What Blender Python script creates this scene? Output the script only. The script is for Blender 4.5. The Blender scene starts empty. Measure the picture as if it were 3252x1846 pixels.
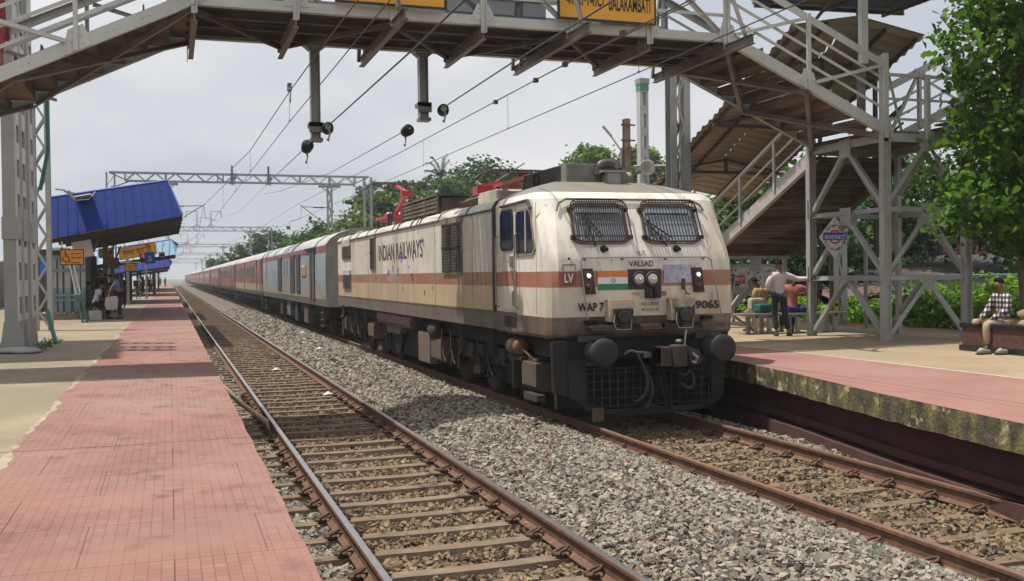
import bpy, bmesh, math, random
import numpy as np
from mathutils import Vector, Matrix, Euler
R_ = math.radians
random.seed(7); RNG = np.random.default_rng(11)
SC = bpy.context.scene
COL = SC.collection
# ---------------------------------------------------------------- camera
cd = bpy.data.cameras.new('camera'); CAM = bpy.data.objects.new('camera', cd); COL.objects.link(CAM)
cd.sensor_width = 36.0; cd.lens = 3200.0/3252*36; cd.clip_start = 0.05; cd.clip_end = 6000
_yaw, _pitch, _roll, CAMH = 0.3274, -0.0161, -0.0126, 2.2166
_F = Vector((math.sin(_yaw)*math.cos(_pitch), math.cos(_yaw)*math.cos(_pitch), math.sin(_pitch)))
_R = Vector((math.cos(_yaw), -math.sin(_yaw), 0)); _U = _R.cross(_F)
_R2 = _R*math.cos(_roll)+_U*math.sin(_roll); _U2 = -_R*math.sin(_roll)+_U*math.cos(_roll)
CAM.matrix_world = Matrix(((_R2.x,_U2.x,-_F.x,0),(_R2.y,_U2.y,-_F.y,0),(_R2.z,_U2.z,-_F.z,CAMH),(0,0,0,1)))
SC.camera = CAM
# ---------------------------------------------------------------- light
SUNV = Vector((-0.35, 0.16, 1.0)).normalized()
W = bpy.data.worlds.new('World'); SC.world = W; W.use_nodes = True
_n = W.node_tree.nodes; _l = W.node_tree.links
bg = _n['Background']; bg.inputs['Strength'].default_value = 0.1
sky = _n.new('ShaderNodeTexSky'); sky.sky_type = 'NISHITA'; sky.sun_disc = False
sky.sun_elevation = math.asin(SUNV.z); sky.sun_rotation = math.atan2(SUNV.x, SUNV.y)
sky.dust_density = 4.0; sky.air_density = 1.0
tc = _n.new('ShaderNodeTexCoord'); mp = _n.new('ShaderNodeMapping'); mp.inputs['Scale'].default_value = (1.0, 1.0, 2.6)
nz = _n.new('ShaderNodeTexNoise'); nz.inputs['Scale'].default_value = 2.1; nz.inputs['Detail'].default_value = 5; nz.inputs['Roughness'].default_value = .5
cr = _n.new('ShaderNodeValToRGB')
cr.color_ramp.elements[0].position = .40; cr.color_ramp.elements[0].color = (5.45, 5.8, 6.4, 1)
cr.color_ramp.elements[1].position = .66; cr.color_ramp.elements[1].color = (8.5, 8.4, 8.35, 1)
mx = _n.new('ShaderNodeMixRGB'); mx.inputs[0].default_value = .93
_l.new(tc.outputs['Generated'], mp.inputs[0]); _l.new(mp.outputs[0], nz.inputs['Vector']); _l.new(nz.outputs['Fac'], cr.inputs[0])
_l.new(sky.outputs[0], mx.inputs[1]); _l.new(cr.outputs[0], mx.inputs[2]); _l.new(mx.outputs[0], bg.inputs['Color'])
sl = bpy.data.lights.new('sun', 'SUN'); sl.energy = 4.7; sl.angle = R_(0.9); sl.color = (1, .955, .88)
SUN = bpy.data.objects.new('sun', sl); COL.objects.link(SUN); SUN.rotation_euler = SUNV.to_track_quat('Z', 'Y').to_euler(); SUN.location = (0, 0, 60)
SC.view_settings.view_transform = 'Standard'; SC.view_settings.look = 'None'; SC.view_settings.gamma = 1; SC.view_settings.exposure = 0.12
SC.cycles.max_bounces = 6; SC.cycles.diffuse_bounces = 3; SC.cycles.glossy_bounces = 3; SC.cycles.transmission_bounces = 4; SC.cycles.transparent_max_bounces = 6
SC.cycles.volume_bounces = 0; SC.cycles.use_denoising = True; SC.cycles.caustics_reflective = False; SC.cycles.caustics_refractive = False
SC.render.use_persistent_data = False
# ---------------------------------------------------------------- materials
MATS = {}
def M(name, col, rough=.65, var=.16, scale=3.0, metal=0.0, bump=0.0, bscale=None, col2=None, mix=(.45,.65), col3=None, mix3=(.6,.7), s3=9.0, streak=None, attr=None, spec=.5, rand=False):
    """Principled surface with noise-varied colour; col2 / col3 are patches (dirt, rust) laid over by noise; attr multiplies by a colour attribute"""
    if name in MATS: return MATS[name]
    m = bpy.data.materials.new(name); m.use_nodes = True; MATS[name] = m
    nt = m.node_tree; N = nt.nodes; L = nt.links; b = N['Principled BSDF']
    b.inputs['Roughness'].default_value = rough; b.inputs['Metallic'].default_value = metal
    b.inputs['Specular IOR Level'].default_value = spec
    t = N.new('ShaderNodeTexCoord'); co = t.outputs['Object']
    if rand: oi = N.new('ShaderNodeObjectInfo'); va = N.new('ShaderNodeVectorMath'); L.new(co, va.inputs[0]); L.new(oi.outputs['Location'], va.inputs[1]); co = va.outputs[0]
    def noise(s, det=4, st=None):
        n = N.new('ShaderNodeTexNoise'); n.inputs['Scale'].default_value = s; n.inputs['Detail'].default_value = det; n.inputs['Roughness'].default_value = .6
        if st:
            q = N.new('ShaderNodeMapping'); q.inputs['Scale'].default_value = st; L.new(co, q.inputs[0]); L.new(q.outputs[0], n.inputs['Vector'])
        else: L.new(co, n.inputs['Vector'])
        return n.outputs['Fac']
    def ramp(f, a, c, ca, cb):
        r = N.new('ShaderNodeValToRGB'); e = r.color_ramp.elements; e[0].position = a; e[1].position = c; e[0].color = (*ca, 1); e[1].color = (*cb, 1); L.new(f, r.inputs[0]); return r.outputs[0]
    c1 = [max(0, x*(1-var)) for x in col]; c2_ = [min(1, x*(1+var)) for x in col]
    out = ramp(noise(scale), .3, .7, c1, c2_)
    def over(out, colr, mixr, s, st=None):
        k = N.new('ShaderNodeMixRGB'); L.new(ramp(noise(s, 6, st), mixr[0], mixr[1], (0,0,0), (1,1,1)), k.inputs[0]); L.new(out, k.inputs[1]); k.inputs[2].default_value = (*colr, 1); return k.outputs[0]
    if col2: out = over(out, col2, mix, scale*.45, streak)
    if col3: out = over(out, col3, mix3, s3, None)
    if attr:
        a = N.new('ShaderNodeAttribute'); a.attribute_name = attr; k = N.new('ShaderNodeMixRGB'); k.blend_type = 'MULTIPLY'; k.inputs[0].default_value = 1
        L.new(out, k.inputs[1]); L.new(a.outputs['Color'], k.inputs[2]); out = k.outputs[0]
    L.new(out, b.inputs['Base Color'])
    if bump:
        bp = N.new('ShaderNodeBump'); bp.inputs['Strength'].default_value = bump; bp.inputs['Distance'].default_value = .02; L.new(noise(bscale or scale*6), bp.inputs['Height']); L.new(bp.outputs[0], b.inputs['Normal'])
    return m
def node(m): return m.node_tree.nodes, m.node_tree.links, m.node_tree.nodes['Principled BSDF']
# ---------------------------------------------------------------- mesh helpers
def wl(o):
    v = Vector((0,0,0))
    while o is not None: v += o.location; o = o.parent
    return v
class MB:
    def __init__(s): s.v = []; s.f = []; s.mi = []; s.cur = 0
    def add(s, vs, fs):
        b = len(s.v); s.v += [tuple(p) for p in vs]; s.f += [tuple(b+i for i in q) for q in fs]; s.mi += [s.cur]*len(fs)
        return s
    def mat(s, i): s.cur = i; return s
    def box(s, x0, x1, y0, y1, z0, z1):
        return s.add([(x0,y0,z0),(x1,y0,z0),(x1,y1,z0),(x0,y1,z0),(x0,y0,z1),(x1,y0,z1),(x1,y1,z1),(x0,y1,z1)],
              [(0,3,2,1),(4,5,6,7),(0,1,5,4),(1,2,6,5),(2,3,7,6),(3,0,4,7)])
    def bar(s, p, q, w, h, up=(0,0,1), off=(0,0)):
        p = Vector(p); q = Vector(q); d = (q-p).normalized(); u = Vector(up)
        a = d.cross(u)
        if a.length < 1e-4: a = d.cross(Vector((0,1,0)))
        a.normalize(); b = a.cross(d).normalized()
        p = p+a*off[0]+b*off[1]; q = q+a*off[0]+b*off[1]
        c = [a*w/2*i+b*h/2*j for i,j in ((-1,-1),(1,-1),(1,1),(-1,1))]
        return s.add([p+x for x in c]+[q+x for x in c], [(0,1,2,3),(7,6,5,4),(0,4,5,1),(1,5,6,2),(2,6,7,3),(3,7,4,0)])
    def lbar(s, p, q, w, t=.012, up=(0,0,1), sx=1, sy=1):
        s.bar(p, q, w, t, up, (0, -sy*w/2)); s.bar(p, q, t, w, up, (sx*w/2, 0)); return s
    def ibar(s, p, q, w, h, t=.014, up=(0,0,1)):
        s.bar(p, q, w, t, up, (0, h/2-t/2)); s.bar(p, q, w, t, up, (0, -h/2+t/2)); s.bar(p, q, t, h-2*t, up); return s
    def ubar(s, p, q, w, h, t=.012, up=(0,0,1), sx=1):
        s.bar(p, q, w, t, up, (0, h/2-t/2)); s.bar(p, q, w, t, up, (0, -h/2+t/2)); s.bar(p, q, t, h-2*t, up, (sx*(w/2-t/2), 0)); return s
    def tube(s, pts, r, n=6, caps=True):
        pts = [Vector(p) for p in pts]; rs = r if isinstance(r, (list, tuple)) else [r]*len(pts); b = len(s.v); vs = []; fs = []
        for i, p in enumerate(pts):
            d = (pts[min(i+1, len(pts)-1)]-pts[max(i-1, 0)]).normalized(); u = Vector((0,0,1)) if abs(d.z) < .9 else Vector((0,1,0))
            a = d.cross(u).normalized(); c = a.cross(d)
            vs += [p+(a*math.cos(2*math.pi*k/n)+c*math.sin(2*math.pi*k/n))*rs[i] for k in range(n)]
        for i in range(len(pts)-1):
            for k in range(n): fs.append((i*n+k, i*n+(k+1)%n, (i+1)*n+(k+1)%n, (i+1)*n+k))
        if caps: fs.append(tuple(range(n))[::-1]); fs.append(tuple((len(pts)-1)*n+k for k in range(n)))
        return s.add(vs, fs)
    def cyl(s, p, q, r, n=16, r2=None): return s.tube([p, q], [r, r if r2 is None else r2], n)
    def lathe(s, p, axis, prof, n=20):
        p = Vector(p); d = Vector(axis).normalized(); u = Vector((0,0,1)) if abs(d.z) < .9 else Vector((0,1,0)); a = d.cross(u).normalized(); c = a.cross(d)
        vs = []; fs = []
        for (t, r) in prof: vs += [p+d*t+(a*math.cos(2*math.pi*k/n)+c*math.sin(2*math.pi*k/n))*r for k in range(n)]
        for i in range(len(prof)-1):
            for k in range(n): fs.append((i*n+k, i*n+(k+1)%n, (i+1)*n+(k+1)%n, (i+1)*n+k))
        fs.append(tuple(range(n))[::-1]); fs.append(tuple((len(prof)-1)*n+k for k in range(n)))
        return s.add(vs, fs)
    def prism(s, poly, o, ux, uy, depth):
        """closed 2-D polygon in plane (o,ux,uy), extruded by vector depth"""
        o = Vector(o); ux = Vector(ux); uy = Vector(uy); dp = Vector(depth); n = len(poly)
        a = [o+ux*x+uy*y for x, y in poly]; 
        return s.add(a+[p+dp for p in a], [tuple(range(n))[::-1], tuple(range(n, 2*n))]+[(i, (i+1)%n, n+(i+1)%n, n+i) for i in range(n)])
    def bolt(s, p, axis, r=.018, n=6):
        d = Vector(axis).normalized(); return s.lathe(Vector(p)-d*.002, d, [(0, r), (r*.55, r*.85), (r*.9, r*.3)], n)
    def ball(s, c, rx, ry=None, rz=None, n=10, m=6):
        ry = ry or rx; rz = rz or rx; vs = []; fs = []
        for i in range(m+1):
            t = math.pi*i/m
            for k in range(n): a = 2*math.pi*k/n; vs.append((c[0]+rx*math.sin(t)*math.cos(a), c[1]+ry*math.sin(t)*math.sin(a), c[2]+rz*math.cos(t)))
        for i in range(m):
            for k in range(n): fs.append((i*n+k, (i+1)*n+k, (i+1)*n+(k+1)%n, i*n+(k+1)%n))
        return s.add(vs, fs)
    def sheet(s, xs, ys, zf):
        vs = [(x, y, zf(x, y)) for y in ys for x in xs]; nx = len(xs)
        return s.add(vs, [(j*nx+i, j*nx+i+1, (j+1)*nx+i+1, (j+1)*nx+i) for j in range(len(ys)-1) for i in range(nx-1)])
    def build(s, name, mat, parent=None, smooth=False, local=False, bevel=0):
        me = bpy.data.meshes.new(name); off = Vector((0,0,0)) if (local or parent is None) else wl(parent)
        me.from_pydata([(x-off.x, y-off.y, z-off.z) for x, y, z in s.v], [], s.f)
        ms = mat if isinstance(mat, (list, tuple)) else [mat]
        for m in ms: me.materials.append(m)
        if len(ms) > 1: me.polygons.foreach_set('material_index', s.mi)
        if smooth: me.polygons.foreach_set('use_smooth', [True]*len(me.polygons))
        me.update()
        o = bpy.data.objects.new(name, me); COL.objects.link(o)
        if parent is not None: o.parent = parent
        if bevel:
            bm = bmesh.new(); bm.from_mesh(me); bmesh.ops.bevel(bm, geom=[e for e in bm.edges if e.is_manifold and e.calc_face_angle(0) > .6], offset=bevel, segments=2, affect='EDGES', profile=.6, clamp_overlap=True); bm.to_mesh(me); bm.free()
        return o
def tag(o, label=None, cat=None, group=None, kind=None):
    if label: o['label'] = label
    if cat: o['category'] = cat
    if group: o['group'] = group
    if kind: o['kind'] = kind
    return o
def thing(name, label, cat, loc=(0,0,0), group=None, rz=0):
    o = bpy.data.objects.new(name, None); COL.objects.link(o); o.location = loc; o.rotation_euler = (0,0,rz); o.empty_display_size = .3
    return tag(o, label, cat, group)
def copy_tree(o, loc=None, label=None, parent=None, rz=None):
    c = o.copy(); COL.objects.link(c)
    if parent is not None: c.parent = parent
    if loc is not None: c.location = loc
    if rz is not None: c.rotation_euler = (0,0,rz)
    if label: c['label'] = label
    for ch in o.children: copy_tree(ch, parent=c)
    return c
def struct(o): o['kind'] = 'structure'; return o
def text(s, w, h, o, ux, uy, mat, parent, name='lettering', bold=.0, spacing=1.0, build=True, out=None):
    """lettering fitted to w x h metres in the plane (ux,uy) with its lower left at o"""
    dg = None; ux = Vector(ux); uy = Vector(uy); nrm = ux.cross(uy).normalized()
    parts = []; x = 0
    c = bpy.data.curves.new('t', 'FONT'); c.body = s; c.size = 1; c.offset = bold; c.space_character = spacing; c.resolution_u = 4
    ob = bpy.data.objects.new('t', c); COL.objects.link(ob)
    bpy.context.view_layer.update(); dg = bpy.context.evaluated_depsgraph_get()
    me = bpy.data.meshes.new_from_object(ob.evaluated_get(dg))
    vs = np.empty(len(me.vertices)*3); me.vertices.foreach_get('co', vs); vs = vs.reshape(-1, 3)
    fs = [tuple(p.vertices) for p in me.polygons]
    # islands get tiny steps so that overlapping letters never share a plane
    par = list(range(len(vs)))
    def find(a):
        while par[a] != a: par[a] = par[par[a]]; a = par[a]
        return a
    for f in fs:
        for q in f[1:]: par[find(q)] = find(f[0])
    ids = {}; lift = np.array([ids.setdefault(find(i), len(ids)) for i in range(len(vs))])
    mn = vs.min(0); mxx = vs.max(0)
    b = out or MB(); pts = []
    for i, p in enumerate(vs):
        pts.append(Vector(o)+ux*((p[0]-mn[0])/(mxx[0]-mn[0])*w)+uy*((p[1]-mn[1])/(mxx[1]-mn[1])*h)+nrm*(.0015*(lift[i] % 3)))
    b.add(pts, fs)
    bpy.data.objects.remove(ob); bpy.data.curves.remove(c); bpy.data.meshes.remove(me)
    if out is None: return b.build(name, mat, parent)
# ================================================================ setting: ground, ballast, platforms
XL, XR = 2.34, 6.68            # track centre lines
def zb(x):
    return float(np.interp(x, [.5, 1.0, 1.25, 3.35, 3.75, 4.2, 4.75, 5.2, 5.55, 5.85, 7.5, 7.75, 8.1, 8.6], [-.26, -.238, -.236, -.236, -.15, -.06, -.015, -.03, -.115, -.205, -.205, -.14, -.13, -.28]))
mG = M('earth', (.13,.12,.06), .95, .3, .4, col2=(.07,.10,.03), mix=(.4,.6))
g = MB(); g.sheet([-1500,-60,-12,.4,9,60,1500], [-200,-20,0,20,60,120,400,1500,4000], lambda x, y: -.5)
struct(g.build('ground', mG))
mBal = M('ballast_fines', (.14,.122,.098), .95, .3, 9, bump=.9, bscale=34, col2=(.14,.10,.075), mix=(.45,.7))
_n, _l, _b = node(mBal)
vo = _n.new('ShaderNodeTexVoronoi'); vo.inputs['Scale'].default_value = 17; tc_ = _n.new('ShaderNodeTexCoord'); _l.new(tc_.outputs['Object'], vo.inputs['Vector'])
src = _b.inputs['Base Color'].links[0].from_socket; hs = _n.new('ShaderNodeHueSaturation'); _l.new(src, hs.inputs['Color'])
mm = _n.new('ShaderNodeMapRange'); mm.inputs['To Min'].default_value = .45; mm.inputs['To Max'].default_value = 1.75; sp = _n.new('ShaderNodeSeparateColor'); _l.new(vo.outputs['Color'], sp.inputs[0]); _l.new(sp.outputs[0], mm.inputs['Value']); _l.new(mm.outputs[0], hs.inputs['Value']); _l.new(hs.outputs[0], _b.inputs['Base Color'])
bp_ = [k for k in _n if k.type == 'BUMP'][0]; bp_.inputs['Distance'].default_value = .05; bp_.inputs['Strength'].default_value = 1; _l.new(vo.outputs['Distance'], bp_.inputs['Height']); bp_.invert = True
g = MB(); xs = [.45,.8,1.1,1.6,2.4,3.1,3.4,3.75,4.2,4.5,4.75,5.0,5.25,5.55,5.85,6.6,7.5,7.75,8.1,8.7]
g.sheet(xs, [-3,0,5,10,15,20,30,45,60,90,130,200,320,500,800], lambda x, y: zb(x)-.012)
struct(g.build('ballast_bed', mBal, smooth=True))
# loose stones of the ballast (uncountable)
def rocks():
    iv = np.array([(x,y,z) for z in (-1,1) for y in (-1,1) for x in (-1,1)], float)*.72
    fc = np.array([(0,2,3),(0,3,1),(4,5,7),(4,7,6),(0,1,5),(0,5,4),(2,6,7),(2,7,3),(0,4,6),(0,6,2),(1,3,7),(1,7,5)])
    px = []; sz = []
    def zone(x0, x1, y0, y1, dens, s0, s1):
        n = int((x1-x0)*(y1-y0)*dens); px.append(np.c_[RNG.uniform(x0, x1, n), RNG.uniform(y0, y1, n)]); sz.append(RNG.uniform(s0, s1, n)**1)
    for x0, x1 in ((.68,1.47),(3.25,5.76)): zone(x0, x1, 4.3, 13, 900, .013, .036)
    zone(1.5, 3.2, 4.3, 13, 620, .013, .036); zone(5.8, 7.56, 6.5, 15, 480, .015, .037); zone(7.56, 8.45, 6.5, 15, 700, .015, .038)
    for x0, x1 in ((.68,1.47),(3.25,5.76)): zone(x0, x1, 13, 24, 560, .018, .042)
    zone(1.5, 3.2, 13, 24, 300, .016, .036)
    zone(3.25, 5.8, 24, 42, 170, .034, .06); zone(.7, 3.2, 24, 42, 60, .028, .05); zone(3.3, 5.8, 42, 75, 60, .05, .08)
    P = np.concatenate(px); S = np.concatenate(sz)
    # only what the lens and its near neighbours can see
    u = (P[:,0]*.9467-P[:,1]*.3217)/(P[:,0]*.3215+P[:,1]*.9468); k = np.abs(u) < .60; P = P[k]; S = S[k]
    fl = (np.abs((P[:,1]-4.05+.325)%.65-.325) < .125) & (np.abs(P[:,0]-XL) < 1.3); fr = (np.abs((P[:,1]-5.9+.325)%.65-.325) < .115) & (np.abs(P[:,0]-XR) < 1.0); k = ~((fl | fr) & (RNG.random(len(P)) < .7)); P = P[k]; S = S[k]
    n = len(P); A = RNG.normal(size=(n, 3, 3)); q, _ = np.linalg.qr(A)
    sc = RNG.uniform(.42, 1.5, (n, 1, 3)); J = RNG.uniform(.55, 1.45, (n, 8, 3))
    V = iv[None]*J*sc*S[:, None, None]; V = np.einsum('nij,nvj->nvi', q, V); V[:, :, 2] *= .8
    zz = np.interp(P[:,0], [.5, 1.0, 1.25, 3.35, 3.75, 4.2, 4.75, 5.2, 5.55, 5.85, 7.5, 7.75, 8.1, 8.6], [-.26, -.238, -.236, -.236, -.15, -.06, -.015, -.03, -.115, -.205, -.205, -.14, -.13, -.28])
    V[:, :, 0] += P[:, None, 0]; V[:, :, 1] += P[:, None, 1]; V[:, :, 2] += (zz+RNG.uniform(-.012, .024, n))[:, None]
    me = bpy.data.meshes.new('ballast_stones'); me.vertices.add(n*8); me.vertices.foreach_set('co', V.reshape(-1).astype(np.float32))
    F = (fc[None]+(np.arange(n)*8)[:, None, None]).reshape(-1)
    me.loops.add(n*36); me.loops.foreach_set('vertex_index', F.astype(np.int32)); me.polygons.add(n*12)
    me.polygons.foreach_set('loop_start', np.arange(0, n*36, 3, dtype=np.int32)); me.polygons.foreach_set('use_smooth', np.zeros(n*12, bool)); me.update(calc_edges=True)
    base = np.where(RNG.random((n,1)) < .06, np.array([[.2,.13,.095]]), np.where(RNG.random((n,1)) < .2, np.array([[.13,.12,.10]]), np.array([[.315,.285,.228]])))
    base = base*RNG.uniform(.7, 1.16, (n, 1))*(1+RNG.uniform(-.05, .05, (n, 3)))
    rusty = ((np.abs(P[:,0]-XL) < .84) | (np.abs(P[:,0]-XR) < .84))[:, None]
    base = np.where(rusty, base*np.array([[.80,.64,.50]]), base)
    ca = me.color_attributes.new('tone', 'FLOAT_COLOR', 'POINT'); cc = np.ones((n, 8, 4), np.float32); cc[:, :, :3] = base[:, None, :]; ca.data.foreach_set('color', cc.reshape(-1))
    m = M('ballast_stone', (.95,.95,.95), .92, .12, 30, attr='tone', spec=.25); me.materials.append(m)
    o = bpy.data.objects.new('ballast_stones', me); COL.objects.link(o); tag(o, 'crushed grey stone ballast heaped round the sleepers and between the tracks', 'ballast', kind='stuff')
rocks()
# ---------------------------------------------------------------- sleepers and rails
mSl = M('sleeper_concrete', (.18,.132,.09), .9, .3, 4, rand=True, bump=.5, bscale=40, col2=(.17,.105,.065), mix=(.45,.64), col3=(.045,.04,.037), mix3=(.60,.645), s3=2.3)
mRust = M('rail_rust', (.125,.062,.04), .85, .25, 14, bump=.3, col2=(.20,.10,.055), mix=(.5,.7))
mTop = M('rail_polished', (.40,.39,.40), .32, .1, 6, metal=.85, col2=(.30,.2,.15), mix=(.62,.8))
mTopD = M('rail_dull', (.25,.145,.105), .5, .15, 6, metal=.35)
mClip = M('clip_rust', (.10,.052,.035), .85, .3, 30)
def sleeper_proto(xc):
    b = MB(); H = 1.375; prof = [(-1.375,-.37),(-1.375,-.195),(-1.2,-.182),(-.55,-.182),(-.3,-.188),(.3,-.188),(.55,-.182),(1.2,-.182),(1.375,-.195),(1.375,-.37)]
    top = prof[1:-1]; vs = []
    for x, z in top: vs += [(x,-.08,z),(x,.08,z),(x,.12,-.4),(x,-.12,-.4)]
    n = len(top); fs = []
    for i in range(n-1):
        a = i*4; c = a+4
        for k in range(4): fs.append((a+k, a+(k+1)%4, c+(k+1)%4, c+k))
    fs += [(3,2,1,0), tuple((n-1)*4+k for k in range(4))]
    b.add(vs, fs); o = b.build('sleeper', mSl)
    return o
def clip_mesh():
    b = MB(); pts = []
    for i in range(15):
        a = -2.2+4.6*i/14; pts.append((.045*math.cos(a)*.9+.01, .052*math.sin(a), .018+.02*math.cos(a*1.0+.6)+.012))
    b.tube([(-.05,-.02,.012),(-.02,-.05,.012)]+pts+[(-.045,.03,.0)], .0105, 6)
    b.box(-.03,.03,-.045,.03,-.01,.012)
    return b
clipM = None
slp = sleeper_proto(0); tag(slp, 'grey brown concrete sleeper under the rails of the empty near track', 'sleeper', 'sleepers of the empty near track')
cl = clip_mesh().build('rail_clip', mClip, slp, smooth=True); clips = [cl]
for x, r in ((-.87-.105, 0),(-.87+.105, math.pi),(.87-.105, 0),(.87+.105, math.pi)):
    c = cl if x < -.95 else cl.copy()
    if c is not cl: COL.objects.link(c); c.parent = slp
    c.location = (x, 0, -.165); c.rotation_euler = (0, 0, r); c.scale = (1.35, 1.35, 1.45)
def place_row(xc, ys, lab, grp, clip_to):
    for i, y in enumerate(ys):
        c = slp.copy(); COL.objects.link(c); c.location = (xc+random.uniform(-.01,.01), y+random.uniform(-.02,.02), random.uniform(-.008,.006)); c.rotation_euler = (0,0,random.uniform(-.012,.012))
        c['label'] = lab; c['group'] = grp; c['category'] = 'sleeper'
        if y < clip_to:
            for ch in slp.children:
                k = ch.copy(); COL.objects.link(k); k.parent = c
place_row(XL, [4.05+.65*i for i in range(110)], 'grey brown concrete sleeper under the rails of the empty near track', 'sleepers of the empty near track', 21)
place_row(XR, [5.9+.65*i for i in range(17)], 'concrete sleeper under the rails in front of the locomotive', 'sleepers of the train track', 17)
for ch in list(slp.children): bpy.data.objects.remove(ch)
bpy.data.objects.remove(slp)
b = MB()
for y in np.arange(76, 330, .65): b.box(XL-1.37, XL+1.37, y-.08, y+.08, -.3, -.19)
for y in np.arange(17.2, 120, .65): b.box(XR-1.37, XR+1.37, y-.08, y+.08, -.3, -.185)
tag(b.build('far_sleepers', mSl), 'distant sleepers closing up towards the vanishing point and under the train', 'sleepers', kind='stuff')
def rail(x, y0, y1, label, top):
    prof = [(-.068,-.172),(.068,-.172),(.068,-.163),(.012,-.138),(.0085,-.045),(.0335,-.032),(.0335,-.006),(.028,0),(-.028,0),(-.0335,-.006),(-.0335,-.032),(-.0085,-.045),(-.012,-.138),(-.068,-.163)]
    ys = [y0, 6, 12, 20, 40, 80, 160, y1] if y1 > 200 else [y0, y1]; n = len(prof); vs = []; fs = []; mi = []
    for y in ys: vs += [(x+a, y, z) for a, z in prof]
    for j in range(len(ys)-1):
        for k in range(n): fs.append((j*n+k, (j+1)*n+k, (j+1)*n+(k+1)%n, j*n+(k+1)%n)); mi.append(1 if k == 7 else 0)
    fs += [tuple(range(n)), tuple((len(ys)-1)*n+k for k in range(n))[::-1]]; mi += [0, 0]
    b = MB(); b.v = vs; b.f = fs; b.mi = mi; o = b.build('rail', [mRust, top]); tag(o, label, 'rail', 'running rails')
rail(XL-.87, -4, 700, 'bright topped steel rail beside the pink platform edge', mTop)
rail(XL+.87, -4, 700, 'bright topped rail of the empty track next to the heaped ballast', mTop)
rail(XR-.87, -4, 700, 'rusty rail between the heaped ballast and the locomotive wheels', mTopD)
rail(XR+.87, -4, 700, 'rusty rail nearest the mossy platform wall', mTopD)
# ---------------------------------------------------------------- left platform
PZ = .78
mConc = M('platform_concrete', (.26,.205,.135), .92, .2, 1.1, bump=.25, bscale=60, col2=(.205,.17,.118), mix=(.42,.66), col3=(.145,.122,.085), mix3=(.66,.78), s3=2.2)
mTile = M('pink_tile', (.272,.138,.114), .85, .18, .9, bump=.0, spec=.2, col2=(.30,.19,.155), mix=(.4,.62), col3=(.175,.092,.075), mix3=(.55,.74), s3=3.1)
_n, _l, _b = node(mTile)
tc_ = _n.new('ShaderNodeTexCoord'); br = _n.new('ShaderNodeTexBrick'); br.offset = 0; br.squash = 1
br.inputs['Scale'].default_value = 1; br.inputs['Brick Width'].default_value = .062; br.inputs['Row Height'].default_value = .075; br.inputs['Mortar Size'].default_value = .0032; br.inputs['Mortar Smooth'].default_value = .4
br.inputs['Color1'].default_value = (1,1,1,1); br.inputs['Color2'].default_value = (.84,.83,.83,1); br.inputs['Mortar'].default_value = (.62,.6,.56,1)
_l.new(tc_.outputs['Object'], br.inputs['Vector'])
br2 = _n.new('ShaderNodeTexBrick'); br2.offset = .5; br2.inputs['Scale'].default_value = 1; br2.inputs['Brick Width'].default_value = .93; br2.inputs['Row Height'].default_value = .9; br2.inputs['Mortar Size'].default_value = .004
br2.inputs['Color1'].default_value = (1,1,1,1); br2.inputs['Color2'].default_value = (.94,.925,.93,1); br2.inputs['Mortar'].default_value = (.45,.44,.42,1); _l.new(tc_.outputs['Object'], br2.inputs['Vector'])
wear = _n.new('ShaderNodeTexNoise'); wear.inputs['Scale'].default_value = 1.3; wear.inputs['Detail'].default_value = 5; _l.new(tc_.outputs['Object'], wear.inputs['Vector'])
wr = _n.new('ShaderNodeValToRGB'); wr.color_ramp.elements[0].position = .38; wr.color_ramp.elements[1].position = .6; wr.color_ramp.elements[0].color = (.25,.25,.25,1); _l.new(wear.outputs['Fac'], wr.inputs[0])
mixw = _n.new('ShaderNodeMixRGB'); _l.new(wr.outputs[0], mixw.inputs[0]); mixw.inputs[1].default_value = (1,1,1,1); _l.new(br.outputs[0], mixw.inputs[2])
mul = _n.new('ShaderNodeMixRGB'); mul.blend_type = 'MULTIPLY'; mul.inputs[0].default_value = 1; _l.new(mixw.outputs[0], mul.inputs[1])
mul2 = _n.new('ShaderNodeMixRGB'); mul2.blend_type = 'MULTIPLY'; mul2.inputs[0].default_value = .8; _l.new(mul.outputs[0], mul2.inputs[1]); _l.new(br2.outputs[0], mul2.inputs[2])
src = _b.inputs['Base Color'].links[0].from_socket; _l.new(src, mul.inputs[2]); _l.new(mul2.outputs[0], _b.inputs['Base Color'])
bpt = _n.new('ShaderNodeBump'); bpt.inputs['Strength'].default_value = .5; bpt.inputs['Distance'].default_value = .004; _l.new(br.outputs['Fac'], bpt.inputs['Height']); bpt.invert = True; _l.new(bpt.outputs[0], _b.inputs['Normal'])
g = MB(); g.box(-14, .6, -5, 420, -.5, PZ); struct(g.build('platform', mConc))
g = MB(); ys = np.concatenate([np.arange(-4, 30, .17), np.arange(30, 421, 6)]); vs = []; fs = []
for i, y in enumerate(ys):
    j = (random.uniform(-.035,.035)+.03*math.sin(y*1.7)) if y < 30 else 0
    vs += [(-1.25+j, y, PZ+.004), (.66+.006*math.sin(y*5), y, PZ+.004)]
    if i: fs.append((2*i-2, 2*i-1, 2*i+1, 2*i))
g.add(vs, fs); struct(g.build('platform_paving', mTile))
mMort = M('mortar', (.34,.27,.185), .95, .2, 8, bump=.4)
g = MB(); vs = []; fs = []
for i, y in enumerate(ys[:210]):
    w = random.uniform(.005,.045); j = random.uniform(-.025,.025); vs += [(-1.27-w+j, y, PZ+.002), (-1.2, y, PZ+.002)]
    if i: fs.append((2*i-2, 2*i-1, 2*i+1, 2*i))
g.add(vs, fs); struct(g.build('paving_joint', mMort))
mCrk = M('joint_dark', (.09,.07,.05), .95, .2, 6)
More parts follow.
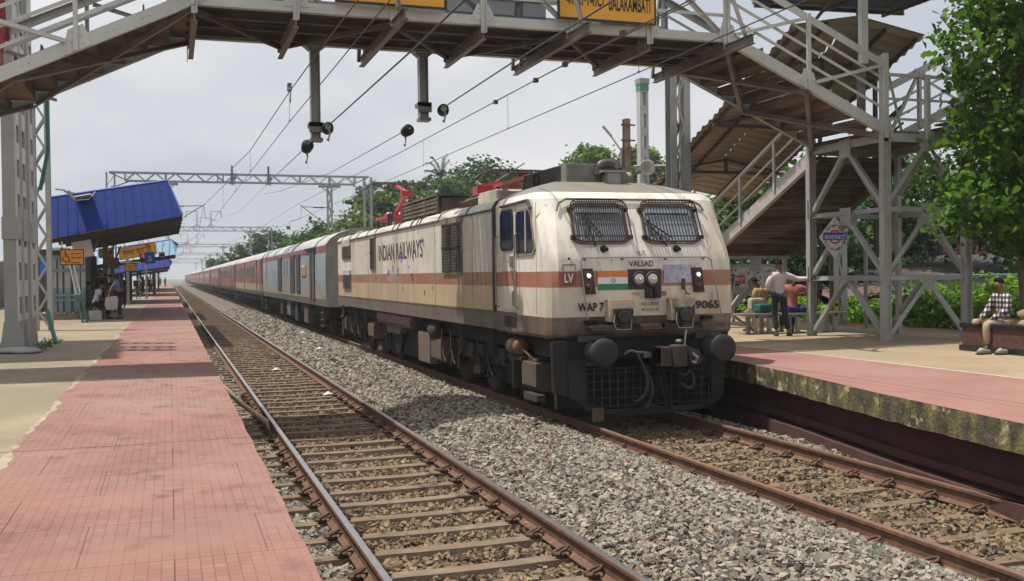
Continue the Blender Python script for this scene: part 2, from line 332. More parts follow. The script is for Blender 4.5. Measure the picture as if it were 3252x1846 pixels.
for yj in (24.9, 30.5, 9.3):
    g = MB(); n_ = 60; vs = []; fs = []
    for i in range(n_+1):
        x = -8+8.65*i/n_; y = yj+.02*math.sin(x*3.1)+random.uniform(-.008,.008); vs += [(x, y-.006, PZ+.0062), (x, y+.006, PZ+.0062)]
        if i: fs.append((2*i-2, 2*i, 2*i+1, 2*i-1))
    g.add(vs, fs); struct(g.build('paving_joint', mCrk))
mEdge = M('platform_edge_plaster', (.40,.37,.31), .95, .3, 4, bump=.5, col2=(.12,.12,.085), mix=(.4,.6))
g = MB(); g.box(.6, .655, -5, 420, -.5, PZ-.0); struct(g.build('platform_wall', mEdge))
# ---------------------------------------------------------------- right platform
RZ = .80
mTileR = M('pink_tile_smooth', (.285,.145,.122), .85, .16, .8, spec=.2, col2=(.30,.18,.15), mix=(.42,.62), col3=(.37,.19,.16), mix3=(.66,.8), s3=3, bump=.1, bscale=40)
mConcR = M('platform_concrete_tan', (.32,.24,.145), .92, .15, .8, bump=.25, bscale=50, col2=(.265,.215,.145), mix=(.45,.68), col3=(.2,.165,.115), mix3=(.68,.8), s3=1.7)
edge = [(6.2, 2),(7.0, 5),(7.33, 7.16),(7.68, 9.59),(8.15, 11.9),(8.46, 13.9),(8.5, 17),(8.5, 420)]
def ex(y): return float(np.interp(y, [p[1] for p in edge], [p[0] for p in edge]))
g = MB(); g.box(9.2, 16.2, 2, 420, -.5, RZ-.004); struct(g.build('platform', mConcR))
yy = [2,3.5,5,6,7.16,8.4,9.59,10.7,11.9,12.9,13.9,15.5,17,30,420]
g = MB(); g.add([p for y in yy for p in ((ex(y), y, RZ),(10.27, y, RZ))], [(2*i, 2*i+1, 2*i+3, 2*i+2) for i in range(len(yy)-1)]); struct(g.build('platform_paving', mTileR))
mLine = M('pale_border', (.46,.36,.29), .9, .15, 6)
g = MB(); g.add([p for y in yy for p in ((10.27, y, RZ+.002),(10.36, y, RZ+.002))], [(2*i, 2*i+1, 2*i+3, 2*i+2) for i in range(len(yy)-1)]); struct(g.build('platform_line', mLine))
g = MB(); g.box(16.2, 17.4, 2, 420, -.5, RZ+.002); struct(g.build('platform_paving', mTileR))
mMoss = M('mossy_coping', (.075,.062,.04), .95, .45, 7, bump=.9, bscale=26, col2=(.19,.17,.05), mix=(.47,.64), col3=(.44,.38,.25), mix3=(.57,.64), s3=4.5, streak=(1,1.5,.85))
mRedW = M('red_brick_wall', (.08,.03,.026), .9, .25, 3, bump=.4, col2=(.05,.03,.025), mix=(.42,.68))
def strip(z0, z1, dx0, dx1, top=True):
    g = MB(); n = len(yn); vs = []
    for y in yn:
        w = random.uniform(-.012,.012); jl = random.uniform(-.01,.01) if dx0 < .02 else 0
        vs += [(ex(y)+dx0+w*.4, y, z1),(ex(y)+dx0+w, y, z0+jl),(ex(y)+dx1, y, z0+jl),(ex(y)+dx1, y, z1)]
    fs = []
    for i in range(n-1):
        for k in range(4): fs.append((4*i+k, 4*i+(k+1)%4, 4*i+4+(k+1)%4, 4*i+4+k))
    g.add(vs, fs); return g
yn = list(np.arange(3, 18, .2))+[30, 80, 420]
struct(strip(.51, RZ-.003, -.0, .9).build('platform_coping', mMoss))
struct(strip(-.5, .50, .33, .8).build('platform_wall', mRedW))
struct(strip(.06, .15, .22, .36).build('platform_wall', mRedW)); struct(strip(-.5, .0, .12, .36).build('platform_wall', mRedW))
# ================================================================ footbridge
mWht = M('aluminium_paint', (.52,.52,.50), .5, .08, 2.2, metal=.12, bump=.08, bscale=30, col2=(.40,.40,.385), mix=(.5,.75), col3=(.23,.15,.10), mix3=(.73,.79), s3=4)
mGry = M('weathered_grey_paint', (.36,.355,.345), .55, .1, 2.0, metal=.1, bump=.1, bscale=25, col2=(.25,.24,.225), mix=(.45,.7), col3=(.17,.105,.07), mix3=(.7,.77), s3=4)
mPost = M('tower_paint', (.40,.40,.39), .55, .1, 1.6, metal=.1, col2=(.19,.20,.13), mix=(.52,.72), col3=(.18,.12,.08), mix3=(.72,.78), s3=5)
mBrn = M('deck_underside_brown', (.085,.066,.06), .85, .3, 1.6, bump=.3, col2=(.125,.095,.08), mix=(.45,.7), col3=(.04,.031,.028), mix3=(.6,.72), s3=3)
mBeam = M('beam_grey_brown', (.20,.175,.165), .6, .15, 2, metal=.1, col2=(.13,.09,.075), mix=(.45,.65))
mPlank = M('stair_plank', (.105,.072,.052), .9, .45, 1.3, bump=.4, bscale=12, col2=(.25,.185,.13), mix=(.5,.62), streak=(.6,.6,7))
mMesh = M('wire_mesh_dark', (.10,.10,.105), .7, .1, 5)
mRoofU = M('corrugated_roof_brown', (.42,.35,.275), .75, .15, 1.1, col2=(.29,.235,.185), mix=(.45,.7), col3=(.47,.41,.34), mix3=(.62,.74), s3=3)
YN, YF, ZC = 16.3, 18.7, 6.43
BX = [.43, 1.97, 3.53, 5.08, 6.62, 8.17, 9.72]
FB = thing('footbridge', 'grey steel footbridge with stairs crossing over both tracks', 'footbridge', (5.1, 17.5, 0))
def gusset(b, c, w, h, axis, bolts=((-.3,-.3),(.3,-.3),(-.3,.3),(.3,.3)), t=.016, ch=.25):
    """bolted plate in the plane facing axis ('y-' near face, 'y+' ...) centred at c"""
    x, y, z = c; k = ch
    poly = [(-w/2+w*k, -h/2),(w/2-w*k, -h/2),(w/2, -h/2+h*k),(w/2, h/2),(-w/2, h/2),(-w/2, -h/2+h*k)]
    if axis == 'y': 
        b.prism(poly, (x, y, z), (1,0,0), (0,0,1), (0,-t,0))
        for i, j in bolts: b.bolt((x+i*w, y-t, z+j*h), (0,-1,0), .019)
    else:
        b.prism(poly, (x, y, z), (0,-1,0), (0,0,1), (-t,0,0))
        for i, j in bolts: b.bolt((x-t, y+i*w, z+j*h), (-1,0,0), .019)
def girder(y, s, near):
    b = MB()      # bottom chord: angle with a deep plate, top chord, verticals, V braces, gussets
    z0 = ZC; zt = 7.93
    b.bar((BX[0]-.1, y, z0+.075), (BX[-1]+.25, y, z0+.075), .014, .15); b.bar((BX[0]-.1, y+s*.06, z0+.007), (BX[-1]+.25, y+s*.06, z0+.007), .12, .012)
    b.bar((BX[0]-.1, y, zt), (BX[-1]+.1, y, zt), .014, .16); b.bar((BX[0]-.1, y+s*.05, zt+.085), (BX[-1]+.1, y+s*.05, zt+.085), .11, .012)
    for z in (6.92, 7.24, 7.56): b.bar((BX[0], y+s*.03, z), (BX[-1], y+s*.03, z), .012, .06)
    for i, x in enumerate(BX):
        b.bar((x, y-s*.012, z0-.14), (x, y-s*.012, zt+.05), .085, .012, (1,0,0)) if False else b.box(x-.045, x+.045, y-s*.03-.006, y-s*.03+.006, z0-.14, zt+.06)
        b.box(x+.032, x+.045, min(y-s*.03, y-s*.03-s*.06), max(y-s*.03, y-s*.03-s*.06), z0-.14, zt+.06)
        if near:
            for k in range(5): b.bolt((x-.015, y-.037, z0-.08+.05*k+.12*(k > 1)), (0,-1,0), .012)
    for i in range(6):
        xa, xb_ = BX[i], BX[i+1]; xm = (xa+xb_)/2
        up = (xa+.09, z0+.16), (xb_-.12, zt-.16)
        if i % 2: up = (xb_-.09, z0+.16), (xa+.12, zt-.16)
        b.lbar((up[0][0], y+s*.02, up[0][1]), (up[1][0], y+s*.02, up[1][1]), .07, .01, (0,-s,0))
    for i in range(7):
        w = .46 if i not in (0, 6) else .3
        b.prism([(-w/2, 0),(w/2, 0),(w*.22, .27),(-w*.22, .27)], (BX[i], y-s*.008, z0+.075), (1,0,0), (0,0,1), (0,-s*.01,0))
        if near:
            for dx, dz in ((-.16,.05),(-.1,.12),(-.07,.2),(.16,.05),(.1,.12),(.07,.2)): b.bolt((BX[i]+dx, y-.02, z0+.075+dz), (0,-1,0), .016)
    return b
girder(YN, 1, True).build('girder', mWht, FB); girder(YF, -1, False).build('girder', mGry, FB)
b = MB()
for i in range(9):                         # deck: long troughs running along the bridge, uneven lower faces
    y = YN+.16+i*.262; x = BX[0]-.1
    while x < BX[-1]+.3:
        L_ = random.uniform(1.2, 3.0); x2 = min(BX[-1]+.35, x+L_); dz = random.uniform(-.012,.02)
        b.box(x, x2-.006, y-.118, y+.118, ZC+.06+dz, ZC+.11+dz); x = x2
for y in (YN+.55, YN+1.2, YN+1.85): b.ibar((BX[0]-.1, y, ZC-.0), (BX[-1]+.25, y, ZC-.0), .09, .11)
for i in range(6): b.lbar((BX[i], YN+.1+(i % 2)*2.2, ZC-.07), (BX[i+1], YF-.1-(i % 2)*2.2, ZC-.07), .075, .01)
b.build('deck', mBrn, FB)
for i, x in enumerate(BX):                 # cross beams; every second is an outrigger with an inclined strut
    b = MB(); o = i % 2 == 0 and i > 0
    y0, y1 = (15.35, 19.15) if o else (YN-.03, YF+.06)
    if i == 0: y0, y1 = YN-.03, 19.2
    z = ZC-.15
    if o:
        b.ibar((x, y0, z), (x, y1, z), .10, .17); b.lbar((x-.07, y0+.1, z+.09), (x-.07, YN-.02, 7.9), .085, .012, (1,0,0)); b.lbar((x-.05, y1-.05, z), (x-.05, YF+.02, 7.9), .07, .012, (1,0,0))
    else:
        b.ibar((x, y0, z), (x, y1, z), .09, .2)
    if i == 0: b.bar((x-.06, YF+.05, z+.1), (x-.06, YF+.5, z-.02), .012, .28)
    for k in range(4): b.bolt((x-.052, YN+.05+.06*k, z+.03), (-1,0,0), .012)
    b.build('cross_beam', mBeam, FB)
b = MB()                                   # dark wire mesh behind the rails
def meshpanel(b, o, ux, uz, w, h, st=.055, r=.0035):
    o = Vector(o); ux = Vector(ux).normalized(); uz = Vector(uz).normalized()
    n = int((w+h)/st)
    for k in range(n):
        t = k*st
        for sgn in (0, 1):
            a0 = (t, 0) if t <= w else (w, t-w); a1 = (0, t) if t <= h else (t-h, h)
            if sgn: a0 = (w-a0[0], a0[1]); a1 = (w-a1[0], a1[1])
            p = o+ux*a0[0]+uz*a0[1]; q = o+ux*a1[0]+uz*a1[1]
            if (p-q).length > .02: b.bar(p, q, r*2, r*2)
for xa, w, y, st, r in ((4.45, .62, YN+.09, .028, .005), (5.15, 1.1, YN+.09, .028, .005), (8.3, 1.2, YF-.06, .05, .004), (1.0, 1.4, YF-.06, .05, .004)):
    b = MB(); meshpanel(b, (xa, y, 6.62), (1,0,0), (0,0,1), w, 1.2, st, r); b.build('mesh_panel', mMesh, FB)
def flight(x0, z0, x1, z1, name, far_y=YF, roof=None):
    """stair flight along X between the near and far stringers"""
    d = Vector((x1-x0, 0, z1-z0)); L_ = d.length; dn = d.normalized(); up = Vector((-dn.z, 0, dn.x)) if dn.x > 0 else Vector((dn.z, 0, -dn.x))
    sg = 1 if dn.x > 0 else -1; hz = 1.4
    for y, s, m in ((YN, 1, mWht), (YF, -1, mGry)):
        b = MB(); a = Vector((x0, y, z0)); e = Vector((x1, y, z1))
        b.bar(a+Vector((0,0,.10)), e+Vector((0,0,.10)), .014, .2, up); b.bar(a+Vector((0,s*.05,.005)), e+Vector((0,s*.05,.005)), .1, .014, up)
        b.bar(a+Vector((0,s*.04,hz+.02)), e+Vector((0,s*.04,hz+.02)), .1, .014, up); b.bar(a+Vector((0,0,hz-.05)), e+Vector((0,0,hz-.05)), .014, .13, up)
        for h in (.5, .8, 1.08): b.bar(a+Vector((0,s*.02,h)), e+Vector((0,s*.02,h)), .012, .055, up)
        n = max(2, round(abs(x1-x0)/1.62))
        for i in range(n+1):
            p = a.lerp(e, i/n) if i < n else e
            if i or True: b.lbar(p+Vector((0,-s*.02,.0)), p+Vector((0,-s*.02,hz+.03)), .06, .012, (0,s,0), sx=sg)
            gz = .16
            b.prism([(-.2,-.06),(.22,-.06),(.1,.24),(-.1,.24)], p+Vector((0,-s*.012,gz-.06)), dn*sg if sg > 0 else -dn*sg*-1, up, (0,-s*.012,0)) if False else None
            q = p+Vector((0,-s*.013,.10)); ux = Vector((1,0,dn.z/dn.x)).normalized(); uz = Vector((0,0,1))
            b.prism([(-.22,-.1),(.26,-.1),(.12,.26),(-.12,.26)], q, ux, uz, (0,-s*.01,0))
            for k in ((-.15,-.03),(-.07,.06),(.0,-.05),(.0,.1),(.13,-.03),(.08,.1)): b.bolt(q+ux*k[0]+uz*k[1]+Vector((0,-s*.01,0)), (0,-s,0), .018)
            if i < n:
                p2 = a.lerp(e, (i+1)/n)
                lo, hi = (p, p2) if sg > 0 else (p, p2)
                b.lbar(lo+Vector((0,-s*.03,.2))+dn*.15, hi+Vector((0,-s*.03,hz-.12))-dn*.1, .06, .012, (0,s,0))
                for k in range(2): b.bolt(p.lerp(p2, .38+.06*k)+Vector((0,-s*.008,.1)), (0,-s,0), .016)
                for k in range(2): b.bolt(p.lerp(p2, .68+.06*k)+Vector((0,-s*.008,.1)), (0,-s,0), .016)
        b.build('stair_side', m, FB)
    b = MB(); n = int(abs(z1-z0)/.165)      # planks of the treads, seen from below, ends showing above the stringer
    for i in range(n):
        t = (i+.5)/n; c = Vector((x0, 0, z0)).lerp(Vector((x1, 0, z1)), t)
        y = YN+.05; stp = abs(x1-x0)/n; j = random.uniform(-.008,.012)
        b.box(c.x-stp/2-.02, c.x+stp/2+.02, y+random.uniform(0,.04), YF-.05, c.z+.11+j, c.z+.145+j)
        b.box(c.x-sg*stp/2-.012, c.x-sg*stp/2+.012, y+random.uniform(-.01,.03), YF-.04, c.z+.10, c.z+(.40 if i % 5 in (1, 2) else .24))
    b.build('stair_planks', mPlank, FB)
    b = MB(); nb = 2 if abs(x1-x0) > 3 else 1
    for i in range(nb):
        a = Vector((x0, 0, z0)).lerp(Vector((x1, 0, z1)), i/nb); e = Vector((x0, 0, z0)).lerp(Vector((x1, 0, z1)), (i+1)/nb)
        b.lbar((a.x, YN+.05, a.z-.03), (e.x, YF-.05, e.z-.03), .085, .012, up); b.lbar((a.x, YF-.05, a.z-.045), (e.x, YN+.05, e.z-.045), .085, .012, up)
    b.build('stair_bracing', mBeam, FB)
flight(9.78, 6.42, 13.25, 4.86, 'stair'); flight(BX[0]-.02, 6.42, -4.6, 4.0, 'stair')
# ---- landing tower on the right platform
TX = [13.25, 14.25, 15.22]
def tower_face(y, s, m):
    b = MB(); zt = 4.8
    b.bar((TX[0]-.05, y, zt), (TX[2]+.6, y, zt), .016, .16); b.bar((TX[0]-.05, y+s*.05, zt+.085), (TX[2]+.6, y+s*.05, zt+.085), .1, .014)
    for z, w in ((3.40, .09), (2.05, .09)): b.lbar((TX[0], y+.01*s, z), (TX[2], y+.01*s, z), w, .012, (0,0,1))
    for i in (0, 2):
        x = TX[i]; b.box(x-.075, x+.075, y-.008, y+.008, RZ, zt+.1); b.box(x-.085, x-.07, y-.07, y+.07, RZ, zt+.1); b.box(x+.07, x+.085, y-.07, y+.07, RZ, zt+.1)
    g1 = lambda x, z, w=.34, h=.40: gusset(b, (x, y-s*.07 if False else y-.012, z), w, h, 'y', ((-.32,-.3),(.32,-.3),(-.32,.05),(.32,.05),(-.32,.36),(.32,.36),(0,.36)))
    g1(TX[1], zt-.05); g1(TX[1]+.02, 3.32); g1(TX[1]+.03, 1.95, .3, .3); g1(TX[0], 3.5, .22, .5); g1(TX[0], 2.1, .22, .4); g1(TX[2], 2.1, .22, .42); g1(TX[2], 3.45, .22, .45); g1(TX[0], RZ+.13, .2, .26)
    dg = lambda p, q: b.lbar((p[0], y+s*.02, p[1]), (q[0], y+s*.02, q[1]), .08, .012, (0,s,0))
    dg((TX[1]-.1, zt-.2), (TX[0]+.08, 3.55)); dg((TX[1]+.1, zt-.2), (TX[2]-.08, 3.55)); dg((TX[1]-.1, 3.2), (TX[0]+.08, 2.2)); dg((TX[1]+.1, 3.2), (TX[2]-.08, 2.2)); dg((TX[1]-.08, 1.9), (TX[0]+.06, RZ+.1)); dg((TX[1]+.08, 1.9), (TX[2]-.06, RZ+.1))
    return b
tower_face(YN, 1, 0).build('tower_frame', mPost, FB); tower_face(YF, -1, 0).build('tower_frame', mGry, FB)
b = MB()                                    # side frames along Y
for x in (TX[0], TX[2]):
    b.bar((x, YN, 4.8), (x, YF, 4.8), .016, .16); ym = (YN+YF)/2
    for z in (3.40, 2.05): b.lbar((x, YN, z), (x, YF, z), .09, .012)
    gusset(b, (x-.012, ym, 4.74), .36, .42, 'x', ((-.3,.3),(.3,.3),(-.3,-.2),(.3,-.2),(0,.3))); gusset(b, (x-.012, ym, 3.32), .34, .36, 'x', ((-.3,-.1),(.3,-.1),(-.3,.3),(.3,.3)))
    for za, zb_ in ((4.6, 3.5),(3.2, 2.15),(1.95, RZ+.12)):
        b.lbar((x+.02, ym+.1, za), (x+.02, YF-.08, zb_), .08, .012, (1,0,0)); b.lbar((x+.02, ym-.1, za), (x+.02, YN+.08, zb_), .08, .012, (1,0,0))
    if x == TX[2]: b.box(x-.05, x+.05, YF-.4-.05, YF-.4+.05, RZ, 4.8)
b.build('tower_side', mGry, FB)
b = MB()                                    # landing floor planks + guard rail + corner posts
for i in range(10): b.box(TX[0]-.1, TX[2]+.7, YN+.03+i*.238, YN+.03+i*.238+.225, 4.90+random.uniform(0,.012), 4.945)
b.build('landing_floor', mPlank, FB)
b = MB()
for z, h in ((6.02,.06),(5.55,.05),(5.16,.05)): b.bar((TX[0], YN-.01, z), (TX[2]+.7, YN-.01, z), .05 if z > 6 else .012, h)
for x in TX: b.lbar((x, YN-.03, 4.78), (x, YN-.03, 6.05 if x > 13.3 else 6.42), .085, .012, (0,1,0))
b.lbar((TX[0]+.02, YN+.05, 6.4), (TX[0]+.63, YN+.3, 4.95), .06, .012, (0,1,0)); b.lbar((TX[0], YN+.08, 4.9), (TX[0], YN+.08, 6.4), .07, .012)
for y in (YN, YF): b.tube([(TX[0]-.35, y, 4.9), (TX[0]-.35, y, 8.2)], .0, 4) if False else None
b.build('landing_rail', mWht, FB)
b = MB(); b.box(13.16, 13.30, YN-.01, YN+.06, 5.9, 9.2) if False else b.ubar((12.78, YN+.02, 6.2), (12.78, YN+.02, 8.0), .15, .11, .012, (0,1,0)); b.build('roof_post', mWht, FB)
b = MB(); b.box(14.55, 14.70, YF+.0, YF+.12, 4.9, 8.0); b.build('roof_post', M('brown_post', (.22,.12,.09), .7, .2, 3, col2=(.33,.31,.29), mix=(.5,.6)), FB)
# ---- second flight on the right, leaving the landing along +Y
def flightY(x, m, yA=18.75, zA=4.75, yB=23.25, zB=2.72):
    b = MB(); a = Vector((x, yA, zA)); e = Vector((x, yB, zB)); dn = (e-a).normalized(); up = Vector((0, -dn.z, dn.y))
    b.bar(a, e, .014, .30, up); b.bar(a+up*.15+Vector((.05,0,0)), e+up*.15+Vector((.05,0,0)), .1, .014, up); b.bar(a-up*.15+Vector((.05,0,0)), e-up*.15+Vector((.05,0,0)), .1, .014, up)
    for i in range(9): b.bolt(a.lerp(e, (i+.5)/9)+up*-.05+Vector((-.007,0,0)), (-1,0,0), .016)
    for h, w in ((1.15,.08),(.78,.05),(.45,.05)): b.bar(a+Vector((0,.0,h)), e+Vector((0,0,h)), .03 if h < 1 else .09, w, up)
    for t in (.33, .66, .985): p = a.lerp(e, t); b.lbar(p, p+Vector((0,0,1.17)), .08, .012, (1,0,0))
    return b
flightY(13.36, 0).build('stair_side', M('stringer_paint', (.46,.43,.42), .55, .1, 2, metal=.1), FB); flightY(15.75, 0).build('stair_side', mBrn, FB)
b = MB()
for i in range(13):
    t = (i+.5)/13; y = 18.75+4.5*t; z = 4.75-2.03*t; b.box(13.38, 15.73, y-.2, y+.17, z-.02, z+.03); b.box(13.38, 15.73, y+.15, y+.185, z-.17, z-.02); b.box(13.39, 15.72, y-.04, y-.03, z-.035, z-.02)
b.build('stair_planks', mPlank, FB)
b = MB(); b.bar((13.3, 23.3, 2.62), (15.85, 23.3, 2.62), .03, .16); b.bar((13.3, 23.3, 2.70), (15.85, 23.3, 2.70), .12, .014); gusset(b, (14.75, 23.28, 2.40), .34, .42, 'y')
for x in (14.75, 15.7): b.box(x-.06, x+.06, 23.32, 23.4, RZ, 2.6)
b.lbar((14.75, 23.36, 1.9), (13.6, 23.36, RZ), .1, .014); b.build('stair_support', mGry, FB)
# ---- corrugated roofs over that flight (one slope, ribs across) and over the upper flight
def corr(b, o, ux, uy, w, l, pitch=.13, amp=.022, jag=.03):
    """corrugated sheet: ribs run along ux (width w), waves repeat along uy (length l)"""
    o = Vector(o); ux = Vector(ux).normalized(); uy = Vector(uy).normalized(); nr = ux.cross(uy).normalized(); n = int(l/pitch*4); vs = []; fs = []
    for i in range(n+1):
        t = i*l/n; a = amp*math.sin(2*math.pi*t/pitch); j0 = jag*math.sin(int(t/.8)*2.1); j1 = jag*math.sin(int(t/.8)*3.7)
        vs += [o+uy*t+nr*a+ux*j0, o+uy*t+nr*a+ux*(w+j1), o+uy*t+nr*(a+.004)+ux*(w+j1), o+uy*t+nr*(a+.004)+ux*j0]
        if i:
            p = 4*i-4; q = 4*i
            for k in range(4): fs.append((p+k, p+(k+1)%4, q+(k+1)%4, q+k))
    b.add(vs, fs)
sl_ = Vector((0, 1, -.43)).normalized()
RID = 14.2
b = MB(); corr(b, (12.55, 18.3, 7.42), (RID-12.55, 0, .30), sl_, 1.68, 8.0, .27, .032); corr(b, (RID, 18.3, 7.72), (16.0-RID, 0, -.30), sl_, 1.83, 8.0, .27, .032)
b.build('corrugated_roof', mRoofU, FB)
b = MB(); 
for x, dz in ((12.75, .02),(13.45, .15),(14.95, .12),(15.8, -.02)): b.bar(Vector((x, 18.35, 7.36+dz)), Vector((x, 18.35, 7.36+dz))+sl_*7.8, .05, .09)
for k in (1.4, 3.7, 6.0):
    p = Vector((0, 18.3, 7.3))+sl_*k; b.bar((12.6, p.y, p.z-.05), (15.9, p.y, p.z-.05), .06, .08); b.bar((14.2, p.y, p.z-.05), (14.2, p.y, p.z+.35), .08, .06); b.bar((12.7, p.y, p.z), (14.2, p.y, p.z+.3), .05, .06); b.bar((14.2, p.y, p.z+.3), (15.8, p.y, p.z), .05, .06)
    b.box(15.62, 15.70, p.y-.04, p.y+.04, 2.5, p.z)
b.build('roof_frame', mBrn, FB)
mBlueU = M('blue_roof_sheet', (.03,.055,.13), .6, .2, 2, col2=(.06,.05,.045), mix=(.45,.6))
b = MB(); corr(b, (12.0, 15.7, 8.02), (1, 0, 0.03), (0, 1, 0), 4.0, 3.35, .2, .02); b.build('landing_roof', mBlueU, FB)
b = MB()
for y in (15.9, 17.4, 18.9): b.bar((12.0, y, 7.93), (15.9, y, 8.03), .06, .08)
for x in (12.3, 13.8, 15.4): b.bar((x, 15.8, 7.96), (x, 19.0, 7.96), .05, .06)
b.bar((12.4, 16.0, 7.9), (13.2, 18.6, 7.5), .05, .05); b.build('roof_frame', mBrn, FB)
# ---- third flight rising to the right behind the tree
for y in (YN+.3, YF-.3):
    b = MB()
    for h, w in ((1.25,.16),(.85,.05),(.5,.05),(.05,.2)): b.bar((15.0, y, 4.95+h), (18.2, y, 6.45+h), .03, w)
    for x in (15.9, 17.0): z = 4.95+(x-15)*.47; b.lbar((x, y, z), (x, y, z+1.3), .07, .012)
    b.lbar((15.1, y, 5.2), (15.9, y, 6.6), .06, .012, (0,1,0)); b.lbar((15.9, y, 6.5), (17.0, y, 6.0), .06, .012, (0,1,0)); gusset(b, (15.9, y-.02, 6.55), .3, .25, 'y')
    b.build('stair_side', mWht, FB)
b = MB()
for i in range(10): b.box(15.6+i*.33, 15.95+i*.33, YN+.35, YF-.35, 5.1+i*.155, 5.14+i*.155)
b.build('stair_planks', mPlank, FB)
b = MB(); corr(b, (-9.5, 21.0, 10.6), (1, 0, 0), Vector((0, 1, -.12)), 5.2, 6.3, .2, .02); b.build('corrugated_roof', mRoofU, FB)  # unseen roof added above view to cast shade on the left platform
b = MB()
for y in (22.2, 26.6): b.box(-7.2, -7.05, y-.07, y+.07, PZ, 10.35)
b.build('roof_post', mGry, FB)  # unseen posts carrying the added shade roof
# ---- concrete footings
# ---- yellow name boards hung on the near girder
mYel = M('sign_yellow', (.78,.37,.025), .5, .06, 2); mBlk = M('sign_black', (.018,.014,.012), .5, .1, 5)
def board(name, label, x0, x1, z0, z1, y, texts, tilt=0):
    t = thing(name, label, 'sign', ((x0+x1)/2, y, (z0+z1)/2)); b = MB(); b.box(x0, x1, y-.02, y+.02, z0, z1); b.build('panel', mYel, t)
    b = MB()
    for a in ((x0-.03, x1+.03, z0-.03, z0),(x0-.03, x1+.03, z1, z1+.03),(x0-.03, x0, z0, z1),(x1, x1+.03, z0, z1)): b.box(a[0], a[1], y-.03, y+.02, a[2], a[3])
    b.build('frame', mBlk, t)
    for s, x, z, w, h, bo in texts: text(s, w, h, (x, y-.024, z), (1,0,0), (0,0,1), mBlk, t, bold=bo)
    return t
board('station_name_board', 'yellow station name board with Bengali script on the footbridge rail', 2.60, 4.36, 6.62, 7.40, YN-.16, [('বলরামবাটি', 2.66, 6.93, .78, .42, .012), ('BALARAMBATI', 3.48, 6.80, .82, .34, .02)])
board('station_name_board', 'yellow station name board with Hindi script on the footbridge rail', 6.40, 8.20, 6.62, 7.36, YN-.16, [('बलरामबाटी', 6.50, 6.83, .74, .42, .012), ('BALARAMBATI', 7.32, 6.79, .80, .26, .02)])
# ================================================================ locomotive
LX = 6.66
def bodypaint(name, bands, dust=True):
    """paint in horizontal bands by height with dust and streaks; bands = [(z_top, colour), ...]"""
    m = M(name, (.5,.5,.5), .48, .1, 2); N, L, b = node(m)
    t = N.new('ShaderNodeTexCoord'); sx = N.new('ShaderNodeSeparateXYZ'); L.new(t.outputs['Object'], sx.inputs[0]); out = None
    for z, c in bands:
        if out is None: k = N.new('ShaderNodeRGB'); k.outputs[0].default_value = (*c, 1); out = k.outputs[0]; zp = z; continue
        g = N.new('ShaderNodeMath'); g.operation = 'GREATER_THAN'; L.new(sx.outputs['Z'], g.inputs[0]); g.inputs[1].default_value = zp
        k = N.new('ShaderNodeMixRGB'); L.new(g.outputs[0], k.inputs[0]); L.new(out, k.inputs[1]); k.inputs[2].default_value = (*c, 1); out = k.outputs[0]; zp = z
    if dust:
        def nz(scale, st, a, c):
            n = N.new('ShaderNodeTexNoise'); n.inputs['Scale'].default_value = scale; n.inputs['Detail'].default_value = 6; n.inputs['Roughness'].default_value = .62; mp = N.new('ShaderNodeMapping'); mp.inputs['Scale'].default_value = st
            L.new(t.outputs['Object'], mp.inputs[0]); L.new(mp.outputs[0], n.inputs['Vector']); r = N.new('ShaderNodeValToRGB'); r.color_ramp.elements[0].position = a; r.color_ramp.elements[1].position = c; L.new(n.outputs['Fac'], r.inputs[0]); return r.outputs[0]
        def lay(out, fac, c, amt):
            q = N.new('ShaderNodeMath'); q.operation = 'MULTIPLY'; L.new(fac, q.inputs[0]); q.inputs[1].default_value = amt
            k = N.new('ShaderNodeMixRGB'); L.new(q.outputs[0], k.inputs[0]); L.new(out, k.inputs[1]); k.inputs[2].default_value = (*c, 1); return k.outputs[0]
        out = lay(out, nz(1.4, (1,1,.18), .46, .74), (.30,.21,.13), .72)       # rain streaks of rust dust
        out = lay(out, nz(.8, (1,1,1), .45, .75), (.36,.31,.24), .6)         # broad grime
        out = lay(out, nz(9, (1,1,.35), .62, .72), (.16,.11,.08), .6)         # spatter
    L.new(out, b.inputs['Base Color']); return m
CREAM = (.66,.62,.54); TAN = (.52,.375,.235); STR = (.31,.125,.07); SKT = (.115,.093,.075)
mSide = bodypaint('loco_side_paint', [(1.585, SKT),(2.03, TAN),(2.265, STR),(9, CREAM)])
mCab = bodypaint('loco_cab_paint', [(1.585, (.045,.039,.034)),(2.015, (.66,.59,.48)),(2.25, (.36,.13,.075)),(3.45, (.76,.72,.64)),(9, (.20,.195,.185))])
mRoofL = M('loco_roof_grime', (.34,.33,.31), .7, .2, 1.2, col2=(.18,.165,.15), mix=(.45,.65), col3=(.07,.06,.055), mix3=(.62,.72), s3=3)
mCove = M('loco_cove_paint', (.55,.53,.48), .55, .12, 1.5, col2=(.33,.28,.22), mix=(.5,.72), streak=(3,.3,1))
mDark = M('underframe_black', (.011,.010,.009), .75, .35, 3, bump=.3, spec=.25, col2=(.028,.021,.016), mix=(.5,.68))
mDust = M('dusty_brown_metal', (.10,.067,.045), .8, .25, 4, col2=(.09,.065,.048), mix=(.48,.68), bump=.15)
mDust2 = M('dusty_dark_metal', (.036,.028,.022), .8, .3, 4, col2=(.035,.03,.026), mix=(.45,.65), bump=.2)
mGlass = M('dark_glass', (.012,.015,.02), .09, .1, 2, spec=.3); mGlassW = M('windscreen_glass', (.26,.30,.345), .1, .25, 2.5, spec=.9)  # sky reflection mixed into the windscreen's base colour
mSteel = M('bare_steel', (.30,.29,.28), .4, .12, 4, metal=.7); mRub = M('rubber_black', (.014,.014,.014), .7, .2, 5)
mRed = M('pantograph_red', (.36,.028,.036), .45, .12, 4); mIns = M('insulator_brown', (.045,.022,.018), .25, .1, 5)
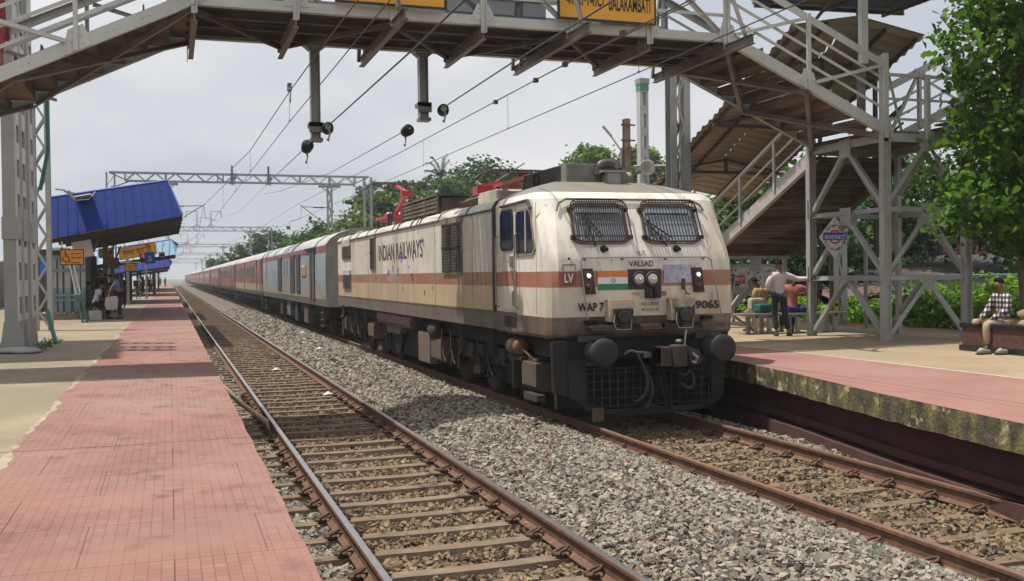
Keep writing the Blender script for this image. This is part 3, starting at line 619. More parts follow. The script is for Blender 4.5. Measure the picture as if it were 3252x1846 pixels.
mLouv = M('louvre_dark', (.055,.045,.04), .75, .25, 4, col2=(.11,.085,.065), mix=(.5,.7)); mFrame = M('window_trim', (.30,.25,.19), .6, .2, 5, col2=(.12,.10,.08), mix=(.45,.65))
mGril = M('grille_rust', (.035,.026,.023), .75, .3, 8, spec=.2)
LOCO = thing('locomotive', 'cream and rust striped electric locomotive with two barred windscreens', 'locomotive', (LX, 13.5, 0))
# --- cab shell: rings by height
def ring(z, yf, hw, ys, hs=1.52, yb=15.95):
    r = [(hs, yb),(hs, ys+.5),(hs, ys),(hs-(hs-hw)*.38, ys-(ys-yf)*.62),(hw, yf+.012),(hw*.55, yf),(0, yf-.004)]
    return [(LX-a, y, z) for a, y in r]+[(LX+a, y, z) for a, y in r[-2::-1]]
rings = [ring(1.28,13.52,1.34,13.66,1.50), ring(1.33,13.49,1.36,13.63), ring(1.585,13.45,1.385,13.6), ring(2.02,13.445,1.385,13.61), ring(2.40,13.47,1.375,13.68), ring(2.56,13.53,1.36,13.75), ring(2.95,13.745,1.30,13.95),
         ring(3.28,13.93,1.24,14.12), ring(3.335,13.955,1.225,14.15), ring(3.43,14.06,1.17,14.25,1.46), ring(3.47,14.2,1.1,14.36,1.40), ring(3.585,14.6,.92,14.75,1.16), ring(3.68,14.95,.76,15.0,.84)]
b = MB(); n = len(rings[0]); b.v = [p for r in rings for p in r]; b.f = []; 
for j in range(len(rings)-1):
    for i in range(n-1): b.f.append((j*n+i, j*n+i+1, (j+1)*n+i+1, (j+1)*n+i))
b.f.append(tuple((len(rings)-1)*n+i for i in range(n))); b.mi = [0]*len(b.f)
cab = b.build('cab', mCab, LOCO)
bm = bmesh.new(); bm.from_mesh(cab.data); bmesh.ops.recalc_face_normals(bm, faces=bm.faces); bm.to_mesh(cab.data); bm.free()
cab.data.polygons.foreach_set('use_smooth', [True]*len(cab.data.polygons)); cab.data.set_sharp_from_angle(angle=R_(17))
def YW(z): return 13.445+.025*max(0, (z-2.02))/.38 if z < 2.4 else (13.47+.06*(z-2.4)/.16 if z < 2.56 else 13.53+.40*(z-2.56)/.72)
# --- main body
b = MB(); prof = [(-1.52,1.32),(-1.52,3.31),(-1.47,3.40),(-1.32,3.475),(-.9,3.53),(.9,3.53),(1.32,3.475),(1.47,3.40),(1.52,3.31),(1.52,1.32)]
def loft(b, prof, y0, y1, x=LX, caps=True):
    n = len(prof); vs = [(x+a, y, z) for y in (y0, y1) for a, z in prof]; fs = [(i, i+1, n+i+1, n+i) for i in range(n-1)]
    fs.append((n-1, 0, n, 2*n-1))
    if caps: fs += [tuple(range(n))[::-1], tuple(range(n, 2*n))]
    b.add(vs, fs)
b = MB(); loft(b, [(-1.52,1.32),(-1.52,3.315),(1.52,3.315),(1.52,1.32)], 15.99, 32.5); body = b.build('body', mSide, LOCO)
b = MB(); loft(b, [(-1.535,3.30),(-1.535,3.335),(-1.47,3.42),(-1.32,3.49),(-.95,3.525),(.95,3.525),(1.32,3.49),(1.47,3.42),(1.535,3.335),(1.535,3.30)], 16.02, 32.5)
b.build('roof', mCove, LOCO)
b = MB()
for y in (17.6, 19.6, 21.2, 21.5, 22.0, 23.4, 24.0, 26.2, 27.4, 28.9, 30.2, 31.6): b.prism([(1.545,3.31),(1.48,3.425),(1.33,3.497),(1.33,3.507),(1.49,3.438),(1.552,3.33)], (LX, y, 0), (-1,0,0), (0,0,1), (0,.035 if y not in (22.0, 23.4) else .10,0))
b.box(LX-1.548, LX-1.53, 16.02, 32.5, 3.285, 3.312); b.build('roof_strap', mLouv, LOCO)
b = MB(); loft(b, [(-1.56,1.6),(-1.56,3.33),(-1.49,3.44),(-1.3,3.52),(1.3,3.52),(1.49,3.44),(1.56,3.33),(1.56,1.6)], 15.93, 16.03); b.build('cab_seam', M('seam_black', (.035,.032,.03), .8, .3, 3), LOCO)
b = MB(); loft(b, [(-1.528,1.31),(-1.528,1.60),(1.528,1.60),(1.528,1.31)], 14.9, 32.52); b.box(LX-1.535, LX-1.51, 14.9, 32.5, 1.585, 1.615); b.build('sill', M('sill_paint', SKT, .75, .25, 1.5, col2=(.16,.115,.08), mix=(.45,.7)), LOCO)
S_ = LX-1.52     # plane of the near side
def panel(b, y0, y1, z0, z1, d=.02, x=S_): b.box(x-d, x+.002, min(y0, y1), max(y0, y1), z0, z1); return b
def rrect(w, h, r, n=4, skew=0):
    pts = []
    for cx_, cy_, a0 in ((w/2-r, h/2-r, 0),(-w/2+r, h/2-r, 90),(-w/2+r, -h/2+r, 180),(w/2-r, -h/2+r, 270)):
        for k in range(n+1): a = R_(a0+90*k/n); x = cx_+r*math.cos(a); y = cy_+r*math.sin(a); pts.append((x+skew*y, y))
    return pts
# filters / shutters along the side
def shutter(y0, y1, z0, z1, rows=1):
    f = panel(MB(), y0+.05, y1-.05, z0-.05, z1+.05, .03).build('window', mFrame, LOCO); n = int((z1-z0)/.055)
    b = MB(); b.box(S_-.045, S_-.005, min(y0,y1), max(y0,y1), z0, z1); b.build('shutter', mLouv, f)
    b = MB(); ym = (y0+y1)/2; b.box(S_-.055, S_-.04, ym-.016, ym+.016, z0, z1)
    if rows > 1: zm = z0+(z1-z0)*.52; b.box(S_-.057, S_-.04, min(y0,y1), max(y0,y1), zm-.02, zm+.02)
    for i in range(n): z = z0+(i+.5)*(z1-z0)/n; b.box(S_-.05, S_-.044, min(y0,y1)+.03, max(y0,y1)-.03, z-.006, z+.006)
    b.build('slat', mGril, f); return f
shutter(19.3, 18.0, 2.28, 3.18, 2); shutter(26.85, 26.25, 2.42, 3.22, 2); shutter(31.45, 30.1, 2.78, 3.1); shutter(31.3, 30.1, 1.86, 2.22)
panel(MB(), 31.5, 30.05, 3.13, 3.32, .05).build('window_hood', mCove, LOCO); panel(MB(), 31.4, 30.05, 2.26, 2.4, .06).build('window_hood', mCove, LOCO); panel(MB(), 19.4, 17.9, 3.2, 3.29, .06).build('window_hood', mFrame, LOCO)
# cab side door, windows, rails
dr = panel(MB(), 15.62, 14.90, 1.66, 3.28, .012).build('door', M('door_cream', (.60,.56,.48), .55, .1, 2, col2=(.42,.36,.28), mix=(.5,.72)), LOCO)
b = MB(); panel(b, 15.64, 14.88, 2.03, 2.265, .014); b.build('door_stripe', M('stripe_rust', STR, .55, .15, 2), dr)
b = MB(); b.prism(rrect(.58, .60, .1), (S_-.012, 15.31, 2.92), (0,-1,0), (0,0,1), (-.012,0,0)); b.build('pane', mGlass, dr)
b = MB()
for a in (.0,): 
    o = rrect(.64, .66, .12); i_ = rrect(.57, .59, .1); nn = len(o); P = lambda q, d: (S_-d, 15.31-q[0], 2.92+q[1])
    b.add([P(q, .03) for q in o]+[P(q, .03) for q in i_]+[P(q, .01) for q in o], [(k, (k+1)%nn, nn+(k+1)%nn, nn+k) for k in range(nn)]+[(k, 2*nn+k, 2*nn+(k+1)%nn, (k+1)%nn) for k in range(nn)])
b.build('pane_rim', mRub, dr)
b = MB(); b.box(S_-.05, S_-.012, 15.02, 15.1, 2.33, 2.5); b.tube([(S_-.06, 15.16, 2.42),(S_-.06, 14.98, 2.40)], .012); b.box(S_-.04, S_-.012, 14.93, 15.02, 1.72, 1.95); b.build('handle', mSteel, dr)
b = MB(); q = [(-.43,-.34),(.27,-.34),(.36,-.27),(.20,.24),(.12,.30),(-.36,.30),(-.42,.24)]; b.prism([(x*1.12, y*1.12) for x, y in q], (S_-.001, 14.42, 2.88), (0,-1,0), (0,0,1), (-.02,0,0)); w = b.build('window', mFrame, LOCO)
b = MB(); b.prism(q, (S_-.021, 14.42, 2.88), (0,-1,0), (0,0,1), (-.006,0,0)); b.build('pane', mGlass, w); b = MB(); b.box(S_-.04, S_-.02, 14.36, 14.39, 2.56, 3.17); b.build('mullion', mCove, w)
b = MB()
for y in (15.74, 14.80): b.tube([(S_-.02, y, 2.85),(S_-.07, y, 2.82),(S_-.07, y, 1.72),(S_-.02, y, 1.68)], .014)
b.build('handrail', mSteel, LOCO)
b = MB(); panel(b, 15.5, 14.92, 1.38, 1.55, .012); b.build('step_recess', mRub, LOCO)
b = MB(); b.bar((S_-.02, 15.6, 3.31), (S_-.02, 14.3, 3.33), .06, .03); b.bar((S_-.02, 14.3, 3.33), (S_-.02, 14.16, 3.2), .06, .03); b.build('rain_gutter', mLouv, LOCO)
# --- lettering of the side
text('INDIAN RAILWAYS', 4.75, .40, (S_-.004, 25.8, 2.60), (0,-1,0), (0,0,1), M('letter_charcoal', (.05,.045,.045), .6, .2, 4), LOCO, bold=.015)
text('39065', .85, .14, (S_-.004, 24.9, 2.085), (0,-1,0), (0,0,1), M('letter_cream', (.55,.42,.30), .6, .1, 4), LOCO)
# --- windscreens with grilles
def FP(x, z, out=0): return Vector((x, YW(z)-out*.87, z+out*.48))
for k, (xa, xb_, xc, xd) in enumerate(((5.56,6.46,5.62,6.50),(6.71,7.64,6.76,7.67))):
    za, zt = 2.64, 3.265; cxm = (xa+xb_+xc+xd)/4; w_ = (xb_-xa+xd-xc)/2
    mapw = lambda u, v, o: FP(xa+(xb_-xa)*u+((xc-xa)+(xd-xc-xb_+xa)*u)*v, za+(zt-za)*v, o)
    rr = rrect(1, 1, .16); ri = rrect(.9, .87, .13)
    b = MB(); nn = len(rr); vs = [mapw(p[0]+.5, p[1]+.5, .02) for p in rr]+[mapw(p[0]+.5, p[1]+.5, .02) for p in ri]+[mapw(p[0]*1.02+.5, p[1]*1.02+.5, -.03) for p in rr]
    b.add(vs, [(i, (i+1)%nn, nn+(i+1)%nn, nn+i) for i in range(nn)]+[(i, 2*nn+i, 2*nn+(i+1)%nn, (i+1)%nn) for i in range(nn)])
    ws = b.build('windscreen', M('screen_rim', (.12,.10,.09), .7, .25, 5, col2=(.3,.26,.21), mix=(.5,.7)), LOCO)
    b = MB(); b.add([mapw(p[0]+.5, p[1]+.5, .006) for p in ri], [tuple(range(nn))]); b.build('pane', mGlassW, ws)
    b = MB(); og = rrect(1.02, 1.02, .17); b.tube([mapw(p[0]+.5, p[1]+.5, .10) for p in og]+[mapw(og[0][0]+.5, og[0][1]+.5, .10)], .012, 5)
    nb = 23 if k == 0 else 17
    for i in range(nb):
        u = .05+.9*i/(nb-1); e_ = .07 if min(u, 1-u) < .1 else 0; b.tube([mapw(u, e_, .10), mapw(u, 1-e_, .10)], .0085, 4)
    for v in (.12, .84, .95): b.tube([mapw(0 if v < .9 else .06, v, .10), mapw(1 if v < .9 else .94, v, .10)], .0085, 4)
    for u in (-.005, 1.005):
        for v in (.13, .8): p = mapw(u, v, .05); b.box(p.x-.03, p.x+.03, p.y-.04, p.y+.05, p.z-.03, p.z+.03)
    b.build('grille', mGril, ws); b = MB(); b.tube([mapw(.1, .74, .015), mapw(.9, .74, .015)], .011, 4); b.build('blind_bar', mRub, ws)
    b = MB(); p0 = mapw(.36, -.09, .05); 
    if k == 0: b.tube([p0, mapw(.30,.35,.05), mapw(.24,.62,.05)], .013); b.tube([mapw(.52,.15,.045), mapw(.28,.62,.045)], .011); b.tube([mapw(.22,.1,.05), mapw(.26,.72,.05)], .012)
    else: b.tube([p0, mapw(.12,.45,.05), mapw(.1,.55,.05)], .013); b.tube([mapw(.5,.1,.045), mapw(.12,.5,.045)], .012); b.tube([mapw(.12,.15,.05), mapw(.13,.55,.05)], .012)
    b.build('wiper', mRub, ws)
    b = MB(); p0 = mapw(.5 if k == 0 else .52, -.13, .03); b.ball(p0, .055, .05, .055, 10, 6); b.ball(p0+Vector((.05,-.01,-.01)), .03); b.build('wiper_motor', mRub, ws)
b = MB(); b.tube([FP(5.40, 3.13, .03), FP(5.45, 3.24, .035), FP(5.58, 3.305, .04), FP(7.66, 3.31, .04), FP(7.80, 3.24, .035), FP(7.84, 3.15, .03)], .018, 6); b.build('visor_gutter', M('gutter_grey', (.16,.145,.125), .7, .2, 4), LOCO)
# --- lamps on the nose
def nbox(b, x0, x1, z0, z1, d0, d1): b.box(x0, x1, 13.445-d1, 13.445-d0, z0, z1); return b
hl = nbox(MB(), 6.36, 6.90, 1.97, 2.27, -.02, .012).build('headlight', M('lamp_recess', (.05,.045,.04), .8, .2, 4), LOCO)
mChrome = M('lamp_reflector', (.75,.75,.74), .12, .05, 5, metal=1); mLens = M('lamp_glass', (.55,.56,.55), .05, .1, 6, metal=.6); mLamp = M('lamp_lit', (1,1,.95), .3, 0, 1)
_n, _l, _b = node(mLamp); _b.inputs['Emission Color'].default_value = (1,.98,.9,1); _b.inputs['Emission Strength'].default_value = 4
for x in (6.525, 6.745):
    b = MB(); b.lathe((x, 13.44, 2.125), (0,-1,0), [(0,.112),(.05,.112),(.06,.10),(.045,.092)], 20); b.build('bezel', mLouv, hl, True)
    b = MB(); b.lathe((x, 13.40, 2.125), (0,-1,0), [(0,.088),(.012,.075),(.02,.05),(.024,.01)], 20); b.build('reflector', mLens, hl, True)
    b = MB(); b.ball((x+.01, 13.372, 2.12), .025); b.build('bulb', mChrome, hl, True)
for x in (5.72, 7.50):
    bx_ = MB(); s = .03 if x < 6 else .03; bx_.prism([(-.105,.185),(.075,.185),(.125,-.185),(-.06,-.185)], (x, 13.438, 2.1), (1,0,0), (0,0,1), (0,-.012,0)); mk = bx_.build('marker_light', M('lamp_recess', (.05,.045,.04)), LOCO)
    b = MB(); b.prism(rrect(.12, .30, .05), (x, 13.43, 2.10), (1,0,0), (0,0,1), (0,-.03,0)); b.build('housing', mLouv, mk)
    b = MB(); b.lathe((x, 13.40, 2.175), (0,-1,0), [(0,.05),(.02,.045),(.03,.02)], 16); b.build('clear_lens', mChrome, mk, True)
    b = MB(); b.ball((x-.005, 13.372, 2.18), .022); b.build('bulb', mLamp, mk, True)
    b = MB(); b.lathe((x, 13.40, 2.02), (0,-1,0), [(0,.052),(.02,.045),(.03,.02)], 16); b.build('red_lens', M('red_lens', (.10,.02,.02), .15, .1, 5), mk, True)
# flag panel, sticker, LV plate
fl = nbox(MB(), 5.88, 6.36, 2.155, 2.25, 0, .008).build('flag_panel', M('flag_saffron', (.72,.20,.05), .5, .06, 4), LOCO)
nbox(MB(), 5.88, 6.36, 2.06, 2.155, 0, .008).build('white_band', M('flag_white', (.72,.73,.74), .5, .05, 4), fl); nbox(MB(), 5.88, 6.36, 1.97, 2.06, 0, .008).build('green_band', M('flag_green', (.03,.19,.09), .5, .06, 4), fl)
b = MB(); nav = M('flag_navy', (.03,.05,.22), .5, 0, 4); C0 = (6.125, 13.434, 2.107)
for i in range(24):
    a = 2*math.pi*i/24; a2 = 2*math.pi*(i+1)/24
    b.add([(C0[0]+.036*math.cos(a), C0[1], C0[2]+.036*math.sin(a)),(C0[0]+.036*math.cos(a2), C0[1], C0[2]+.036*math.sin(a2)),(C0[0]+.030*math.cos(a2), C0[1], C0[2]+.030*math.sin(a2)),(C0[0]+.030*math.cos(a), C0[1], C0[2]+.030*math.sin(a))], [(0,1,2,3)])
    b.add([(C0[0]+.03*math.cos(a-.02), C0[1], C0[2]+.03*math.sin(a-.02)),(C0[0]+.03*math.cos(a+.02), C0[1], C0[2]+.03*math.sin(a+.02)), C0], [(0,1,2)])
b.build('wheel_emblem', nav, fl)
b = MB(); nbox(b, 6.95, 7.42, 2.06, 2.33, 0, .006); b.build('sticker', M('faded_sticker', (.36,.36,.50), .6, .2, 9, col2=(.52,.5,.56), mix=(.45,.6), col3=(.25,.26,.44), mix3=(.55,.65), s3=26), LOCO)
b = MB(); b.box(7.24, 7.28, 13.39, 13.44, 1.96, 2.12); b.tube([(7.26,13.38,1.97),(7.28,13.36,1.9),(7.33,13.37,1.89)], .014); b.build('hook', mDust, LOCO)
lv = nbox(MB(), 5.31, 5.53, 2.06, 2.24, -.02, .03).build('tail_plate', M('plate_maroon', (.22,.055,.07), .5, .12, 4), LOCO); text('LV', .14, .13, (5.35, 13.412, 2.085), (1,0,0), (0,0,1), M('letter_white', (.72,.70,.68), .6, .05, 4), lv, bold=.02)
b = MB(); b.tube([(5.33,13.42,2.26),(5.33,13.42,2.34),(5.52,13.42,2.34),(5.52,13.42,2.26)], .008); b.ball((5.43,13.43,2.43), .02); b.build('plate_bracket', mGril, LOCO)
mLtr = M('letter_black', (.02,.018,.017), .6, .2, 4)
text('WAP 7', .41, .125, (5.56, 13.432, 1.665), (1,0,0), (0,0,1), mLtr, LOCO, bold=.03); text('39065', .50, .125, (7.37, 13.432, 1.665), (1,0,0), (0,0,1), mLtr, LOCO, bold=.03)
text('VALSAD', .40, .085, (6.38, 13.435, 2.31), (1,0,0), (0,.16,1), mLtr, LOCO, bold=.012); text('प.रे.', .15, .085, (6.53, 13.47, 2.47), (1,0,0), (0,.3,1), mLtr, LOCO)
mHog = M('letter_red', (.30,.07,.06), .6, .1, 4)
text('HOG', .13, .045, (6.42, 13.43, 1.885), (1,0,0), (0,0,1), mHog, LOCO); nbox(MB(), 6.83, 6.99, 1.872, 1.94, 0, .003).build('red_tag', mHog, LOCO); text('HOG', .12, .045, (6.85, 13.427, 1.883), (1,0,0), (0,0,1), M('letter_cream', (.55,.42,.30)), LOCO)
text('HOG COUPLER', .29, .05, (6.57, 13.428, 1.73), (1,0,0), (0,0,1), mLtr, LOCO); text('को LOCK करें', .29, .055, (6.57, 13.428, 1.65), (1,0,0), (0,0,1), mLtr, LOCO)
b = MB()
for x in (6.63, 6.76): b.box(x, x+.1, 13.36, 13.45, 1.84, 1.98); b.lathe((x+.05, 13.36, 1.9), (0,-1,0), [(0,.03),(.03,.03)], 8)
b.build('socket', mDust2, LOCO)
for xc in (6.19, 7.19):       # jumper couplers in hooded boxes
    b = MB(); b.prism([(-.20,.12),(.19,.12),(.19,.05),(.12,-.03),(-.14,-.20),(-.20,-.20)], (xc, 13.45, 1.71), (1,0,0), (0,0,1), (0,-.17,0)); jb = b.build('jumper_box', M('box_cream', (.50,.41,.29), .65, .15, 3, col2=(.14,.11,.085), mix=(.5,.62)), LOCO)
    b = MB(); b.box(xc-.14, xc+.15, 13.24, 13.40, 1.44, 1.70); b.lathe((xc, 13.24, 1.58), (0,-1,0), [(0,.10),(.04,.105),(.05,.08)], 14); b.box(xc+.05, xc+.14, 13.2, 13.26, 1.61, 1.70); b.build('connector', M('connector_black', (.018,.018,.02), .35, .2, 4), jb)
    b = MB(); b.tube([(xc-.13,13.2,1.4),(xc+.10,13.2,1.4),(xc+.12,13.22,1.55)], .008); b.tube([(xc-.15,13.22,1.62),(xc-.17,13.2,1.5),(xc-.13,13.2,1.4)], .01); b.build('latch', mSteel, jb)
b = MB(); b.tube([(5.60, 13.36, 2.44),(7.62, 13.36, 2.44),(7.70, 13.37, 2.40),(7.72,13.37,2.3)], .011); b.tube([(5.60, 13.36, 2.44),(5.585, 13.36, 2.36),(5.67, 13.34, 1.56)], .011); b.tube([(7.72,13.37,2.3),(7.86, 13.35, 1.57)], .011)
for x in (5.66, 6.25, 6.95, 7.58): b.ball((x, 13.40, 2.425), .028)
b.build('handrail', mSteel, LOCO)
# --- headstock, steps, buffers, coupler, hoses, rail guard
b = MB(); b.box(5.25, 8.07, 13.52, 14.4, 1.0, 1.29); b.box(5.27, 8.05, 13.42, 13.6, .98, 1.22); b.box(5.66, 5.84, 13.36, 13.46, 1.485, 1.535); b.box(7.56, 7.72, 13.36, 13.46, 1.51, 1.56)
b.build('headstock', mDark, LOCO)
for x0, x1, c in ((5.68,6.14,mDust),(6.46,6.86,mDust),(6.80,7.16,mDust2),(7.46,7.88,mDust)): b = MB(); b.box(x0, x1, 13.24, 13.46, 1.43, 1.465); b.box(x0+.02, x1-.02, 13.25, 13.27, 1.39, 1.43); b.build('front_step', c, LOCO)
for s in (-1, 1):
    x = LX+.06+s*.978+(.05 if s < 0 else 0); b = MB(); b.lathe((x, 13.55, 1.09), (0,-1,0), [(0,.17),(.12,.17),(.13,.15),(.40,.145),(.41,.10),(.52,.10)], 20); bf = b.build('buffer', mDust2, LOCO, True)
    b = MB(); b.lathe((x, 13.06, 1.09), (0,-1,0), [(0,.09),(.01,.205),(.045,.207),(.06,.198),(.072,.12),(.076,.01)], 28); b.build('buffer_disc', M('buffer_face', (.026,.026,.027), .6, .25, 4, spec=.3, col2=(.05,.047,.045), mix=(.5,.7)), bf, True)
    b = MB(); b.box(x-.22, x+.22, 13.46, 13.5, .87, 1.31); b.build('buffer_plate', M('plate_worn', (.06,.057,.055), .6, .4, 6), bf)
b = MB(); b.lathe((6.95, 13.02, .86), (0,0,1), [(0,.13),(.30,.13),(.31,.10)], 16); b.box(6.66, 6.86, 12.98, 13.3, .88, 1.14); b.prism([(0,0),(.16,0),(.12,.24),(.0,.28)], (6.66, 13.25, .87), (1,0,0), (0,0,1), (0,-.3,0)); b.prism([(0,.28),(.22,.20),(.24,.02),(.06,0)], (7.08, 13.2, .87), (1,0,0), (0,0,1), (0,-.2,0)); b.box(6.78, 7.1, 13.1, 13.6, .9, 1.12)
cp = b.build('coupler', M('coupler_rust', (.045,.03,.024), .7, .3, 5, col2=(.03,.028,.026), mix=(.45,.65)), LOCO, bevel=.012)
b = MB(); b.tube([(7.16,12.98,1.04),(7.22,12.95,.98),(7.2,12.96,.9),(7.15,12.98,.92)], .025); b.tube([(7.07, 13.05, 1.15),(7.10, 13.05, 1.38)], .014); b.ball((6.96,13.02,1.22), .05,.05,.03); b.build('lock_lever', mSteel, cp)
def hose(pts, nm='brake_hose'): 
    c = [Vector(p) for p in pts]; out = []
    for i in range(len(c)-1):
        p0 = c[max(i-1,0)]; p1 = c[i]; p2 = c[i+1]; p3 = c[min(i+2, len(c)-1)]
        for k in range(5): t = k/5; out.append(.5*((2*p1)+(-p0+p2)*t+(2*p0-5*p1+4*p2-p3)*t*t+(-p0+3*p1-3*p2+p3)*t**3))
    out.append(c[-1]); return out
for pts in ([(6.42,13.3,1.05),(6.46,13.2,.9),(6.52,13.15,.65),(6.45,13.12,.45),(6.30,13.1,.36)], [(6.58,13.3,.8),(6.62,13.2,.55),(6.55,13.15,.35),(6.45,13.12,.27)], [(7.22,13.3,.78),(7.28,13.2,.7),(7.26,13.15,.55),(7.16,13.14,.52),(7.06,13.15,.6)], [(7.02,13.3,.8),(7.05,13.2,.74),(7.16,13.18,.72),(7.22,13.2,.78)]):
    b = MB(); b.tube(hose(pts), .026, 8); b.build('brake_hose', M('hose_grey', (.022,.022,.022), .55, .2, 6), LOCO, True)
b = MB(); b.tube([(6.24,13.32,1.04),(6.32,13.28,1.09),(6.42,13.27,1.06),(6.56,13.27,1.05)], .022); b.box(6.5, 6.62, 13.22, 13.32, .98, 1.06); b.ball((6.28,13.3,1.07), .04, .03, .03); b.build('air_cock', M('worn_alloy', (.16,.155,.15), .4, .3, 6, metal=.5), LOCO)
b = MB()                      # rail guard: frame plates with a welded grid
yg = 13.36
b.prism([(-1.30,.98),(-1.02,.98),(-1.02,.40),(-.78,.22),(-.95,.2),(-1.28,.46)], (LX, yg, 0), (1,0,0), (0,0,1), (0,.03,0)); b.prism([(1.02,.98),(1.24,.98),(1.24,.36),(.98,.19),(.86,.2),(1.02,.34)], (LX, yg, 0), (1,0,0), (0,0,1), (0,.03,0))
b.prism([(-.96,.24),(.1,.235),(.98,.245),(.98,.18),(.1,.13),(-.02,.125),(-.94,.185)], (LX, yg, 0), (1,0,0), (0,0,1), (0,.03,0))
b.prism([(-1.52,1.24),(-1.29,1.24),(-1.29,.44),(-1.5,.52)], (LX, yg+.02, 0), (1,0,0), (0,0,1), (0,.1,0))
for i in range(17): x = LX-1.0+2.0*i/16; b.box(x-.011, x+.011, yg+.03, yg+.045, .21, .84)
for z in (.28,.40,.52,.64,.76,.83): b.box(LX-1.1, LX+1.1, yg+.045, yg+.06, z-.012, z+.012)
b.bar((6.78, yg-.01, .80), (6.93, yg-.01, .2), .03, .03, (0,1,0)); b.bar((6.86, yg-.01, .80), (7.01, yg-.01, .2), .02, .03, (0,1,0))
b.build('rail_guard', M('guard_black', (.024,.023,.022), .65, .3, 4, spec=.25, col2=(.03,.026,.023), mix=(.5,.7)), LOCO)
b = MB(); b.box(5.73, 5.91, yg-.02, yg, .07, .27); b.build('guard_plate', mDust, LOCO)
b = MB(); b.box(5.4, 7.9, 13.9, 14.0, .2, 1.3); b.build('guard_void', M('void_black', (.008,.008,.008), .9, .1, 2), LOCO)  # black sheet painted as the unlit hollow behind the guard
# --- underframe and bogies
b = MB(); b.box(5.4, 7.92, 14.0, 32.3, 1.0, 1.36); b.box(5.75, 7.55, 14.2, 32.0, .55, 1.1); b.build('underframe', mDark, LOCO)
for yc in (18.0, 28.2):
    bg_ = MB()
    for s in (-1, 1): bg_.box(LX+s*1.12-.07, LX+s*1.12+.07, yc-3.0, yc+3.0, .62, .92)
    for dy in (-2.9, -1, 1, 2.9): bg_.box(LX-1.1, LX+1.1, yc+dy-.12, yc+dy+.12, .6, .9)
    bo = bg_.build('bogie', mDust2, LOCO)
    for dy in (-1.95, 0, 1.95):
        for s in (-1, 1):
            x = LX+s*.87; b = MB(); b.lathe((x+s*.07, yc+dy, .546), (-s,0,0), [(0,.40),(.02,.53),(.10,.546),(.13,.58),(.15,.58)], 30); b.lathe((x+s*.07, yc+dy, .546), (s,0,0), [(0,.2),(.06,.16),(.10,.12)], 16); b.build('wheel', mDust2, bo, True)
            b = MB(); xx = LX+s*1.16; b.box(xx-.1, xx+.1, yc+dy-.2, yc+dy+.2, .38, .72)
            for d2 in (-.32, .32): b.lathe((xx, yc+dy+d2, .55), (0,0,1), [(0,.10),(.05,.10),(.06,.085),(.14,.085),(.15,.10),(.2,.10),(.21,.085),(.3,.085),(.31,.10),(.36,.10)], 12)
            b.build('axle_box', mDark, bo)
    for dy in (-2.6, -.98, .98, 2.6):
        for s in (-1, 1): b = MB(); b.lathe((LX+s*1.2, yc+dy, .8), (0,0,1), [(0,.12),(.5,.12)], 12); b.bar((LX+s*1.24, yc+dy+.3, .35), (LX+s*1.24, yc+dy+.1, 1.2), .05, .06); b.build('suspension', mDust2, bo)
mSand = M('sandbox_tan', (.10,.07,.047), .8, .2, 4, col2=(.13,.095,.07), mix=(.5,.7))
def sandbox(y0, y1, z0, z1, x0=5.22, x1=5.55):
    b = MB(); b.prism([(0,z0+.08),(0,z1),(x1-x0,z1),(x1-x0,z0),(.12,z0)], (x0, y0, 0), (1,0,0), (0,0,1), (0,y1-y0,0)); b.box(x0+.06, x1-.06, y0+.12, y1-.12, z1, z1+.06); b.build('sand_box', mSand, LOCO, bevel=.012)
sandbox(14.30, 14.95, .42, .86); sandbox(19.95, 20.8, .42, .88); sandbox(27.1, 27.9, .5, .9); sandbox(31.6, 32.2, .5, .9)
b = MB(); b.box(5.24, 5.5, 20.95, 22.0, .32, .98); b.build('battery_cover', M('cover_tan', (.14,.09,.06), .8, .15, 2, col2=(.15,.10,.07), mix=(.5,.7)), LOCO, bevel=.02)
b = MB()
for i in range(4): b.bar((5.18, 22.4, 1.08+.045*i), (5.18, 26.3, 1.10+.045*i), .05, .02)
b.box(5.2, 5.5, 22.4, 26.3, 1.0, 1.28); b.build('oil_cooler_louvre', M('louvre_plum', (.10,.05,.05), .7, .25, 3), LOCO)
b = MB(); b.prism([(0,0),(2.0,0),(1.7,.22),(.3,.22)], (5.25, 25.7, 1.02), (0,-1,0), (0,0,-1), (.3,0,0)); b.build('guard_tray', mDust, LOCO)
b = MB(); b.box(5.45, 7.8, 22.3, 26.2, .3, 1.05); b.prism([(0,0),(1.5,0),(1.0,-.62),(.5,-.62)], (5.35, 25.4, .95), (0,-1,0), (0,0,1), (.2,0,0)); b.build('transformer', mDark, LOCO)
b = MB(); b.lathe((5.25, 15.0, 1.06), (0,1,0), [(0,.10),(.03,.13),(.46,.13),(.5,.08)], 16); b.tube([(5.25,14.95,1.04),(5.3,14.6,.9)], .025); b.build('air_motor', M('rust_orange', (.17,.085,.045), .75, .2, 5), LOCO, True)
b = MB(); b.lathe((5.3, 20.3, 1.06), (0,1,0), [(0,.1),(.05,.15),(.5,.15),(.55,.1)], 16); b.build('air_reservoir', mDust2, LOCO, True)
for y in (16.5, 17.1, 18.9, 19.6, 29.3, 30.4):
    b = MB(); b.tube(hose([(5.22, y+.2, 1.15),(5.2, y+.15, .8),(5.2, y-.1, .5),(5.2, y-.35, .66),(5.24, y-.45, .8)]), .018, 6); b.build('cable', mDust2, LOCO, True)
b = MB(); b.box(5.16, 5.3, 14.1, 14.7, .3, .40); b.build('step_box', mDust2, LOCO); b = MB(); b.box(5.2, 5.45, 14.9, 15.6, .86, .92); b.bar((5.25,15.3,.4),(5.25,15.3,.9),.12,.1); b.build('brake_gear', mDust2, LOCO)
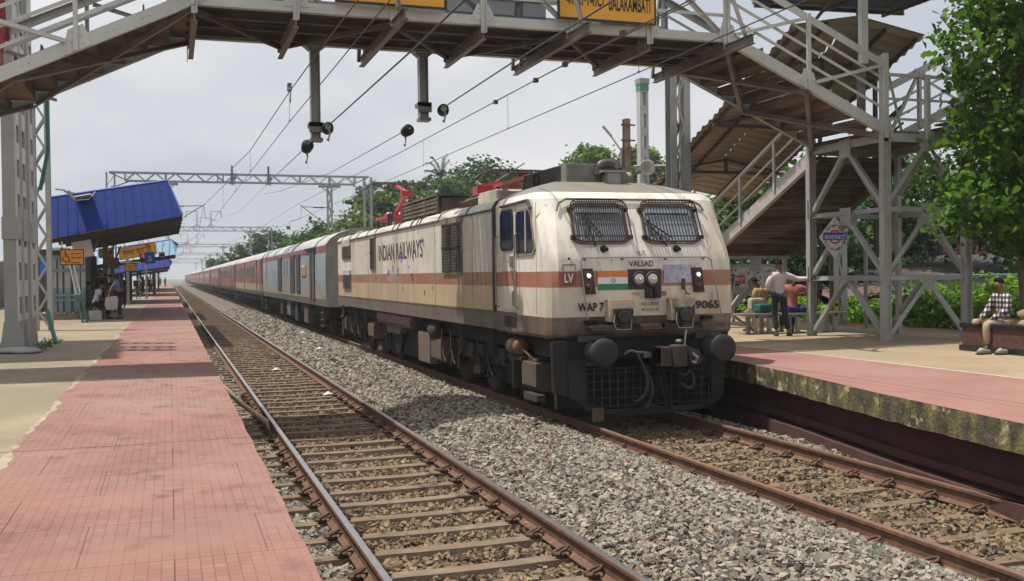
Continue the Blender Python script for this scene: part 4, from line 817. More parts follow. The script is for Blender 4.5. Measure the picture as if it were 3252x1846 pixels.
for y in (17.3, 20.0, 21.9, 23.6, 27.3, 29.85, 14.0): b = MB(); b.box(S_-.004, S_, y-.007, y+.007, 1.62, 3.28); b.build('panel_seam', mFrame, LOCO)
rs = random.Random(4)
def splash(b, y, z, r):
    n = 9; b.add([(S_-.005, y, z)]+[(S_-.005, y+r*rs.uniform(.5,1.2)*math.cos(2*math.pi*k/n), z+r*rs.uniform(.5,1.3)*math.sin(2*math.pi*k/n)) for k in range(n)], [(0, 1+k, 1+(k+1)%n) for k in range(n)])
for y, z, r, c in ((24.1,2.42,.06,0),(23.5,2.36,.07,0),(24.6,2.30,.07,0),(24.75,2.26,.05,0),(22.1,2.22,.05,1),(22.0,2.13,.05,1),(22.4,2.42,.035,0),(21.0,2.97,.06,0),(23.2,2.66,.09,0),(21.95,2.60,.05,0),(23.9,2.58,.04,0),(25.3,3.05,.03,0),(25.0,3.09,.025,0),(21.4,3.16,.03,0),(20.9,1.86,.05,1),(23.0,1.93,.05,1),(20.2,1.97,.03,1),(27.5,2.82,.03,1),(26.2,2.15,.04,1),(19.9,2.9,.025,1)):
    b = MB(); splash(b, y, z, r); splash(b, y+r*rs.uniform(-1,1), z+r*rs.uniform(-1.6,-.6), r*.6); b.build('paint_splash', M('splash_purple', (.22,.02,.42), .6, .2, 8) if c == 0 else M('splash_dark', (.06,.03,.04), .7, .2, 8), LOCO)
b = MB()
for y in (31.9, 32.05): b.tube([(5.2, y, 1.3),(5.18, y, .35)], .02)
b.tube([(5.2,31.9,.5),(5.2,32.05,.5)], .02); b.bar((5.1,31.8,.92),(5.3,32.3,.98),.05,.08); b.build('cab_ladder', mDust, LOCO)
# --- roof gear
b = MB(); b.box(6.10, 7.05, 15.15, 17.35, 3.66, 4.0); b.add([(7.05,15.15,3.66),(7.05,15.15,4.0),(7.05,17.3,4.0),(7.05,17.3,3.66),(7.35,15.15,3.66),(7.35,17.3,3.66)], [(0,4,1),(1,4,5,2),(2,5,3)])
ac = b.build('air_conditioner', M('hvac_grey', (.19,.18,.165), .7, .2, 2, col2=(.09,.085,.08), mix=(.5,.68)), LOCO, bevel=.012)
b = MB()
for i in range(9): b.box(6.085, 6.10, 15.4, 17.2, 3.70+.033*i, 3.715+.033*i)
b.tube([(6.07,16.5+.12*math.cos(a),3.84+.12*math.sin(a)) for a in np.linspace(0,6.3,15)], .015); b.build('louvre', mRub, ac)
b = MB(); b.box(6.70, 6.92, 14.86, 15.1, 3.60, 3.84); b.box(6.60, 7.0, 14.82, 15.14, 3.84, 3.87); duct = b.build('exhaust_duct', M('duct_grey', (.27,.26,.25), .6, .15, 3, col2=(.15,.14,.13), mix=(.5,.7)), LOCO)
b = MB(); b.tube(hose([(6.62, 15.05, 3.80),(6.64, 15.05, 3.95),(6.74, 15.04, 4.0),(6.88, 15.0, 3.98),(6.93,14.95,3.88)]), .075, 12); b.build('elbow_pipe', M('pipe_dark', (.06,.055,.05), .5, .3, 4), duct, True)
b = MB(); b.lathe((7.45, 15.35, 3.90), (-.1,-1,.05), [(0,.04),(.3,.045),(.42,.07),(.50,.135),(.5,.115),(.4,.04)], 16); b.lathe((7.25, 15.55, 3.80), (0,-1,0), [(0,.03),(.2,.04),(.3,.09)], 14); b.box(7.43, 7.47, 15.0, 15.06, 3.6, 3.86); b.build('horn', M('horn_grey', (.33,.31,.27), .5, .2, 4), LOCO, True)
b = MB(); b.prism([(0,0),(1.35,0),(1.35,.30),(1.15,.36),(.15,.36),(0,.30)], (5.95, 19.6, 3.5), (0,-1,0), (0,0,1), (1.3,0,0)); b.build('resistor_box', M('hood_grey', (.42,.39,.32), .65, .15, 2, col2=(.28,.25,.2), mix=(.5,.7)), LOCO, bevel=.02)
def insul(b, x, y, z0, h, r=.06):
    n = int(h/.045); pr = []
    for i in range(n): pr += [(i*h/n, r*.55),(i*h/n+.012, r),(i*h/n+.022, r*.55)]
    b.lathe((x, y, z0), (0,0,1), pr+[(h, r*.5)], 12)
for x, y in ((6.2, 20.1),(6.45, 20.5),(6.9, 20.6)): b = MB(); insul(b, x, y, 3.52, .38); b.build('insulator', mIns, LOCO, True)
b = MB(); b.box(6.05, 6.55, 19.95, 20.3, 3.90, 4.05); b.bar((6.1,20.2,4.05),(6.5,19.8,4.12),.06,.06); b.build('breaker_head', mRed, LOCO)
b = MB(); b.tube(hose([(6.2,20.1,4.05),(6.15,20.4,4.2),(6.3,20.6,4.05),(6.4,20.5,3.9)]), .012); b.tube([(6.4,20.5,3.93),(6.5,23,3.9),(6.4,26.5,3.88)], .014); b.tube([(6.5,18.3,4.35),(6.6,22.8,3.95)], .012); b.build('busbar', mSteel, LOCO)
# brake resistor crates in the middle
b = MB()
for y0, y1 in ((22.9, 26.6),): 
    b.box(5.95, 7.3, y0, y1, 3.56, 3.62)
    for z in (3.7, 3.8, 3.9, 3.98): b.box(5.95, 5.97, y0, y1, z, z+.06); b.box(5.95, 7.3, y1, y1+.02, z, z+.06)
    for y in (y0, y0+1.2, y0+2.5, y1): b.box(5.94, 5.99, y-.03, y+.03, 3.54, 4.1)
    b.box(5.93, 7.3, y0-.03, y1+.03, 4.08, 4.12); b.box(6.1, 7.2, y0+.1, y1-.1, 3.6, 4.05)
b.build('roof_resistor', M('resistor_brown', (.13,.09,.06), .8, .3, 3, col2=(.06,.05,.04), mix=(.45,.65)), LOCO)
# pantographs: rear one half raised, front one folded
def panto(yc, raised, d):
    p = thing_part('pantograph')
    b = MB()
    for x in (6.1, 7.2): b.bar((x, yc-.9, 3.95), (x, yc+.9, 3.95), .08, .07)
    for y in (-.8, .8): b.bar((6.1, yc+y, 3.95), (7.2, yc+y, 3.95), .08, .07)
    if raised:
        k = (6.66, yc+d*1.0, 4.02); el = (6.66, yc-d*.9, 4.66); tp = (6.66, yc+d*.75, 5.02)
        b.bar(k, el, .11, .10); b.bar(el, tp, .10, .07); b.box(6.48, 6.84, el[1]-.1, el[1]+.1, 4.55, 4.70); b.ball((6.5, yc+d*.9, 4.05), .16); b.ball((6.85, yc+d*.9, 4.05), .16); b.box(6.2, 7.1, yc+d*.7, yc+d*1.3, 3.9, 4.05)
    else:
        b.bar((6.66, yc-d*.9, 3.98), (6.66, yc+d*.9, 4.03), .12, .09); b.bar((6.66, yc-d*.9, 4.04), (6.66, yc+d*1.0, 4.16), .09, .06); b.box(6.35, 7.0, yc-.3, yc+.3, 3.86, 3.98); b.ball((6.4, yc-.4, 4.0), .12, .2, .08)
    p = b.build('pantograph', mRed, LOCO)
    b = MB(); yh = yc+d*.8 if raised else yc+d*1.0; zh = 5.08 if raised else 4.26
    for dy in (-.22, .22): b.tube(hose([(5.75, yh+dy, zh-.2),(5.95, yh+dy, zh-.02),(6.3, yh+dy, zh),(7.0, yh+dy, zh),(7.35, yh+dy, zh-.02),(7.55, yh+dy, zh-.2)]), .022, 6)
    for x in (6.3, 7.0): b.bar((x, yh-.25, zh-.03), (x, yh+.25, zh-.03), .03, .04)
    b.box(6.55, 6.75, yh-.2, yh+.2, zh-.12, zh-.04); b.build('pan_head', mLouv, p)
    b = MB()
    for x in (6.12, 7.2):
        for y in (-.8, .8): insul(b, x, yc+y, 3.52, .40, .065)
    b.build('insulator', mIns, p, True)
def thing_part(n): return None
panto(30.0, True, 1); panto(18.0, False, 1)
b = MB(); insul(b, 6.0, 28.2, 3.52, .5, .07); b.build('insulator', mIns, LOCO, True); b = MB(); insul(b, 6.0, 28.6, 3.52, .5, .07); b.build('insulator', mIns, LOCO, True)
b = MB(); b.box(5.9, 7.2, 20.9, 22.3, 3.5, 3.66); b.box(5.7, 7.6, 31.2, 32.3, 3.5, 3.64); b.box(5.75, 6.1, 26.75, 27.0, 3.5, 3.68); b.build('roof_hatch', mRoofL, LOCO)
# ================================================================ coaches behind the locomotive
mVan = bodypaint('generator_van_paint', [(1.72, (.31,.29,.24)),(2.08, (.25,.32,.34)),(3.05, (.27,.33,.385)),(9, (.25,.055,.06))])
mRed1 = bodypaint('coach_red_tan', [(1.30, (.18,.15,.125)),(1.84, (.37,.30,.20)),(9, (.225,.046,.05))]); mRed2 = bodypaint('coach_red', [(1.36, (.13,.10,.085)),(9, (.215,.052,.055))])
mCRoof = M('coach_roof_silver', (.40,.40,.395), .6, .12, .8, spec=.3, col2=(.30,.29,.275), mix=(.5,.72), streak=(3,.3,1)); mEnd = M('coach_end_grey', (.26,.255,.23), .7, .2, 1.2, col2=(.17,.13,.10), mix=(.48,.68))
CS = 1.57
PROF = [(-1.50,1.16),(-CS,1.42),(-CS,2.6),(-1.545,3.32),(-1.40,3.52),(-1.1,3.72),(-.62,3.88),(0,3.94)]; PROF = PROF+[(-a, z) for a, z in PROF[-2::-1]]
def coach(y0, y1, paint, name, label, cat):
    t = thing(name, label, cat, (LX, y0, 0)); b = MB(); lo = [p for p in PROF if p[1] < 3.4]
    loft(b, [(-1.50,1.16),(-CS,1.42),(-CS,2.6),(-1.545,3.33),(1.545,3.33),(CS,2.6),(CS,1.42),(1.50,1.16)], y0, y1); b.build('body', paint, t)
    b = MB(); loft(b, [(-1.552,3.30)]+PROF[3:-3]+[(1.552,3.30)], y0+.05, y1-.03); o = b.build('roof', mCRoof, t); o.data.set_sharp_from_angle(angle=R_(40))
    b = MB(); b.box(LX-.75, LX+.75, y1, y1+.55, 1.2, 3.6); b.build('gangway', mRub, t)
    b = MB(); b.box(LX-1.3, LX+1.3, y0+.8, y1-.8, .75, 1.16); b.build('underframe', mDark, t)
    return t
def cbogie(t, yc, detail):
    b = MB()
    b.box(LX-1.05, LX+1.05, yc-.2, yc+.2, .55, .7)
    for s in (-1, 1): b.bar((LX+s*1.05, yc-1.7, .62), (LX+s*1.05, yc+1.7, .62), .12, .22)
    bo = b.build('bogie', mDark, t)
    if detail:
        for dy in (-1.28, 1.28):
            for s in (-1, 1):
                b = MB(); b.lathe((LX+s*.92, yc+dy, .46), (-s,0,0), [(0,.3),(.02,.44),(.12,.46),(.14,.49)], 22); b.build('wheel', mDust2, bo, True)
def steps(t, y):
    b = MB()
    for z in (.42,.66,.9): b.box(LX-1.5, LX-1.25, y-.25, y+.25, z, z+.025)
    for dy in (-.26,.26): b.box(LX-1.46, LX-1.42, y+dy-.02, y+dy+.02, .4, 1.2)
    b.build('foot_step', mDust, t)
V = coach(34.95, 59.6, mVan, 'generator_van', 'grey generator van with louvres coupled right behind the locomotive', 'train coach'); XS = LX-CS
b = MB(); loft(b, PROF, 34.93, 34.96); b.build('end_wall', mEnd, V)
for y0, y1 in ((50.9,49.2),(45.6,43.9),(43.3,42.0)):
    b = MB(); b.box(XS-.02, XS+.02, y1, y0, 1.58, 3.16); f = b.build('louvre', mLouv, V); b = MB()
    for i in range(26): b.bar((XS-.035, y1, 1.62+i*.06), (XS-.035, y0, 1.62+i*.06), .02, .026)
    b.build('slat', M('slat_grey', (.16,.165,.165), .6, .15, 5), f)
for y in (48.2, 46.9): b = MB(); b.box(XS-.012, XS+.01, y-.28, y+.28, 2.22, 3.0); f = b.build('vent_frame', M('frame_grey', (.30,.31,.32), .6, .1, 4), V); b = MB(); b.box(XS-.016, XS, y-.2, y+.2, 2.27, 2.95); b.build('vent', M('vent_grey', (.17,.20,.24), .5, .15, 4), f)
b = MB(); b.box(XS-.03, XS+.01, 40.1, 41.45, 2.25, 2.70); f = b.build('notice_box', M('tan_box', (.42,.25,.10), .6, .15, 4), V); b = MB(); b.box(XS-.036, XS, 40.2, 41.35, 2.61, 2.67); b.build('notice_label', M('flag_white', (.72,.73,.74)), f)
b = MB(); b.box(XS-.008, XS+.02, 37.6, 39.0, 1.34, 3.20); f = b.build('sliding_door', mLouv, V); b = MB(); b.box(XS-.03, XS, 38.6, 38.98, 1.36, 3.18); b.build('door_edge', M('door_brown', (.10,.075,.06), .7, .2, 5), f)
b = MB()
for i in range(24): b.box(XS-.045, XS-.008, 37.62, 38.0, 1.40+i*.075, 1.435+i*.075)
b.build('door_rack', M('slat_grey', (.16,.165,.165)), f)
b = MB(); b.box(XS-.06, XS+.01, 37.4, 40.2, 3.25, 3.31); b.build('door_ledge', mLouv, V)
text('1234', .5, .05, (XS-.005, 41.2, 2.86), (0,-1,0), (0,0,1), M('letter_grey', (.16,.18,.2)), V) if False else None
for y in (39.5, 55.4): cbogie(V, y, True)
for y in (59.0, 36.6): steps(V, y)
for i, (y0, y1, z0, z1) in enumerate(((41,42.3,.35,1.1),(44.5,45.4,.3,1.1),(47.3,48.6,.45,1.1),(50.5,51.6,.4,1.1))): b = MB(); b.box(5.25, 5.6, y0, y1, z0, z1); b.build('equipment_box', (mSand, mDust2, M('slat_grey', (.16,.165,.165)), mDust2)[i], V, bevel=.01)
for y in (37.5, 44.5, 45.2, 47.0, 48.3, 53.0, 57.5): b = MB(); b.prism([(a*1.006, z+.004) for a, z in PROF[3:7]]+[(a*1.006, z+.016) for a, z in PROF[6:2:-1]], (LX, y, 0), (1,0,0), (0,0,1), (0,.28,0)); b.build('roof_vent', mLouv, V)
# red passenger coaches
ORD = ['first', 'second', 'third', 'fourth', 'fifth', 'sixth', 'seventh', 'eighth', 'ninth', 'tenth', 'eleventh', 'twelfth']
mSlot = M('window_slot', (.03,.028,.028), .6, .2, 5); mBarS = M('window_bar', (.33,.31,.27), .5, .1, 5)
for i in range(12):
    y0 = 60.45+26.0*i; y1 = y0+25.3
    t = coach(y0, y1, mRed1 if i == 0 else mRed2, 'passenger_coach', ('red coach with tan lower side, %s behind the grey generator van' if i == 0 else 'red passenger coach, %s behind the grey generator van') % ORD[i], 'train coach'); t['group'] = 'red coaches of the train'
    if i < 3:
        for (ya, ye) in ((y0+4.9, y0+13.1),(y0+15.2, y0+23.6)) if i < 2 else ((y0+4, y0+21.5),):
            k = 7; w = (ye-ya)/k
            if i == 2: continue
            for j in range(k):
                b = MB(); b.box(XS-.006, XS+.02, ya+j*w+.12, ya+(j+1)*w-.12, 2.24, 2.88); f = b.build('window', mSlot, t); b = MB()
                for q in range(3): yy_ = ya+j*w+.3+q*(w-.6)/2; b.box(XS-.02, XS-.006, yy_-.03, yy_+.03, 2.24, 2.88)
                b.box(XS-.02, XS, ya+j*w-.05, ya+j*w+.1, 2.2, 2.92); b.build('window_bar', mBarS, f)
        for y in (y0+3.4, y0+14.2, y0+24.3): b = MB(); b.box(XS-.02, XS+.01, y-.12, y+.12, 1.35, 3.28); b.build('door_pillar', M('pillar_dark', (.09,.035,.035), .6, .2, 5), t)
        b = MB(); b.box(XS-.01, XS+.01, y0+.5, y0+1.6, 1.4, 3.2); f = b.build('door', M('door_redbrown', (.25,.085,.06), .6, .2, 2, col2=(.31,.22,.16), mix=(.45,.65)), t)
        for y in (y0+5.5, y0+14.8, y0+20): b = MB(); b.box(XS-.03, XS, y-.2, y+.2, 3.02, 3.14); b.build('lamp_box', M('letter_cream', (.55,.42,.30)), t)
        cbogie(t, y0+4, i == 0); cbogie(t, y1-4, False); steps(t, y0+1); steps(t, y1-1)
    if i >= 2:
        b = MB(); b.box(XS-.006, XS+.02, y0+3.5, y1-3.5, 2.28, 2.84); b.build('window_band', M('coach_glass', (.12,.065,.065), .25, .25, .6), t)
        [MB().box(XS-.02, XS+.01, y-.1, y+.1, 1.4, 3.28).build('door', M('pillar_dark', (.09,.035,.035)), t) for y in (y0+1.2, y1-1.2)]
# ================================================================ overhead line
mGal = M('galvanised', (.30,.31,.31), .5, .1, 1.5, metal=.35, col2=(.24,.22,.2), mix=(.55,.75)); mGalD = M('galvanised_dark', (.20,.20,.20), .55, .15, 2, metal=.3); mWire = M('wire_dark', (.06,.06,.062), .5, .1, 3, metal=.3)
def boom(b, x0, x1, y, z0, z1, w=.45, n=13, t=.075):
    for dy in (-w/2, w/2):
        b.bar((x0, y+dy, z1), (x1, y+dy, z1), t, t); b.bar((x0+.8, y+dy, z0), (x1-.8, y+dy, z0), t, t)
        for i in range(n):
            xa = x0+.8+(x1-x0-1.6)*i/n; xb_ = x0+.8+(x1-x0-1.6)*(i+1)/n; b.bar((xa, y+dy, z1 if i % 2 else z0), (xb_, y+dy, z0 if i % 2 else z1), .04, .04)
        for x in (x0+.8, x1-.8, x0+(x1-x0)*.4, x0+(x1-x0)*.42, x0+(x1-x0)*.72): b.bar((x, y+dy, z0), (x, y+dy, z1), .06, .06)
def lattice_mast(b, x, y, z0, z1, w=.5, d=.3, c=.12, pitch=.55, face='y'):
    for s in (-1, 1): b.ubar((x+s*(w/2-c/2), y, z0), (x+s*(w/2-c/2), y, z1), c, d, .014, (0,1,0), sx=s)
    n = int((z1-z0)/pitch)
    for i in range(n):
        for q in (-1, 1):
            za = z0+.15+i*pitch; s = 1 if i % 2 else -1
            b.bar((x-s*(w/2-c), y+q*d/2, za), (x+s*(w/2-c), y+q*d/2, za+pitch), .055, .012, (0,1,0))
def insulator_string(b, p, q, r=.055, n=7):
    p = Vector(p); q = Vector(q); d = (q-p); L_ = d.length; pr = []
    for i in range(n): pr += [(L_*i/n, r*.5),(L_*(i+.3)/n, r),(L_*(i+.6)/n, r*.5)]
    b.lathe(p, d, pr+[(L_, r*.4)], 10)
for k, Y in enumerate((58, 118, 178, 238, 300, 365)):
    t = thing('overhead_portal', ['lattice portal spanning the tracks just past the locomotive', 'second lattice portal over the tracks, beyond the nearest one', 'third lattice portal over the tracks, smaller and further off', 'fourth lattice portal, faint in the distance', 'fifth lattice portal, faint in the haze', 'farthest lattice portal near the vanishing point'][k], 'overhead portal', (4, Y, PZ), 'lattice portals of the overhead line')
    b = MB(); boom(b, -2.97, 11.0, Y, 7.5, 7.94, n=24 if k < 2 else 12, t=.075 if k < 2 else .09); b.build('boom', mGal, t)
    for x in (-2.9, 10.95):
        b = MB()
        for dx in (-.2, .2): 
            for dy in (-.2, .2): b.bar((x+dx, Y+dy, .5), (x+dx, Y+dy, 7.94), .07, .07)
        s = 1 if x < 0 else -1
        for i in range(12): b.bar((x-.2, Y-.2, .8+i*.58), (x+.2, Y-.2, 1.38+i*.58), .04, .03) if i % 2 else b.bar((x+.2, Y-.2, .8+i*.58), (x-.2, Y-.2, 1.38+i*.58), .04, .03)
        b.bar((x, Y, 7.1), (x+s*1.0, Y, 7.5), .06, .06); b.bar((x, Y, 7.9), (x+s*.9, Y, 7.5), .06, .06); b.bar((x, Y, 7.2), (x+s*.45, Y, 7.2), .05, .05); b.build('leg', mGal, t)
    for x, s in ((-.1, 1),(8.75, -1)):
        b = MB(); b.bar((x-.62, Y, 7.36), (x+.62, Y, 7.36), .25, .12); lattice_mast(b, x, Y, 4.9, 7.3, .32, .2, .09, .42); b.bar((x-.4, Y, 7.25), (x, Y, 7.05), .05, .05); b.bar((x+.4, Y, 7.25), (x, Y, 7.05), .05, .05); b.box(x-.06, x+.06, Y-.06, Y+.06, 7.3, 7.9); b.build('drop_arm', mGal, t)
        if k < 4:
            b = MB(); xt = XL-.5 if s > 0 else XR+.5; b.tube([(x, Y, 6.15), (xt, Y, 6.2)], .022, 5); b.tube([(x, Y, 5.0), (xt+.1*s, Y, 6.3)], .026, 5); b.tube([(xt, Y, 6.2), (xt+.1*s, Y, 5.5), (xt+.7*s, Y, 5.38)], .016, 5); b.build('cantilever', mGalD, t)
            b = MB(); insulator_string(b, (x+s*.35, Y, 6.16), (x+s*.95, Y, 6.17)); insulator_string(b, (x+s*.1, Y, 5.05), (x+s*.42, Y, 5.35)); b.build('insulator', mRub, t)
    if k == 0:
        for x in (3.38, 5.35):
            b = MB(); insulator_string(b, (x, Y, 8.0), (x, Y, 8.45), .075, 6); b.box(x-.1, x+.1, Y-.1, Y+.1, 7.94, 8.02); b.build('insulator', mRub, t)
            b = MB(); b.lathe((x+.1, Y-.25, 7.72), (0,-1,0), [(0,.10),(.05,.10),(.06,.05)], 14); b.box(x-.14, x+.1, Y-.3, Y+.3, 7.42, 7.5); b.box(x-.1, x+.05, Y-.28, Y-.2, 7.5, 8.0); b.tube([(x+.12,Y-.3,7.66),(x+.05,Y-.3,7.3)], .025); b.build('pulley', mGalD, t)
    elif k < 4:
        for x, s in ((3.0, -1),(4.5, 1)):
            b = MB()
            for dx in (-.07,.07): b.bar((x+dx, Y, 7.95), (x+dx, Y, 9.7), .05, .05)
            b.bar((x, Y, 9.68), (x+s*1.15, Y, 9.68), .05, .05); b.bar((x-.4, Y, 7.97), (x, Y, 8.25), .05, .05); b.bar((x+.4, Y, 7.97), (x, Y, 8.25), .05, .05); b.build('mast_extension', mGal, t)
            b = MB(); insulator_string(b, (x+s*1.1, Y, 9.6), (x+s*1.12, Y, 9.0)); b.build('insulator', mRub, t)
        b = MB(); b.tube([(3.2, Y, 8.95), (4.5, Y, 9.0)], .025, 5); b.tube([(2.6,Y,8.8),(3.6,Y,8.5)], .02, 5); b.build('cross_bar', mGalD, t)
def wire(label, pts, r=.011, drops=(), cat='wire', rd=.004):
    b = MB(); P_ = [Vector(p) for p in pts]; b.tube(P_, r, 5); o = b.build('overhead_wire', mWire); tag(o, label, cat, 'overhead wires')
    for x, y, z0, z1 in drops: b = MB(); b.tube([(x, y, z0), (x, y, z1)], rd, 4); b.ball((x, y, z1), .02, .03, .02, 6, 4); b.build('dropper', mWire, o)
    return o
wire('lower contact wire running straight above the empty near track', [(2.34,2,5.15),(2.34,20.7,5.34),(2.3,58,5.38),(2.4,118,5.38),(2.3,178,5.38),(2.34,400,5.38)], .0085, [(2.34,20.65,5.9,5.36),(2.34,31,5.98,5.4),(2.34,38,6.15,5.4),(2.34,47,6.4,5.4)])
wire('sagging catenary wire above the empty near track with a dropper clamp', [(2.34,2,5.45),(2.34,17,5.86),(2.34,20.6,5.93),(2.34,31,6.0),(2.40,42,6.55),(3.38,58,8.36)], .011)
wire('catenary continuing over the empty track past the first portal', [(2.34,40,6.05),(1.85,58,6.25),(2.34,88,5.95),(2.0,118,6.25),(2.34,148,5.95),(2.0,178,6.25),(2.34,300,6.2)], .011)
wire('contact wire right above the locomotive and its train', [(6.65,2,5.15),(6.65,13,5.19),(6.65,27,5.24),(6.7,58,5.38),(6.6,118,5.38),(6.65,400,5.38)], .0085, [(6.65,19.7,5.88,5.22),(6.65,13.6,5.86,5.2),(6.65,27,5.92,5.24),(6.65,38,6.0,5.3)])
wire('upper catenary wire above the locomotive with paired clamps', [(6.65,2,5.75),(6.65,13,5.86),(6.65,17,5.90),(6.65,30,5.93),(6.65,42,6.05),(6.9,58,6.3),(6.65,88,6.0),(6.65,118,6.3),(6.65,300,6.2)], .011)
b = MB(); b.tube([(6.71,12,5.84),(6.70,16.9,5.92),(6.69,20.6,5.94)], .009, 5); [b.box(6.64,6.72,y-.05,y+.05,5.87,5.95) for y in (14.2, 16.6, 18.1, 20.6)]; tag(b.build('wire_splice', mWire), 'twin clamped jumper wire alongside the catenary over the locomotive', 'wire', 'overhead wires')
b = MB(); b.ball((2.34,20.6,5.97), .05,.09,.05); b.box(2.3,2.38,20.55,20.7,5.95,6.1); b.tube([(2.34,20.4,5.9),(2.33,20.35,5.75),(2.34,20.5,5.7)], .012); tag(b.build('wire_clamp', mGalD), 'black clamp on the catenary wire left of the first hanging post', 'clamp')
wire('feeder wire from the shorter hanging post up towards the viewer', [(2.78,18.5,4.96),(2.75,11.6,4.87),(2.75,4,4.9)], .012)
wire('feeder wire from the shorter hanging post to the portal pulley', [(2.5,19.0,4.68),(3.4,34,5.6),(5.35,57.8,7.55)], .010); wire('feeder wire leaving the portal pulley for the next portal', [(5.35,58.2,7.5),(5.5,85,7.6),(5.62,118,9.0),(5.62,178,9.0)], .010)
wire('feeder wire from the longer hanging post up towards the viewer', [(4.92,18.3,5.36),(4.75,13.9,5.28),(4.7,4,5.2)], .012); wire('feeder wire from the longer hanging post towards the far portal', [(4.5,19.2,5.1),(5.2,34,5.71),(5.2,50.7,6.44),(5.1,58,6.9)], .010)
wire('thin return wire left of the portals', [(-2.4,58,8.0),(1.85,118,9.0),(1.85,178,9.0)], .009)
# hanging posts under the footbridge
def drop_post(x, zb_, label, ins):
    t = thing('hanging_post', label, 'drop post', (x, 18.75, 6.5), 'insulator posts hung under the footbridge'); b = MB()
    b.box(x-.085, x+.085, 18.74, 18.76, zb_, 6.45); b.box(x-.085, x-.07, 18.66, 18.84, zb_, 6.45); b.box(x+.07, x+.085, 18.66, 18.84, zb_, 6.45); b.prism([(-.24,.12),(.24,.12),(.085,0),(-.085,0)], (x, 18.66, 6.36), (1,0,0), (0,0,1), (0,.2,0)); b.build('post', mGal, t)
    b = MB(); b.box(x-.13, x+.13, 18.6, 18.9, zb_+.22, zb_+.30); b.box(x-.13, x+.13, 18.6, 18.66, zb_+.12, zb_+.3); b.box(x-.10, x+.12, 18.62, 18.88, zb_-.04, zb_+.02); b.build('bracket', mGalD, t)
    for (dx, dy, dz, ax) in ins:
        c = Vector((x+dx, 18.75+dy, zb_+dz)); a = Vector(ax).normalized(); b = MB(); b.lathe(c-a*.13, a, [(0,.05),(.02,.10),(.22,.115),(.25,.08)], 16); i_ = b.build('insulator', mRub, t, True)
        b = MB(); b.lathe(c-a*.16, -a, [(0,.06),(.03,.055),(.04,.02)], 12) if dy < 0 else b.lathe(c-a*.14, -a, [(0,.06),(.03,.055),(.04,.02)], 12); b.tube([c+a*-.18, c+a*-.18+Vector((.03,0,-.12)), c+a*-.15+Vector((.0,0,-.26)), c+a*-.12+Vector((-.02,0,-.22))], .018, 6); b.build('clevis', mGal, i_); b = MB(); b.tube([c+a*.1, c+a*.22], .015, 5); b.build('eye_bolt', mGal, i_)
drop_post(2.59, 4.74, 'shorter grey insulator post hanging under the footbridge above the near track', ((.2,-.15,.2,(.1,1,0)),(-.12,.3,-.1,(0,-1,.2))))
drop_post(4.63, 5.19, 'wider grey insulator post hanging under the footbridge between the tracks', ((.34,-.2,.16,(.2,1,0)),(-.24,.35,-.18,(.1,-1,.1))))
# ---------------------------------------------------------------- masts and poles on the right platform
t = thing('lattice_mast', 'tall galvanised lattice mast rising behind the locomotive roof', 'mast', (12.33, 23, RZ)); b = MB(); lattice_mast(b, 12.33, 23, RZ-.0, 7.7, .56, .30, .18, .62); b.build('mast', mGal, t)

t = thing('battened_mast', 'pale battened mast with a green band at its top behind the locomotive', 'mast', (16.27, 33, .5)); b = MB()
for s in (-1, 1): b.box(16.27+s*.12-.045, 16.27+s*.12+.045, 32.85, 33.15, .5, 9.15)
for i in range(11): b.box(16.15, 16.39, 32.84, 32.86, .9+i*.78, 1.2+i*.78)
b.build('mast', M('mast_pale', (.42,.42,.43), .6, .1, 2), t); b = MB(); b.box(16.10, 16.44, 32.82, 33.18, 8.75, 9.0); b.build('band', M('band_green', (.08,.26,.17), .6, .15, 4), t); MB().box(16.08, 16.46, 32.8, 33.2, 9.0, 9.2).build('cap', mGal, t); MB().box(16.05,16.5,32.8,33.2,6.0,6.06).build('clamp', mGal, t)
b = MB(); b.tube([(15.9, 33, 6.05),(17.2, 31.5, 5.95),(18.9, 31, 5.9)], .05, 6); [b.box(x-.03, x+.03, 31.8, 31.9, 4.2, 5.95) for x in (16.9,)]; b.tube([(16.4,32,4.4),(18.5,32,4.2)], .025, 5); tag(b.build('pipe_rail', M('pipe_blue_grey', (.12,.13,.16), .5, .1, 3)), 'thin horizontal pipe between the battened mast and the stair roof', 'pipe')
t = thing('rusty_pole', 'rusty brown steel pole with crossed clamps behind the locomotive', 'pole', (14.2, 30, .5)); b = MB(); b.ibar((14.2,30,.5),(14.2,30,7.24),.2,.2,.02,(0,1,0)); b.build('pole', M('pole_rust', (.20,.125,.09), .8, .25, 3, col2=(.33,.29,.26), mix=(.5,.7)), t)
for z in (6.5, 7.0): b = MB(); b.box(13.95, 14.45, 29.86, 29.89, z, z+.05); b.build('clamp', mRust, t)
t = thing('street_lamp', 'slanting arm street lamp left of the rusty pole', 'street lamp', (13.9, 30, .5)); b = MB(); b.tube([(14.06, 30.1, .5),(14.06, 30.1, 6.25)], .04, 8); b.build('pole', mGal, t); b = MB(); b.tube([(14.06, 30.1, 6.2),(13.62, 30, 6.7)], .025, 6); b.bar((13.66, 30, 6.66), (13.36, 30, 6.98), .10, .05); b.build('lamp_head', M('lamp_grey', (.36,.37,.38), .5, .1, 4), t)
t = thing('yellow_banded_mast', 'lattice mast with a yellow lettered band behind the landing tower', 'mast', (16.65, 22.4, RZ)); b = MB(); lattice_mast(b, 16.7, 22.4, .5, 4.6, .42, .2, .16, .36); b.build('mast', mPost, t); b = MB(); b.box(16.47, 16.62, 22.27, 22.29, .95, 1.75); b.build('band', M('band_yellow', (.66,.38,.03), .6, .2, 5), t); 
for z in (1.52, 1.28, 1.06): b = MB(); b.box(16.49, 16.60, 22.264, 22.266, z, z+.07); b.build('number_mark', mBlk, t)
